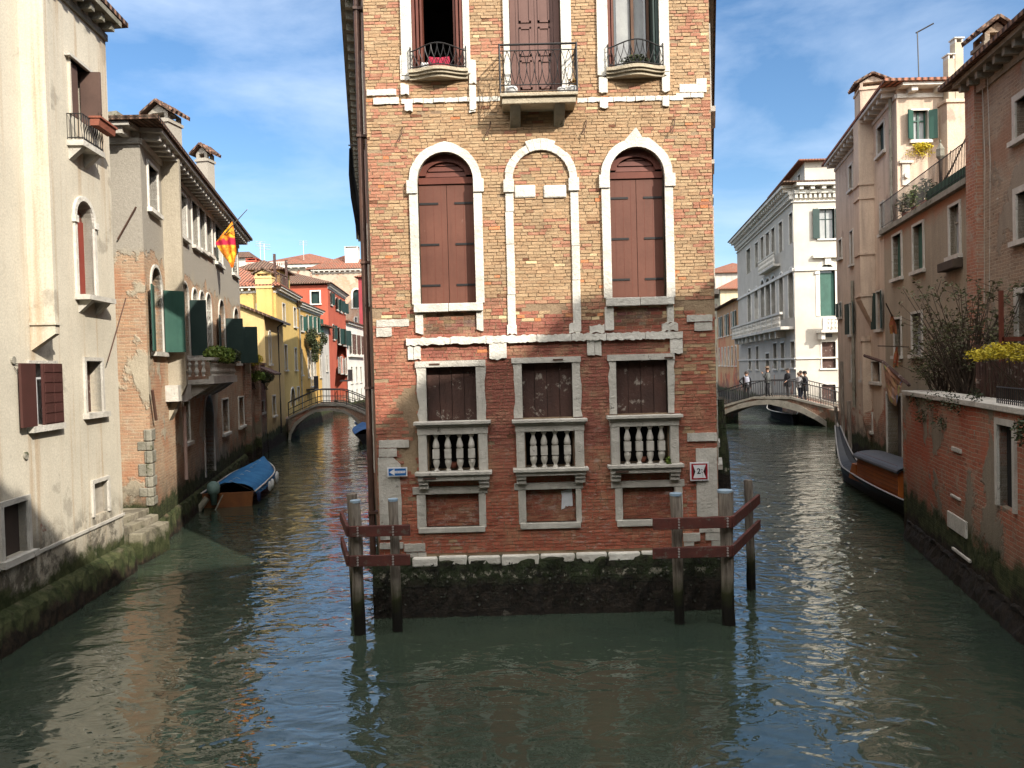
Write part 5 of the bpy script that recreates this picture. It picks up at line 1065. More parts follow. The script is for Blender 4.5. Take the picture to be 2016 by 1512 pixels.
h.cornice(0,16.1,.4,.6,.2,mat=m_stone,slab=.2); h.finish(); h.roof(2.4,.6,m_tile,z=16.3); chimney(h,-19.3,94.5,16.3,19.0,1.6,1.2,facade('white_chimney',((.66,.62,.55),(.55,.5,.45)),expose=-.3,moss=-5),cap='flat')
h=House('church_hall','large hall with a broad low tiled roof on the skyline of the left canal','hall',[(-41.,125.),(-27.5,125.),(-27.5,150.),(-41,150.)],21.3,facade('buff_wall',((.52,.42,.32),(.44,.36,.28)),expose=.05,moss=.9))
h.cornice(0,21.,.6,1.2,.3,mat=m_stone,slab=.5); h.finish(); h.roof(2.8,.9,m_tile,z=21.5)
h=House('pink_terrace_house','pink house with a white railed roof terrace behind the yellow chimney','house',[(-25.5,66.),(-19.2,66.),(-19.2,72.),(-25.5,72.)],12.4,facade('pink_red_plaster',((.55,.16,.13),(.46,.13,.10)),expose=-.1,moss=.9))
h.winm(0,1.,2.4,10.2,11.7,fill='dark',fmat=m_stone2); h.winm(0,4.2,5.2,10.2,11.7,fill='dark',fmat=m_stone2); h.finish()
mb=MB(); mb.box(-25.8,-19,65.7,72,12.38,12.5); mb.build('terrace_slab',m_stoned,h.root); mb=MB(); W=h.W[0]
for k in range(42): W.box(mb,-.1+k*.155,-.05+k*.155,12.5,13.4,.1,.14)
W.box(mb,-.15,6.45,13.4,13.46,.08,.16); mb.build('railing',m_stone,h.root); chimney(h,-22.3,66.6,12.4,13.7,.9,.8,m_redp,cap='flat')
mb=MB(); mb.box(-25.3,-23,68,71,12.5,14.2); o=mb.build('roof_room',m_stone2,h.root); mb=MB(); mb.add([(-25.6,67.7,14.2),(-22.7,67.7,14.2),(-22.7,71.3,14.2),(-25.6,71.3,14.2),(-25,69,14.9),(-23.4,69,14.9)],[(0,1,5,4),(1,2,5),(2,3,4,5),(3,0,4)]); mb.build('roof',m_tiled,h.root)
# wooden roof deck
al=thing('roof_deck','dark timber roof deck with crossed braces above the yellow house','roof deck',(-16.6,50.,9.8)); 
px=[atY(540,560,49.5),atY(563,565,51.)]
for (u,vt,Y) in ((540,500,49.),(563,512,51.5),(523,530,48.5),(549,535,53.)):
    q=MB(); p=atY(u,vt,Y); q.box(p.x-.07,p.x+.07,Y-.07,Y+.07,8.9,p.z); q.build('post',m_dbrown,al)
q=MB()
def bar(a,b,r=.05): q.tube([atY(*a),atY(*b)],r,4)
bar((510,535,49),(541,535,49)); bar((541,535,49),(565,545,51.5)); bar((510,560,49),(541,538,49)); bar((512,538,49),(541,560,49)); bar((541,563,49),(565,570,51.5),.09); bar((510,563,49),(541,563,49),.09)
for k in range(12): bar((543+k*1.9,537+k*.8,49+k*.2),(543+k*1.9,570+k*.5,49+k*.2),.025)
q.build('railing',m_dbrown,al)
for u,v0,v1,Y,l in ((512,475,512,110.,'thin aerial mast rising left of the hall roof'),(597,474,500,126.,'thin aerial mast on top of the hall roof'),(520,480,515,90.,'short aerial mast above the pink terrace')):
    q=MB(); p=atY(u,v0,Y); p1=atY(u,v1,Y); q.tube([(p.x,Y,p1.z-1),(p.x,Y,p.z)],.05,4)
    for k in range(3): q.tube([(p.x-.7,Y,p.z-.3*k),(p.x+.7,Y,p.z-.3*k-.1)],.03,3)
    tag(q.build('aerial',m_stone2),l,'antenna')
# ================================================================== right bank
m_r0=facade('garden_brick_wall',((.29,.24,.18),(.22,.185,.14)),br=((.38,.125,.075),(.29,.10,.065)),mortar=(.34,.27,.20),expose=.19,slope=0,zref=3,moss=.95,mscale=.45,stain=.5,white=.73)
Wg=[(8.42,16.3),(5.24,4.)]
h=House('garden_wall','long red brick garden wall with a tall barred opening on the near right bank','wall',[(8.42,16.3),(5.24,4.),(5.75,3.87),(8.93,16.2)],3.08,m_r0,depth=.3)
W=h.W[0]; P=W.P
h.win(0,1968,838,1998,1002,fill='dark',fmat=m_stone2,fw=.09,dep=.10,sill=False,lab='tall dark opening with a pale stone frame')
h.finish(); mb=MB(); W.box(mb,-.05,W.L,3.08,3.17,-.55,.07); mb.build('coping',m_stone2,h.root,bevel=.01)
for u0,v0,u1,v1 in ((1876,877,1894,895),(1874,972,1892,986),(1868,1012,1905,1053),(1877,1085,1912,1100)):
    a0,a1,z0,z1=W.rect(u0,v0,u1,v1); 
    q=MB(); W.box(q,a0,a1,z0+.04,z1-.04,-.01,.03); q.build('stone_block',m_stone2,h.root,bevel=.01)
mb=MB(); mb.box(8.5,10.6,16.25,16.6,-1,3.06); mb.build('return_wall',m_r0,h.root)
tag(ledge('stone_ledge',(8.42,16.3),(5.24,4.),.38,.05,90,.05,m_mossy),'weedy dark foot of the red garden wall at the waterline','ledge')
mb=MB(); mb.add([(8.6,16.3,2.9),(5.6,4.,2.9),(9,4,2.9),(11,16.5,2.9)],[(0,1,2,3)]); tag(mb.build('garden_ground',weather('garden_soil',(.06,.045,.03),(.04,.04,.02),2,.95)),kind='structure')
gr=thing('garden_railing','low black iron railing standing on the garden wall coping','railing',P(9,3.17,-.2)); mb=MB()
a0=W.pix(1948,780)[0]; k=0
while a0+k*.075<W.L: 
    x=a0+k*.075; mb.tube([P(x,3.15,-.1),P(x,3.42,-.1)],.008,4,False); k+=1
mb.tube([P(a0,3.41,-.1),P(W.L,3.41,-.1)],.01,4); mb.tube([P(a0,3.22,-.1),P(W.L,3.22,-.1)],.01,4); mb.build('bars',m_iron,gr)
# --- shrub, blossom, ivy in the garden
def shrub(name,label,base,stems,rx,ry,hh,nl,size,mat,spread=.18,cat='shrub'):
    r=thing(name,label,cat,base); q=MB(); lf=MB(); b=V(base)
    for _ in range(stems):
        t=V((U(-rx,rx),U(-ry,ry),hh*U(.5,1))); mid=b+t*.5+V((U(-.15,.15),U(-.15,.15),.15)); e=b+t; q.tube([b+V((U(-.12,.12),U(-.12,.12),-.1)),mid,e],[.018,.011,.004],4,False)
        for _k in range(4):
            f=U(.35,1); p=b+t*f; e2=p+V((U(-.4,.4),U(-.4,.4),U(0,.45))); q.tube([p,e2],[.007,.003],3,False); leaves(lf,e2,(spread,spread,spread),nl,size)
        leaves(lf,e,(spread,spread,spread*1.2),nl,size)
    q.build('branches',m_twig,r); lf.build('foliage',mat,r); return r
gb=atY(1880,775,15.); shrub('evergreen_shrub','large loose dull green shrub growing on top of the garden wall',(gb.x+.45,15.3,2.9),64,1.15,.8,2.45,9,.036,m_leaf,.085)
gb=atY(1840,770,15.6); shrub('evergreen_shrub','thin twiggy shrub left of the large one over the wall end',(gb.x+.35,15.9,2.95),30,.6,.4,1.1,11,.028,m_leaf,.13)
gb=atY(1990,700,12.6); q=MB(); 
for k in range(34): p=atY(U(1918,2035),690+U(-10,14),13.2-U(0,1.)); leaves(q,p,(U(.1,.22),U(.1,.3),U(.05,.11)),62,.026)
r=thing('forsythia','bright yellow blossom bush over the iron railing at the right edge','shrub',(gb.x,12.6,2.9)); q.build('blossom',m_leafy,r); q=MB()
for k in range(26): x=U(1935,2030); q.tube([(atY(1990,700,12.8).x+U(-.5,.6),12.8+U(-.3,.3),2.9),atY(x,705,12.9+U(-.3,.3))],[.012,.005],4,False)
q.build('branches',m_twig,r)
q=MB(); 
for u,v,s in ((1800,790,.22),(1830,800,.3),(1850,830,.22),(1812,820,.18),(1870,790,.2),(1890,800,.25),(1845,785,.3),(1920,778,.15)): 
    a,z=W.pix(u,v,.06); leaves(q,P(a,z,.05),(s*.5,s*1.3,s*.8),150,.022)
tag(q.build('ivy',m_leafd),'dark ivy hanging over the top of the garden wall','ivy')
q=MB(); a,z=W.pix(2012,850,.1); leaves(q,P(a,z,.1),(.1,.2,.2),200,.03); tag(q.build('ivy',m_leafd),'small ivy tuft on the wall at the right edge beside the dark opening','ivy')
fd=thing('bamboo_screen','dark brown timber screen and posts behind the yellow blossom','screen',(atY(1975,760,13.6).x,13.6,2.9)); mb=MB()
for k in range(22): x=atY(1925+k*6,740,13.7).x; mb.box(x-.022,x+.022,13.68,13.72,2.9,atY(1960,712+U(-2,2),13.7).z)
mb.box(atY(1920,740,13.7).x,atY(2060,740,13.7).x,13.72,13.76,4.0,4.08); mb.build('slats',m_dbrown,fd)
mb=MB(); x=atY(1971,620,13.9).x; mb.box(x-.03,x+.03,13.87,13.93,2.9,atY(1971,572,13.9).z); x2=atY(2016,660,13.9).x+.6; z=atY(1990,672,13.9).z; mb.box(x,x2,13.87,13.93,z,z+.08); mb.build('post',m_redb,fd)
# --- tall brown brick house
m_r1=facade('brown_brick_house',((.29,.245,.19),(.235,.195,.15)),br=((.27,.20,.145),(.21,.155,.115)),mortar=(.34,.29,.225),expose=.16,moss=.9,white=.70,mscale=.5,stain=.3)
h=House('brown_brick_house','tall brown brick house with a heavy tiled chimney at the top right','house',[(10.5,17.25),(8.5,5.5),(16,4.),(18,17.25)],9.95,m_r1)
W=h.W[0]; P=W.P
for r in ((2002,190,2030,268),(2004,376,2032,470),(2006,576,2034,690)): h.win(0,*r,fill='glass' if r[1]<500 else 'green',fmat=m_stone2,fw=.13,dep=.2)
h.cornice(0,9.9,.35,.4,.12,mat=m_stoned,name='eaves'); h.finish(); h.roof(2.0,.55,m_tiled,z=10.0)
mb=MB(); W.box(mb,.02,.5,-.5,10.2,-.02,.16); mb.build('chimney_flue',facade('red_flue_brick',((.30,.17,.11),(.24,.14,.10)),br=((.36,.15,.09),(.28,.12,.08)),expose=.3,moss=.9),h.root)
c=atY(1952,150,16.6); chimney(h,c.x,16.6,9.6,10.6,.5,.5,m_r1,capm=m_tiled,rz=-.1); c=atY(1921,150,17.2); chimney(h,c.x+.0,17.0,9.4,10.0,.28,.4,m_redp,capm=m_tiled)
for k,(x,) in enumerate(((.75,),(1.0,))): q=MB(); q.tube([P(x,10.0,.1),P(x+.05,8,.08),P(x-.1,5,.07)],.008,4); q.build('cable',m_stone2,h.root)
q=MB(); c=atY(1985,130,15.8); q.tube([(c.x,15.8,c.z-.4),atY(2014,90,15.8)],.012,4); q.tube([atY(1983,120,15.8),atY(2018,124,15.8)],.008,4); tag(q.build('aerial',m_iron),'crooked aerial beside the heavy tiled chimney','antenna')
# --- brown plaster house with roof terrace
m_r2=facade('brown_grey_plaster',((.35,.295,.215),(.28,.235,.175)),br=((.30,.14,.09),(.22,.11,.075)),expose=-.02,slope=.10,zref=1.8,moss=.9,stain=.45,patch=((.36,.17,.10),.7,.70),patch2=((.36,.20,.13),8.1),mold=.6)
h=House('terrace_house','brown plaster house with a planted roof terrace on the right canal','house',[(11.98,24.4),(10.52,17.3),(18,17.3),(19,24.4)],7.8,m_r2)
W=h.W[0]; P=W.P
for r,f in (((1759,462,1776,547),m_curtg),((1799,442,1819,532),m_curtg),((1871,404,1891,503),'curtain'),((1762,628,1775,700),'green'),((1797,617,1816,698),m_curt)): h.win(0,*r,fill=f,fmat=m_stone2,fw=.07,dep=.13)
h.win(0,1748,778,1777,905,fill=weather('grey_water_door',(.13,.12,.115),(.06,.058,.055),2,.7,None,.4,.02,streak=.6),fmat=m_stone2,fw=.08,dep=.3,sill=False,lab='worn grey water door behind the boat')
mb=MB(); a0,a1,z0,z1=W.rect(1872,512,1896,530); W.box(mb,a0-.3,a1,z0,z1,-.01,.22); mb.build('broken_sill',m_twig,h.root,bevel=.02)
mb=MB(); W.box(mb,0,W.L,7.78,7.92,-.3,.15); mb.build('terrace_edge',m_stoned,h.root); h.finish()
q=MB()
for k in range(76): x=k*.095; q.tube([P(x,7.92,.05),P(x,8.78,.05)],.008,4,False)
q.tube([P(0,8.78,.05),P(W.L,8.78,.05)],.014,5); q.tube([P(0,8.05,.05),P(W.L,8.05,.05)],.01,4); q.build('terrace_railing',m_iron,h.root)
q=MB(); W.box(q,W.L-3.,W.L,7.93,8.25,0.,.03); q.build('green_mesh',weather('green_netting',(.05,.14,.09),(.09,.18,.13),6,.8),h.root)
for x,l,mt,n in ((1.6,'spiky grey green potted plant on the roof terrace at the far end',m_leaf,500),(2.5,'pale leafy potted plant in the middle of the roof terrace',m_leafg,420),(3.3,'dark potted bush on the roof terrace',m_leafd,350)):
    r=thing('potted_plant',l,'plant',P(x,7.9,-.25),'potted plants on the roof terrace'); q=MB(); q.lathe(P(x,7.9,-.25),[(.12,0),(.17,.28),(.15,.28)],10); q.build('pot',m_tpot,r); q=MB(); leaves(q,P(x,8.45,-.25),(.3,.35,.35),n,.05); q.build('foliage',mt,r)
# aviary lantern and forked branch on the terrace
r=thing('garden_lantern','small weathered lantern house on a pole on the roof terrace','lantern',P(4.9,7.9,-.1)); q=MB(); c=P(4.9,7.9,-.1); q.tube([c,c+V((0,0,1.0))],.035,6); q.build('pole',m_twig,r); q=MB(); z=c.z+1.0
q.lathe((c.x,c.y,z),[(.05,0),(.11,.08),(.11,.26),(.02,.42),(.03,.46),(.01,.52)],6); q.build('lamp_house',m_stoned,r); q=MB(); q.tube([c+V((.05,0,.4)),c+V((.25,-.1,.8)),c+V((.5,-.3,1.5))],[.03,.025,.015],5); q.tube([c+V((.22,-.1,.75)),c+V((.2,-.1,1.2))],.012,4); q.build('forked_branch',m_twig,r)
# flags and washing on this wall
def clothstrip(name,label,pts,wd,mat,arm=None):
    r=thing(name,label,'flag',pts[0]); mb=MB(); vs=[]; n=len(pts)
    for i,p in enumerate(pts):
        w_=wd[i]; 
        for j in range(5): f=j/4-.5; vs.append(V(p)+V((f*w_*.75,f*w_*.3+.05*math.sin(j*2.2+i),.03*math.cos(j*2+i))))
    mb.add(vs,[(5*i+j,5*i+j+1,5*i+j+6,5*i+j+5) for i in range(n-1) for j in range(4)]); mb.build('cloth',mat,r)
    if arm: q=MB(); q.tube(arm,.018,5); q.build('pole',m_twig,r)
    return r
m_rf=weather('orange_red_cloth',(.26,.055,.025),(.20,.08,.03),5,.8,((.30,.19,.04),.55))
clothstrip('flag','faded orange and yellow flag drooping from a thin pole on the terrace house',[atY(1757,620,22.6),atY(1758,640,22.6),atY(1759,656,22.6)],(.10,.32,.26),m_rf,[atY(1762,634,22.9),atY(1744,597,22.)])
clothstrip('flag','red cloth hanging below the thin iron bar on the terrace house',[atY(1766,682,22.3),atY(1765,700,22.3),atY(1763,722,22.3)],(.05,.2,.16),m_rf,[atY(1728,681,22.5),atY(1790,683,22.)])
def bannermat():
    t=NT('patchwork_banner'); p=t.pos(kind='obj'); v=t.n('ShaderNodeTexVoronoi'); t.l(p,v.inputs[0]); v.inputs['Scale'].default_value=3.4; s_=t.n('ShaderNodeSeparateColor'); t.l(v.outputs['Color'],s_.inputs[0])
    c=t.mix(t.ramp(s_.outputs[0],.45,.5),(.36,.22,.12),(.30,.16,.10)); c=t.mix(t.ramp(s_.outputs[1],.78,.8),c,(.16,.20,.34)); c=t.mix(t.ramp(s_.outputs[2],.8,.82),c,(.30,.28,.10)); c=t.mix(t.ramp(t.noise(p,7,4),.6,.63),c,(.07,.05,.05)); return t.fin(c,.85)
r=thing('canopy','patchwork cloth hanging from a slanted canopy beam above the water door','canopy',atY(1760,740,21.)); q=MB(); q.tube([atY(1702,700,23.5),atY(1738,712,22.5),atY(1790,758,19.8)],.05,5); q.build('beam',m_dbrown,r)
mb=MB(); T=[(1739,718),(1752,727),(1765,737),(1778,748)]; B=[(1746,772),(1752,790),(1764,800),(1770,778)]; vs=[]
for i in range(7):
    for (a,b),k in zip(zip(T,B),range(4)): f=i/6; vs.append(atY(a[0]*(1-f)+b[0]*f,a[1]*(1-f)+b[1]*f,22.-.5*k+.07*math.sin(i*1.7+k*2)))
mb.add(vs,[(4*i+j,4*i+j+1,4*i+j+5,4*i+j+4) for i in range(6) for j in range(3)]); mb.build('cloth',bannermat(),r)
# --- pink house
m_r3=facade('pink_plaster',((.58,.455,.345),(.46,.36,.275)),br=((.36,.17,.11),(.28,.13,.09)),mortar=(.42,.33,.26),expose=-.01,slope=.075,zref=2.9,moss=.8,stain=.75,patch=((.36,.27,.21),.6,.60),streakc=(.20,.155,.13),mold=.7)
h=House('pink_house','tall pink plaster house with flues and green shutters on the right canal','house',[(14.62,34.1),(12.55,24.6),(21,24.7),(22,34.1)],12.5,m_r3)
W=h.W[0]; P=W.P; W1_=h.W[1]
h.win(1,1796,218,1826,276,fill='curtain',fmat=m_stone,fw=.06,dep=.15,shut='open',smat=m_green,ajar=150,lab='white-curtained window with green shutters on the sunlit face')
for r in ((1728,246,1742,303),(1672,326,1679,374)): h.win(0,*r,fill='green',fmat=m_stone2,fw=.08,dep=.1)
for r in ((1734,400,1741,460),(1652,472,1658,508),(1675,455,1680,520)): h.win(0,*r,fill='glass',fmat=m_stone2,fw=.06,dep=.15)
for r in ((1653,596,1657,624),(1674,596,1682,658),(1727,574,1737,648)): h.win(0,*r,fill='dark',fmat=m_stone2,fw=.05,shut='open',smat=m_greend,ajar=170)
for r in ((1697,706,1706,748),): h.win(0,*r,arch=True,fill='dark',fmat=m_stone2,fw=.08)
for r in ((1678,702,1682,748),(1718,712,1734,752),(1713,815,1718,848)): h.win(0,*r,fill='dark',fmat=m_stone2,fw=.08)
# flues on the canal side
def flue(u0,u1,v,fd,zt,zb,steps=()):
    a1=W.pix(u1,v)[0]; a0=W.pix(u0,v,fd)[0]; mb=MB(); W.box(mb,a0,a1,zb,zt,-.02,fd)
    for z in steps: W.box(mb,a0-.05,a1+.05,z,z+.08,0,fd+.05)
    mb.hexa([P(a0+.1,zb-1.1,-.01),P(a1-.1,zb-1.1,-.01),P(a1-.1,zb-1.,.05),P(a0+.1,zb-1.,.05),P(a0,zb,-.01),P(a1,zb,-.01),P(a1,zb,fd),P(a0,zb,fd)]); mb.build('chimney_flue',m_r3,h.root); return (a0+a1)/2
ac=flue(1683,1722,450,.5,12.45,6.0,(6.1,7.6,9.6,10.1)); a2=flue(1695,1715,700,.3,4.7,1.6,(4.5,))
c=P(ac,12.5,.1); chimney(h,c.x+.1,c.y,12.3,13.6,.85,.9,m_r3,capm=m_tiled,rz=-.22)
# big flue with twin pots on the sunlit face
s0,s1,_,_=W1_.rect(1850,300,1892,400); mb=MB(); W1_.box(mb,s0,s1,7,11.85,-.01,.45); W1_.box(mb,s0-.06,s1+.06,11.85,11.95,-.01,.5); mb.build('chimney_flue',m_r3,h.root)
m_flue=weather('cement_flue',(.50,.42,.31),(.38,.31,.23),3,.8,None,.4,.01,streak=.4)
for u0,u1,v1 in ((1863,1876,118),(1877,1893,86)):
    a,b,_,_=W1_.rect(u0,100,u1,200,.25); zt=W1_.pix((u0+u1)/2,v1,.25)[1]; mb=MB(); W1_.box(mb,a,b,11.95,zt,.08,.36); mb.build('twin_flue',m_flue,h.root); mb=MB(); W1_.box(mb,a-.03,b+.03,zt+.12,zt+.16,.05,.39)
    for x in (a,b-.05): W1_.box(mb,x,x+.05,zt,zt+.12,.08,.36)
    mb.build('flue_cap',m_stone2,h.root)
mb=MB(); a0,a1,z0,z1=W1_.rect(1775,322,1790,365); W1_.box(mb,a0,a1,z0,z1,-.01,.05); W1_.box(mb,a0-.1,a1+.1,z1,z1+.08,-.01,.1); c=W1_.P((a0+a1)/2,z0+.3,.05)
mb.tube([c,c+W1_.n*.08],.09,10); mb.build('stone_niche',m_stone2,h.root)
h.cornice(0,12.45,.4,.55,.16,mat=m_stone2,name='eaves'); h.cornice(1,12.45,.35,.8,.2,mat=m_stone,name='eaves'); h.finish(); h.roof(1.7,.5,m_tile,z=12.55)
q=MB(); p=W1_.P(*W1_.pix(1812,291),.15); leaves(q,p,(.33,.15,.14),420,.04); leaves(q,p-V((.1,0,.2)),(.5,.1,.15),200,.03); tag(q.build('wall_plant',m_leafy),'yellow green trailing plant below the sunlit window of the pink house','plant')
q=MB(); p=atY(1810,155,26.5); q.tube([(p.x,26.5,12.6),atY(1806,62,26.5)],.02,4); q.tube([atY(1803,65,26.5),atY(1838,46,26.5)],.025,4); tag(q.build('aerial',m_iron),'tall thin aerial mast with a slanted arm on the pink house roof','antenna')
mb=MB(); mb.tube([P(W.L-.35,12.4,.1),P(W.L-.35,8,.1)],.05,6); mb.tube([P(3.4,7,.08),P(3.4,1.9,.08)],.06,6); mb.build('rain_pipe',m_stoned,h.root)
# --- white palazzo
m_pal=facade('white_palazzo_stone',((.50,.465,.405),(.41,.375,.32)),br=((.42,.17,.10),(.34,.14,.09)),mortar=(.5,.4,.3),expose=-.05,slope=.04,zref=4.,moss=.9,stain=.28,mscale=.5,streakc=(.42,.36,.30))
m_palw=weather('dark_louvres',(.07,.06,.05),(.045,.04,.035),2,.6)
h=House('white_palazzo','white stone palazzo with arched windows and balconies beyond the right bridge','palazzo',[(22.7,76.),(19.4,52.),(30,52.),(33,76.)],15.6,m_pal)
W=h.W[0]; W1_=h.W[1]
h.win(1,1613,411,1643,470,fill='curtain',fmat=m_stone,fw=.12,dep=.25,shut='open',smat=m_greend,ajar=165,lab='upper window with dark shutters')
h.win(1,1614,520,1644,622,arch=True,fill=m_glass,fmat=m_stone,fw=.28,dep=.25,sill=False,lab='large arched green window'); wn=h.root.children[-1]
a=W1_.holes[-1][0]; a0,a1,z0,z1=a[0][0],a[1][0],a[0][1],max(p[1] for p in a); q=MB(); W1_.box(q,a0,a1,z0,z1-(a1-a0)/2-.05,-.24,-.19); q.build('blind',m_curtg,wn)
q=MB(); W1_.box(q,a0-.5,a1+.5,z1+.42,z1+.6,0,.3); W1_.box(q,a0-.35,a0-.02,z1-(a1-a0)/2-.15,z1-(a1-a0)/2,0,.12); W1_.box(q,(a0+a1)/2-.2,(a0+a1)/2+.2,z1-.05,z1+.45,0,.2); q.build('hood',m_stone,wn)
h.win(1,1618,673,1645,725,fill=m_dbrown,fmat=m_stone,fw=.1,dep=.15); h.win(1,1618,757,1645,800,fill=m_dbrown,fmat=m_stone,fw=.1,dep=.15)
a0,a1,z0,z1=W1_.rect(1609,627,1660,655); mb=MB(); W1_.box(mb,a0-.1,a1,z0,z0+.14,0,.95); W1_.box(mb,a0,a1,z1-.1,z1,.8,.95); W1_.box(mb,a0,a0+.3,z0+.14,z1-.1,.75,.95); W1_.box(mb,a0,a0+.25,z0-.45,z0,0,.7)
b=mb.build('stone_balcony',m_stone,h.root); hh=z1-z0-.24
def pbal(W_,a0,a1,n,z,d,par,hh,mat=m_stone):
    for k in range(n): q=MB(); q.lathe(W_.P(a0+(a1-a0)*(k+.5)/n,z,d),[(r,t*hh) for r,t in ((.08,0),(.05,.1),(.1,.3),(.05,.55),(.09,.75),(.05,.92),(.08,1))],8); q.build('baluster',mat,par)
pbal(W1_,a0+.3,a1,6,z0+.14,.86,b,hh)
for r in ((1470,490,1478,538),(1487,478,1493,526),(1498,467,1504,517),(1508,458,1515,509),(1519,449,1526,504),(1534,437,1541,496),(1556,418,1563,478)): h.win(0,*r,fill=m_greend if r[0] in(1470,1487) else m_palw,fmat=m_stone,fw=.1,dep=.3,sill=False)
for x0,x1,y0,y1 in ((330,352,1000,1300),(385,408,975,1275),(432,458,920,1265),(472,504,905,1255),(516,544,885,1245),(577,605,865,1235),(656,692,825,1215)):
    h.win(0,1390+x0/3.98-.8,320+y0/3.98,1390+x1/3.98+.8,320+y1/3.98,arch=True,fill=m_greend if x0 in(330,656) else m_palw,fmat=m_stone,fw=.14,dep=.3,sill=False)
for u0,u1,v0,v1 in ((1474,1479,685,727),(1489,1494,682,727),(1508,1515,696,727),(1523,1530,676,726),(1538,1545,675,725),(1560,1568,672,724)): h.win(0,u0,v0,u1,v1,fill=m_stoned,fmat=m_stone,fw=.12,dep=.25)
zb=W.pix(1530,652,.5)[1]; mb=MB(); W.box(mb,1.5,W.L-.3,zb,zb+.2,0,.9); W.box(mb,1.5,W.L-.3,zb+1.05,zb+1.2,.75,.95)
for k in range(10): x=2+k*2.1; W.box(mb,x,x+.35,zb-.5,zb,0,.7); W.box(mb,x,x+.3,zb+.2,zb+1.05,.78,.92)
b=mb.build('stone_balcony',m_stone2,h.root); pbal(W,2.3,W.L-.6,44,zb+.2,.85,b,.85,m_stone2)
zb=W.pix(1512,510,.3)[1]; a0=W.pix(1497,515,.3)[0]; a1=W.pix(1528,510,.3)[0]; a0,a1=min(a0,a1),max(a0,a1); mb=MB(); W.box(mb,a0,a1,zb-.9,zb-.75,0,.5); W.box(mb,a0,a1,zb+.05,zb+.15,.4,.5); b=mb.build('stone_balcony',m_stone2,h.root); pbal(W,a0,a1,18,zb-.75,.45,b,.8,m_stone2)
for i in (0,1):
    Wi=h.W[i]
    for z0_,z1_,d_ in ((14.55,14.62,.12),(9.9,10.1,.12),(3.9,4.,.1)): mb=MB(); Wi.box(mb,0,Wi.L,z0_,z1_,0,d_); mb.build('string_course',m_stone,h.root)
    mb=MB(); Wi.box(mb,0,Wi.L,15.55,15.75,0,.75); Wi.box(mb,0,Wi.L,15.1,15.32,0,.3)
    n=int(Wi.L/.75)
    for k in range(n): x=(k+.5)*Wi.L/n; Wi.box(mb,x-.13,x+.13,15.32,15.55,0,.6)
    n=int(Wi.L/.32)
    for k in range(n): x=(k+.5)*Wi.L/n; Wi.box(mb,x-.08,x+.08,14.8,15.1,0,.22)
    mb.build('cornice',m_stone,h.root)
mb=MB(); W1_.box(mb,1.6,2.5,W1_.pix(1590,665)[1],W1_.pix(1590,658)[1],0,.03); mb.build('name_plate',m_iron,h.root)
h.finish(); h.roof(1.5,.8,m_tiled,z=15.76)
hh=House('roof_storey','set back white attic storey with its own tiled roof on the palazzo','roof room',[(23.,66.),(21.2,54.5),(30,54.5),(31,66.)],17.9,m_pal,z0=15.8); 
for k in range(5): hh.winm(0,1.5+2*k,2.3+2*k,16.7,17.4,fill='dark',fmat=m_stone,fw=.08,sill=False)
hh.finish(); hh.roof(1.1,.5,m_tile)
# --- houses beyond
m_or=facade('orange_plaster',((.56,.34,.18),(.48,.27,.14)),expose=.03,slope=.08,zref=2.6,moss=.9,stain=.35,patch=((.50,.18,.10),.35,.56))
h=House('orange_house','orange and ochre plastered house beyond the white palazzo','house',[(24.9,92.),(22.75,76.2),(32,76.2),(34,92)],10.,m_or)
for k in range(6): h.winm(0,1.2+k*2.5,2.1+k*2.5,6.7,9.,fill='dark',fmat=m_stone,fw=.1,shut='open' if k%2 else None,smat=m_greend,ajar=170); h.winm(0,1.2+k*2.5,2.1+k*2.5,3.4,5.4,fill='dark',fmat=m_stone,fw=.1)
h.finish(); h.roof(1.,.6,m_tiled)
h=House('cream_house','cream house with a sunlit gable wall at the far end of the right canal','house',[(31.5,128.),(26.2,95.),(40,95.),(44,128)],12.8,facade('yellowed_plaster',((.62,.53,.34),(.54,.46,.31)),expose=.0,slope=.0,moss=.9,stain=.6))
for k in range(9): h.winm(0,2+k*3.4,3+k*3.4,8.6,10.8,fill='dark',fmat=m_stone,fw=.1); h.winm(0,2+k*3.4,3+k*3.4,4.2,6.2,fill='dark',fmat=m_stone,fw=.1)
mb=MB(); h.W[1].box(mb,2.9,4.,-.5,12.8,0,.4); mb.build('chimney_flue',m_redp,h.root)
h.finish(); h.roof(3.8,.6,m_tile)
h=House('grey_far_house','pale grey house glimpsed beside the brick corner at the end of the right canal','house',[(35.,160.),(33.5,131.),(46.,131.),(48,160)],19.,m_grey)
for k in range(5): h.winm(0,2+k*5,3.4+k*5,13,16,fill='dark',fmat=m_stone); h.winm(0,2+k*5,3.4+k*5,7,10,fill='dark',fmat=m_stone)
h.finish(); h.roof(2.5,.6,m_tile)
q=MB(); c=atY(1464,590,80.); q.tube([(c.x,80,10.5),(c.x,80,c.z+1)],.08,5); q.tube([(c.x,80,c.z+1.9),(c.x+.1,79.7,c.z+1.9)],.5,12); tag(q.build('satellite_dish',m_stone2),'round satellite dish on a roof beside the palazzo','satellite dish')
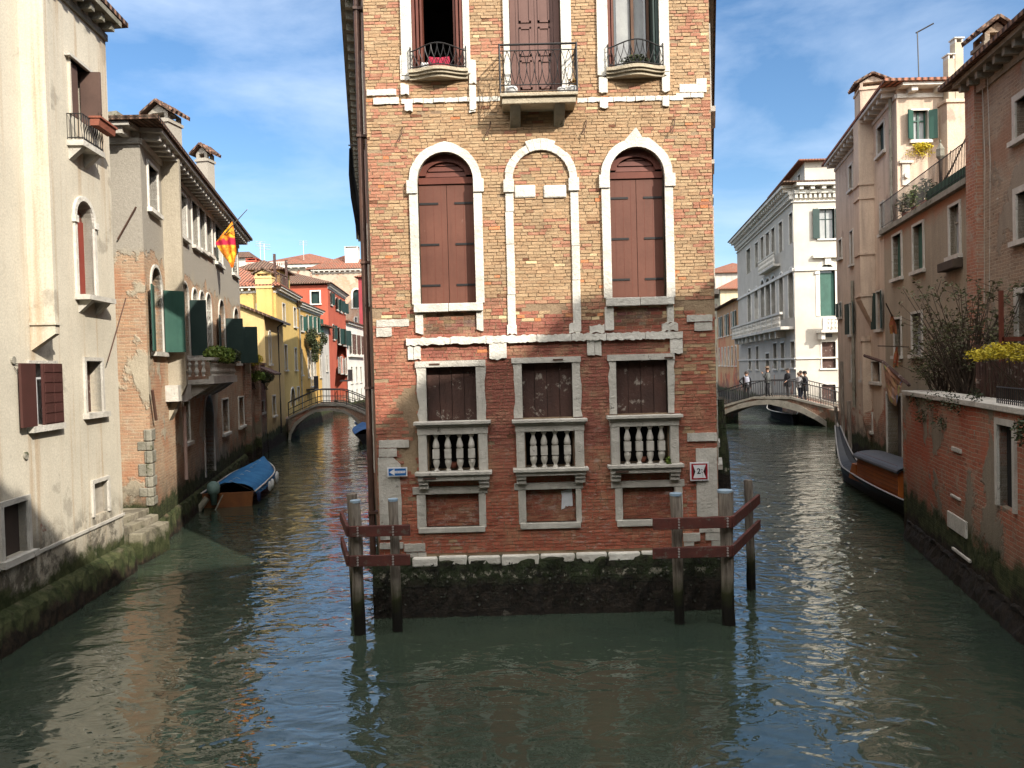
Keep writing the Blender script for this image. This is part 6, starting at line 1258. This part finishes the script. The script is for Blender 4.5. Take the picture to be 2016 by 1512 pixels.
# ================================================================== bridges
m_brst=weather('bridge_stone',(.30,.275,.235),(.20,.185,.155),2.5,.85,((.08,.08,.06),.6),.7,.02,streak=.5,fine=20)
def bridge(name,label,A,B,width,cop,intr,extr,brickm,zrail,nb,lo=-1.):
    W=Wall(A,B); r=thing(name,label,'bridge',W.P(W.L/2,0,0)); cp=[W.pix(u,v) for u,v in cop]; it=[W.pix(u,v) for u,v in intr]; ex=[W.pix(u,v,.05) for u,v in extr]
    cp=[(max(-.3,min(W.L+.3,s)),z) for s,z in cp]
    poly=[(cp[0][0],lo)]+[(it[0][0],lo)]+it+[(it[-1][0],lo),(cp[-1][0],lo)]+[(s,z-.13) for s,z in cp[::-1]]
    mb=MB(); W.prism(mb,poly,[],-width,0)
    top=[(s,z-.13) for s,z in cp]; mb.build('arch_wall',brickm,r)
    n=len(cp)
    for d0,d1 in ((-.32,.07),(-width-.07,-width+.32)):
        mb=MB()
        for i in range(n-1): P=W.P; (s0,z0),(s1,z1)=cp[i],cp[i+1]; mb.hexa([P(s0,z0-.13,d0),P(s1,z1-.13,d0),P(s1,z1-.13,d1),P(s0,z0-.13,d1),P(s0,z0,d0),P(s1,z1,d0),P(s1,z1,d1),P(s0,z0,d1)])
        mb.build('coping',m_brst,r)
    mb=MB(); m=min(len(it),len(ex))
    for i in range(m-1):
        P=W.P; a,b,c,d=it[i],it[i+1],ex[i+1],ex[i]; mb.hexa([P(a[0],a[1],-.2),P(b[0],b[1],-.2),P(c[0],c[1],-.2),P(d[0],d[1],-.2),P(a[0],a[1],.05),P(b[0],b[1],.05),P(c[0],c[1],.05),P(d[0],d[1],.05)])
    mb.build('arch_ring',m_brst,r)
    def zt(s):
        for i in range(n-1):
            if cp[i][0]<=s<=cp[i+1][0]: f=(s-cp[i][0])/(cp[i+1][0]-cp[i][0]); return cp[i][1]*(1-f)+cp[i+1][1]*f
        return cp[0][1] if s<cp[0][0] else cp[-1][1]
    for side,d in enumerate((-.12,-width+.12)):
        mb=MB(); s_a,s_b=cp[0][0]+.05,cp[-1][0]-.05
        K=16; mb.tube([W.P(s_a+(s_b-s_a)*k/K,zt(s_a+(s_b-s_a)*k/K)+zrail,d) for k in range(K+1)],.03,5); mb.tube([W.P(s_a+(s_b-s_a)*k/K,zt(s_a+(s_b-s_a)*k/K)+.1,d) for k in range(K+1)],.018,4)
        if nb<20: mb.tube([W.P(s_a+(s_b-s_a)*k/K,zt(s_a+(s_b-s_a)*k/K)+zrail*.5,d) for k in range(K+1)],.015,4)
        for k in range(nb+1): x=s_a+(s_b-s_a)*k/nb; mb.tube([W.P(x,zt(x)-.02,d),W.P(x,zt(x)+zrail,d)],.028 if k%5==0 else .014,4,False)
        mb.build('railing',m_iron,r)
    return r,W,cp,zt
m_bb=facade('bridge_brick',((.24,.19,.14),(.17,.14,.11)),br=((.24,.12,.08),(.18,.09,.065)),expose=.2,moss=.4)
bridge('stone_bridge','small arched bridge with an iron railing over the left canal',(-13.35,44.),(-8.15,44.8),2.4,
  ((566,822),(576,816),(612,799.5),(626,795),(675,795),(700,804),(730,817)),((572,868),(574,855),(584,837),(603,821),(622,811),(648.6,808),(675,812),(692.6,822),(710.5,840),(720,856),(722,868)),
  ((567,868),(569,853),(580,832),(601,815),(621,806),(648.6,803.5),(677,807),(696,817.5),(715,836),(726,855),(728,868)),m_bb,.82,14)
rb,WB,cpB,ztB=bridge('stone_bridge','wider arched bridge with people on it over the right canal',(12.4,47.6),(18.3,43.2),2.6,
  ((1408,803),(1440,793),(1482.6,781),(1558,781),(1576.5,786),(1625.6,798),(1652,806)),((1424,817),(1440,810),(1454,805),(1484,798),(1516,796),(1549,804),(1574,811),(1604,825.5),(1630,842),(1640,850)),
  ((1424,808),(1440,802),(1457,794),(1494,787.5),(1518,786),(1549,790),(1574,798),(1612,819),(1641,840),(1650,850)),m_bb,.95,52)
mb=MB(); mb.box(17.9,24,36.,50.5,-1,1.0); tag(mb.build('quay',m_bb),'paved quay landing at the right end of the wider bridge','quay')
mb=MB(); mb.box(-15,-13.2,43.95,47,-1,1.2); tag(mb.build('quay',m_bb),'small landing at the left end of the left bridge','quay')
# dark mossy post beside the corner house, thin mooring poles
p=ground(1422,966); q=MB(); q.tube([(p.x+.05,p.y,-1),(p.x,p.y,1.2),(p.x-.1,p.y,2.75)],[.24,.22,.20],12); r=thing('mooring_pile','thick black mossy pile standing in the right canal by the brick corner','pile',(p.x,p.y,0)); q.build('pile',m_mossy,r)
for u,v0,v1,Y,l in ((1672,935,690,26.5,'tall grey mooring pole against the pink house'),(1659,905,712,31.,'thin dark mooring pole right of the bridge end'),(1648,880,800,33.,'short mooring pole under the bridge end')):
    q=MB(); a=atY(u,v1,Y); x=a.x; q.tube([(x,Y,-1),(x-.05,Y,a.z if v1>700 else 2.4)],.07,7); tag(q.build('mooring_pole',m_pile),l,'pole')
# ================================================================== boats
def hull(mb,Wt,L,bf,sheer,keel,n=26,inner=True,flare=.8):
    """lofted hull; Wt maps (along, across, up) to world"""
    secs=[]
    for i in range(n+1):
        t=i/n; b=bf(t); s=sheer(t); k=keel(t); ring=[]
        for a in (-1,-.97,-.8,-.45,0,.45,.8,.97,1):
            aa=abs(a); zz=k+(s-k)*(0 if aa<.5 else ((aa-.45)/.55)**1.2); yy=math.copysign(b*(aa if aa<.97 else 1),a)*(1 if aa>.9 else flare+ (1-flare)*aa*.2)
            if aa==1: zz=s
            ring.append(Wt(t*L,yy,zz))
        secs.append(ring)
    m=9; vs=[p for r in secs for p in r]; mb.add(vs,[(i*m+j,i*m+j+1,(i+1)*m+j+1,(i+1)*m+j) for i in range(n) for j in range(m-1)]); mb.add(secs[0],[tuple(range(m))]); mb.add(secs[-1],[tuple(range(m))[::-1]])
    return secs
def frame(A,B):
    A=V(A+(0,)); B=V(B+(0,)); t=(B-A).normalized(); s=V((t.y,-t.x,0)); return (lambda x,y,z:A+t*x+s*y+V((0,0,z))),(B-A).length
# blue covered boat on the left
T,LB=frame((-8.42,22.3),(-9.25,28.2)); bw=lambda t:.72*(1-max(0,(t-.45)/.55)**2.3)+.02; sh=lambda t:.42+.22*t*t; r=thing('covered_boat','small motor boat under a blue tarpaulin moored at the left bank','boat',T(LB/2,0,0))
mb=MB(); hull(mb,T,LB,bw,sh,lambda t:-.15+.1*t**3); mb.build('hull',weather('dark_hull_paint',(.03,.04,.05),(.05,.06,.07),3,.5),r,smooth=False)
mb=MB(); n,m=30,14; vs=[]
for i in range(n+1):
    t=.03+.965*i/n; b=bw(min(t,.995))+.03
    for j in range(m+1):
        a=j/m*2-1; z=sh(t)+.27*(1-t*.35)*(1-abs(a)**2.2)+.03*mnoise.noise(V((t*9,a*2,0)))+.02*math.sin(j*2.5+i*.7)*(1-abs(a)); 
        if abs(a)>.93: z=sh(t)-.12-.10*abs(mnoise.noise(V((t*14,a,2))))
        vs.append(T(t*LB,b*a*(1.03 if abs(a)>.9 else 1),z))
mb.add(vs,[(i*(m+1)+j,i*(m+1)+j+1,(i+1)*(m+1)+j+1,(i+1)*(m+1)+j) for i in range(n) for j in range(m)]); mb.build('tarpaulin',weather('blue_tarp',(.025,.14,.33),(.05,.21,.44),2.5,.65,((.10,.24,.38),.64),.7,.03,fine=8,spec=.15),r,smooth=True)
q=MB(); q.hexa([T(-.03,-.66,-.1),T(-.03,.66,-.1),T(.05,.66,-.1),T(.05,-.66,-.1),T(-.03,-.72,.42),T(-.03,.72,.42),T(.05,.72,.42),T(.05,-.72,.42)]); q.build('transom',weather('orange_wood',(.24,.095,.032),(.15,.055,.022),3,.6,streak=.4),r)
q=MB(); q.tube([T(LB*t,bw(min(t,.99))+.03,sh(t)+.01) for t in [k/20 for k in range(21)]],.022,5); q.tube([T(LB*t,-bw(min(t,.99))-.03,sh(t)+.01) for t in [k/20 for k in range(21)]],.022,5); q.build('rub_rail',m_stone,r)
q=MB(); 
for x,y,z,a,b in ((-.22,-.35,.62,.17,.22),):
    q.lathe(T(x,y,z-.2),[(.08,-.3),(.1,0),(.17,.05),(.19,.18),(.16,.32),(.06,.38)],12)
q.build('outboard_motor',weather('pale_green_cover',(.20,.30,.27),(.13,.21,.19),4,.6),r,smooth=True)
q=MB(); q.tube([T(-.35,-.5,.35),T(-.5,-.75,0.)],.09,8); q.tube([T(-.2,-.1,.4),T(-.4,-.3,-.05)],.02,5); q.build('motor_bracket',m_stoned,r)
for k,(t,s_) in enumerate(((.03,1),(.34,1),(.42,1),(.60,1),(.66,1))):
    q=MB(); p=T(LB*t,(bw(t)+.10)*s_,sh(t)-.18); q.tube([p+V((0,0,.16)),p+V((0,0,.1)),p-V((0,0,.1)),p-V((0,0,.16))],[.02,.06,.06,.02],8)
    q.build('fender',(plain('navy_fender',(.01,.025,.09),.5) if k==0 else m_wpot),r,smooth=True)
q=MB(); 
for k in range(7): t=.05+.13*k; q.tube([T(LB*t,(bw(t)+.05),sh(t)-.1),T(LB*t+.12,0,sh(t)+.30*(1-t*.35)),T(LB*t,-(bw(t)+.05),sh(t)-.1)],.008,4)
q.build('lashing',m_stone2,r)
# gondola with an orange cabin on the right
T,LB=frame((10.75,25.2),(9.62,16.9)); bw=lambda t:.60*math.sin(math.pi*min(1,max(0,t*.62+.02)))**.75; sh=lambda t:.50+1.15*max(0,(.20-t)/.20)**2.0; r=thing('cabin_gondola','black gondola with a varnished orange cabin moored at the water door','boat',T(LB/2,0,0))
m_blk=NT('black_lacquer').fin((.010,.010,.012),.5,0,.15)
mb=MB(); hull(mb,T,LB,bw,sh,lambda t:-.12+1.0*max(0,(.14-t)/.14)**1.6,n=34); mb.build('hull',m_blk,r)
mb=MB(); vs=[]
for i in range(15):
    t=i/14*.30; vs+=[T(LB*t,-bw(t)*.95,sh(t)-.02),T(LB*t,0,sh(t)+.07*(1-t*2)),T(LB*t,bw(t)*.95,sh(t)-.02)]
mb.add(vs,[(3*i+j,3*i+j+1,3*i+j+4,3*i+j+3) for i in range(14) for j in (0,1)]); mb.build('foredeck',weather('grey_deck',(.055,.06,.07),(.035,.04,.047),3,.45),r)
q=MB(); 
for s_ in (1,-1): q.tube([T(LB*t,s_*(bw(t)+.01),sh(t)+.02) for t in [k/30 for k in range(31)]],.022,5)
q.build('gunwale',plain('pale_gunwale',(.40,.40,.40),.4),r)
q=MB(); q.tube([T(.02,0,1.62),T(-.06,0,1.75),T(-.03,0,2.0),T(.06,0,2.15)],[.05,.035,.03,.012],6); q.build('prow_iron',plain('steel_prow',(.35,.33,.31),.35,.7),r)
c0,c1=LB*.37,LB*.80; cw=.45; zt=1.10
q=MB(); q.hexa([T(c0+.30,-cw,.35),T(c0+.30,cw,.35),T(c1,cw,.35),T(c1,-cw,.35),T(c0+.42,-cw,zt),T(c0+.42,cw,zt),T(c1,cw,zt),T(c1,-cw,zt)]); cab=q.build('cabin',weather('varnished_orange_wood',(.42,.125,.028),(.30,.08,.02),1.5,.35,None,.15,.005,'obj',streak=.4),r,bevel=.01)
q=MB(); q.hexa([T(c0-.35,-cw*1.05,.35),T(c0-.35,cw*1.05,.35),T(c0+.30,cw,.35),T(c0+.30,-cw,.35),T(c0-.05,-cw*1.02,.82),T(c0-.05,cw*1.02,.82),T(c0+.30,cw,.82),T(c0+.30,-cw,.82)]); q.build('cabin_front',weather('orange_panel',(.45,.15,.04),(.33,.10,.03),2,.35),r,bevel=.01)
q=MB(); q.hexa([T(c0+.31,cw*.1,.55),T(c0+.31,cw*.6,.55),T(c0+.34,cw*.6,.55),T(c0+.34,cw*.1,.55),T(c0+.37,cw*.1,1.2),T(c0+.37,cw*.6,1.2),T(c0+.4,cw*.6,1.2),T(c0+.4,cw*.1,1.2)]); q.build('door',m_dark,cab)
q=MB(); 
for k in range(9): q.tube([T(c0+.45,cw+.005,.42+k*.1),T(c1,cw+.005,.42+k*.1)],.006,4)
q.hexa([T(c0+1.0,cw-.01,.7),T(c0+1.5,cw-.01,.7),T(c0+1.5,cw+.015,.7),T(c0+1.0,cw+.015,.7),T(c0+1.0,cw-.01,1.1),T(c0+1.5,cw-.01,1.1),T(c0+1.5,cw+.015,1.1),T(c0+1.0,cw+.015,1.1)]) if 0 else None
q.build('plank_lines',m_redb,cab)
mb=MB(); m=12; vs=[]
for x in (c0+.22,c1+.1):
    for j in range(m+1): a=math.pi*j/m; vs.append(T(x,-(cw+.07)*math.cos(a),zt-.04+.17*math.sin(a)))
for x in (c0+.22,c1+.1):
    for j in range(m+1): a=math.pi*j/m; vs.append(T(x,-(cw+.03)*math.cos(a),zt-.07+.15*math.sin(a)))
k=m+1; mb.add(vs,[(j,j+1,k+j+1,k+j) for j in range(m)]+[(2*k+j,2*k+j+1,3*k+j+1,3*k+j) for j in range(m)]+[(j,j+1,2*k+j+1,2*k+j) for j in range(m)]); mb.add([T(c0+.25,-(cw)*math.cos(math.pi*j/m),zt-.06+.15*math.sin(math.pi*j/m)) for j in range(m+1)],[tuple(range(m+1))]); mb.build('cabin_roof',weather('grey_canvas',(.075,.082,.095),(.05,.056,.066),3,.5,None,.3,.01),r,smooth=False)
# black gondola beneath the right bridge, boats beyond the left bridge
T,LB=frame((18.75,55.3),(17.1,46.2)); bw=lambda t:.75*math.sin(math.pi*min(.97,max(.03,t)))**.7; sh=lambda t:.55+.9*max(0,(.2-t)/.2)**2; r=thing('gondola','empty black gondola moored beneath the right bridge','boat',T(LB/2,0,0)); mb=MB(); hull(mb,T,LB,bw,sh,lambda t:-.1+.5*max(0,(.1-t)/.1)); mb.build('hull',plain('flat_black',(.010,.010,.012),.75,0,.1),r); q=MB()
for s_ in (1,-1): q.tube([T(LB*t,s_*(bw(t)+.01),sh(t)+.02) for t in [k/30 for k in range(31)]],.03,5)
q.tube([T(0,0,1.3),T(-.1,0,2.0)],.05,5); q.build('gunwale',m_stone2,r)
for (A,B,l,mt) in (((-9.6,49.5),(-10.4,54.5),'blue and white boat seen through the left bridge arch',weather('navy_hull',(.02,.05,.14),(.03,.07,.17),3,.5)),((-7.65,40.3),(-8.7,44.),'dark boat with a blue cover half hidden behind the brick house',m_blk)):
    T,LB=frame(A,B); bw=lambda t:.7*(1-max(0,(t-.5)/.5)**2.2)+.02; sh=lambda t:.55+.3*t*t; r=thing('moored_boat',l,'boat',T(LB/2,0,0)); mb=MB(); hull(mb,T,LB,bw,sh,lambda t:-.1); mb.build('hull',mt,r); mb=MB(); vs=[]
    for i in range(13):
        t=i/12; 
        for j in range(7): a=j/3-1; vs.append(T(LB*t,bw(min(t,.99))*a,sh(t)+.3*(1-a*a)*(1-t*.6)+U(-.04,.04)))
    mb.add(vs,[(i*7+j,i*7+j+1,i*7+j+8,i*7+j+7) for i in range(12) for j in range(6)]); mb.build('cover',weather('pale_boat_cover',(.55,.55,.56),(.3,.34,.4),3,.7) if 'white' in l else weather('blue_boat_cover',(.03,.09,.24),(.05,.13,.3),3,.6),r)
# ================================================================== people on the bridge
def person(label,base,h,face,top,legs,hairc,pose,bag=None,hat=None):
    """one skinned body; face = heading angle (radians, 0 looks +x)"""
    k=h/1.75; c,s=math.cos(face),math.sin(face)
    def G(f,l,z): return V((base[0]+(f*c-l*s)*k,base[1]+(f*s+l*c)*k,base[2]+z*k))
    vs=[];es=[];rs=[]
    def v(p,r,par=None):
        vs.append(p); rs.append(r*k); i=len(vs)-1
        if par is not None: es.append((par,i))
        return i
    sp=pose.get('step',.12); ln=pose.get('lean',.0)
    pel=v(G(0,0,.95),.15); wa=v(G(.0+ln*.3,0,1.10),.13,pel); chs_=v(G(.0+ln*.7,0,1.30),.165,wa); nk=v(G(ln,0,1.49),.062,chs_); hd=v(G(ln+.02,0,1.60),.098,nk); hd2=v(G(ln+.03,0,1.68),.088,hd)
    for sd in (-1,1):
        f=sp*sd; hp=v(G(0,.09*sd,.88),.10,pel); kn=v(G(f*.5+.03,.10*sd,.50),.066,hp); an=v(G(f,.10*sd,.09),.042,kn); v(G(f+.15,.11*sd,.04),.036,an)
        arm=pose['arms'][0 if sd<0 else 1]; shd=v(G(ln*.9,.19*sd,1.40),.062,chs_); 
        if arm=='down': e=(.0,.25,1.13); w_=(.08,.25,.88)
        elif arm=='rail': e=(.10,.27,1.14); w_=(.33,.20,1.02)
        elif arm=='hip': e=(-.05,.42,1.18); w_=(.05,.24,1.00)
        else: e=(.12,.26,1.16); w_=(.26,.10,1.42)       # raised to the face with a camera
        el=v(G(e[0]+ln*.8,e[1]*sd,e[2]),.048,shd); wr=v(G(w_[0]+ln*.6,w_[1]*sd,w_[2]),.03,el); d=(vs[wr]-vs[el]).normalized(); pm=v(vs[wr]+d*.07*k,.03,wr)
        side=d.cross(V((0,0,1))).normalized(); 
        for q_,(o,l_) in enumerate(((-.027,.06),(-.009,.075),(.009,.07),(.027,.055))):
            a=v(vs[pm]+side*o*k+d*.03*k,.009,pm); b_=v(vs[a]+d*l_*.6*k-V((0,0,.01*k)),.008,a); v(vs[b_]+d*l_*.3*k-V((0,0,.02*k)),.007,b_)
        a=v(vs[wr]+side*.035*k+d*.03*k,.01,wr); v(vs[a]+side*.02*k+d*.035*k,.008,a)
    me=bpy.data.meshes.new('t'); me.from_pydata([tuple(p) for p in vs],es,[]); o=bpy.data.objects.new('t',me); COL.objects.link(o); sk=o.modifiers.new('s','SKIN'); sk.use_smooth_shade=True
    for i,x in enumerate(me.skin_vertices[0].data): x.radius=(rs[i],rs[i]*(.72 if i in(pel,wa,chs_) else 1)); x.use_root=(i==pel)
    sb=o.modifiers.new('b','SUBSURF'); sb.levels=2; sb.render_levels=2; bpy.context.view_layer.update(); ev=o.evaluated_get(bpy.context.evaluated_depsgraph_get()); m2=bpy.data.meshes.new_from_object(ev); bpy.data.objects.remove(o)
    r=thing('person',label,'person',base,'people on the right bridge'); bv=V(base)
    for mt in (m_skin,top,legs,m_black): m2.materials.append(mt)
    hands=[vs[i] for i in range(len(vs)) if rs[i]<.0315*k]
    for p in m2.polygons:
        z=(p.center.z-bv.z)/k; cc=p.center; i=1
        if z<.10: i=3
        elif z<.93: i=2
        elif z>1.50: i=0
        if .7<z<1.5 and any((cc-hv).length<.035*k for hv in hands): i=0
        p.material_index=i
    m2.transform(Matrix.Translation(-bv)); b=bpy.data.objects.new('body',m2); COL.objects.link(b); b.parent=r
    q=MB(); hc=G(ln+.01,0,1.66); vs2=[]
    for i in range(7):
        ph=math.pi*i/6*.62
        for j in range(10): a=2*math.pi*j/10; vs2.append(hc+V((.108*math.sin(ph)*math.cos(a)-.012*c,.108*math.sin(ph)*math.sin(a)-.012*s,.118*math.cos(ph)))*k)
    q.add(vs2,[(i*10+j,i*10+(j+1)%10,(i+1)*10+(j+1)%10,(i+1)*10+j) for i in range(6) for j in range(10)]); q.build('hair',hairc,r,smooth=True)
    q=MB(); fz=G(ln+.118,0,1.625); q.tube([fz+V((0,0,.02*k)),fz+V((.012*c,.012*s,-.015*k))],[.008*k,.014*k],6); q.build('nose',m_skin,r)
    q=MB(); 
    for sd in (-1,1): e=G(ln+.108,.032*sd,1.65); q.tube([e,e+V((c,s,0))*.008],.009*k,6)
    mo=G(ln+.112,0,1.575); q.tube([mo-V((-s,c,0))*.02*k,mo+V((-s,c,0))*.02*k],.005*k,4); q.build('eyes_and_mouth',m_black,r)
    q=MB(); 
    for sd in (-1,1): e=G(ln+.01,.1*sd,1.64); q.tube([e-V((0,0,.03)),e+V((0,0,.03))],.014*k,6)
    q.build('ears',m_skin,r)
    # coat hem following the body
    q=MB(); vs3=[]
    for i,(z,ra,rb_) in enumerate(((1.44,.12,.20),(1.32,.165,.235),(1.12,.16,.215),(.95,.175,.23),(pose.get('hem',.80),.19,.25))):
        for j in range(14): a=2*math.pi*j/14; vs3.append(G(ln*(z-.9)+ra*math.cos(a),rb_*math.sin(a),z))
    q.add(vs3,[(i*14+j,i*14+(j+1)%14,(i+1)*14+(j+1)%14,(i+1)*14+j) for i in range(4) for j in range(14)]); q.build('jacket',top,r,smooth=True)
    if bag:
        q=MB(); bc=G(-.22+ln,0,1.2); 
        vs4=[]; 
        for i in range(6):
            zz=(-.24,-.2,-.05,.1,.2,.24)[i]; w2=(.08,.14,.16,.15,.12,.05)[i]
            for j in range(10): a=2*math.pi*j/10; vs4.append(bc+V((c*.10*math.cos(a)*w2/.16-s*w2*math.sin(a),s*.10*math.cos(a)*w2/.16+c*w2*math.sin(a),zz))*k)
        q.add(vs4,[(i*10+j,i*10+(j+1)%10,(i+1)*10+(j+1)%10,(i+1)*10+j) for i in range(5) for j in range(10)]+[tuple(range(10)),tuple(range(50,60))]); bb=thing('backpack',bag[1],'bag',bc); q.build('pack',bag[0],bb,smooth=True)
        q=MB()
        for sd in (-1,1): q.tube([G(-.15+ln,.1*sd,1.4),G(ln,.11*sd,1.5),G(.16+ln,.12*sd,1.35),G(.08,.18*sd,1.1),G(-.15,.14*sd,1.05)],.018*k,5)
        q.build('strap',bag[0],bb)
    if hat:
        q=MB(); t=G(ln+.02,0,1.73); q.lathe(t,[(.20*k,-.01),(.20*k,.0),(.11*k,.01),(.10*k,.10),(.05*k,.12)] if hat[1] else [(.112*k,-.03),(.115*k,.0),(.10*k,.06),(.04*k,.09)],14)
        if not hat[1]: e=G(ln+.15,0,1.70); q.tube([G(ln+.06,0,1.72),e],[.08*k,.06*k],8)
        q.build('hat',hat[0],r,smooth=True)
    return r
m_skin=plain('skin',(.42,.24,.16),.6); m_jb=plain('black_jacket',(.018,.018,.022),.8); m_jean=plain('dark_jeans',(.025,.035,.07),.8); m_hair=plain('dark_hair',(.03,.02,.015),.7); m_hair2=plain('brown_hair',(.12,.065,.035),.7)
def onb(u,d=-.45):
    s=WB.pix(u,781,d)[0]; p=WB.P(s,ztB(s)-.12,d); return (p.x,p.y,p.z)
person('person in a dark coat with a pale backpack at the left of the bridge',onb(1470),1.80,1.4,m_jb,m_jb,m_hair,dict(arms=('down','hip'),step=.1),bag=(weather('pale_backpack',(.42,.44,.50),(.2,.2,.25),4,.8),'pale backpack worn by the leftmost person on the bridge'))
person('person in a wide hat leaning back by the railing, grey shirt',onb(1512),1.86,2.6,weather('grey_vest',(.10,.105,.10),(.02,.02,.02),3,.8),m_jb,m_hair2,dict(arms=('down','raise'),step=.06,hem=.88),hat=(weather('straw_brown_hat',(.16,.11,.07),(.1,.07,.05),5,.8),True))
person('person in a long black coat standing alone right of the bridge centre',onb(1552),1.78,3.6,m_jb,plain('grey_trousers',(.12,.11,.11),.8),m_hair,dict(arms=('down','rail'),step=.14,hem=.70))
person('person in a white and black patterned jacket and jeans on the bridge',onb(1573),1.60,.3,weather('patterned_jacket',(.6,.58,.57),(.05,.05,.06),9,.8),m_jean,m_hair2,dict(arms=('rail','raise'),step=.08))
person('person in a brown jacket standing close behind the patterned jacket',onb(1577,-.8),1.70,.4,plain('dark_brown_jacket',(.05,.035,.03),.8),m_jean,m_hair,dict(arms=('down','down'),step=.08))
person('person in a black coat and peaked cap at the right of the bridge',onb(1586),1.74,2.9,m_jb,m_jb,m_hair,dict(arms=('down','hip'),step=.05,hem=.62),hat=(m_jb,False))
# ================================================================== houses behind the photographer (they shade the water and the foot of the corner house)
m_bk=facade('far_side_plaster',((.50,.38,.26),(.42,.32,.22)),moss=.9)
h=House('rear_house','long plastered house row behind the photographer','house',[(5.,-3.2),(-16.,-3.2),(-16.,-12.),(5.,-12.)],14.6,m_bk)
for k in range(7):
    for z in (3,7,11): h.winm(0,1.5+k*2.8,2.6+k*2.8,z,z+1.9,fill='dark',shut='open')
h.finish()
h=House('rear_house','tall stepped-roof house behind the photographer on the right','house',[(26.,-3.2),(5.05,-3.2),(5.05,-12.),(26.,-12.)],18.2,m_bk); L0=h.W[0].L
PF=[(5.05,14.8),(6.2,14.8),(10.9,16.0),(11.5,16.65),(12.3,16.85),(13.5,17.1),(14.0,17.9),(26.,17.9)]; h.h=17.9; prof=[(26-a,b) for a,b in PF]; h.tops={0:prof,2:[(a-5.05,b) for a,b in PF[::-1]],1:[(h.W[1].L,14.8),(0,14.8)],3:[(h.W[3].L,17.9),(0,17.9)]}
for k in range(7):
    for z in (3,7,11): h.winm(0,1.5+k*2.8,2.6+k*2.8,z,z+1.9,fill='dark',shut='open')
h.finish(); mb=MB(); Wq=h.W[0]
pf=[(26-a,b) for a,b in PF[::-1]]
for (a,za),(b,zb) in zip(pf,pf[1:]): mb.add([Wq.P(a,za,0),Wq.P(b,zb,0),Wq.P(b,zb,-8.8),Wq.P(a,za,-8.8)],[(0,1,2,3)])
mb.build('roof',m_tile,h.root)
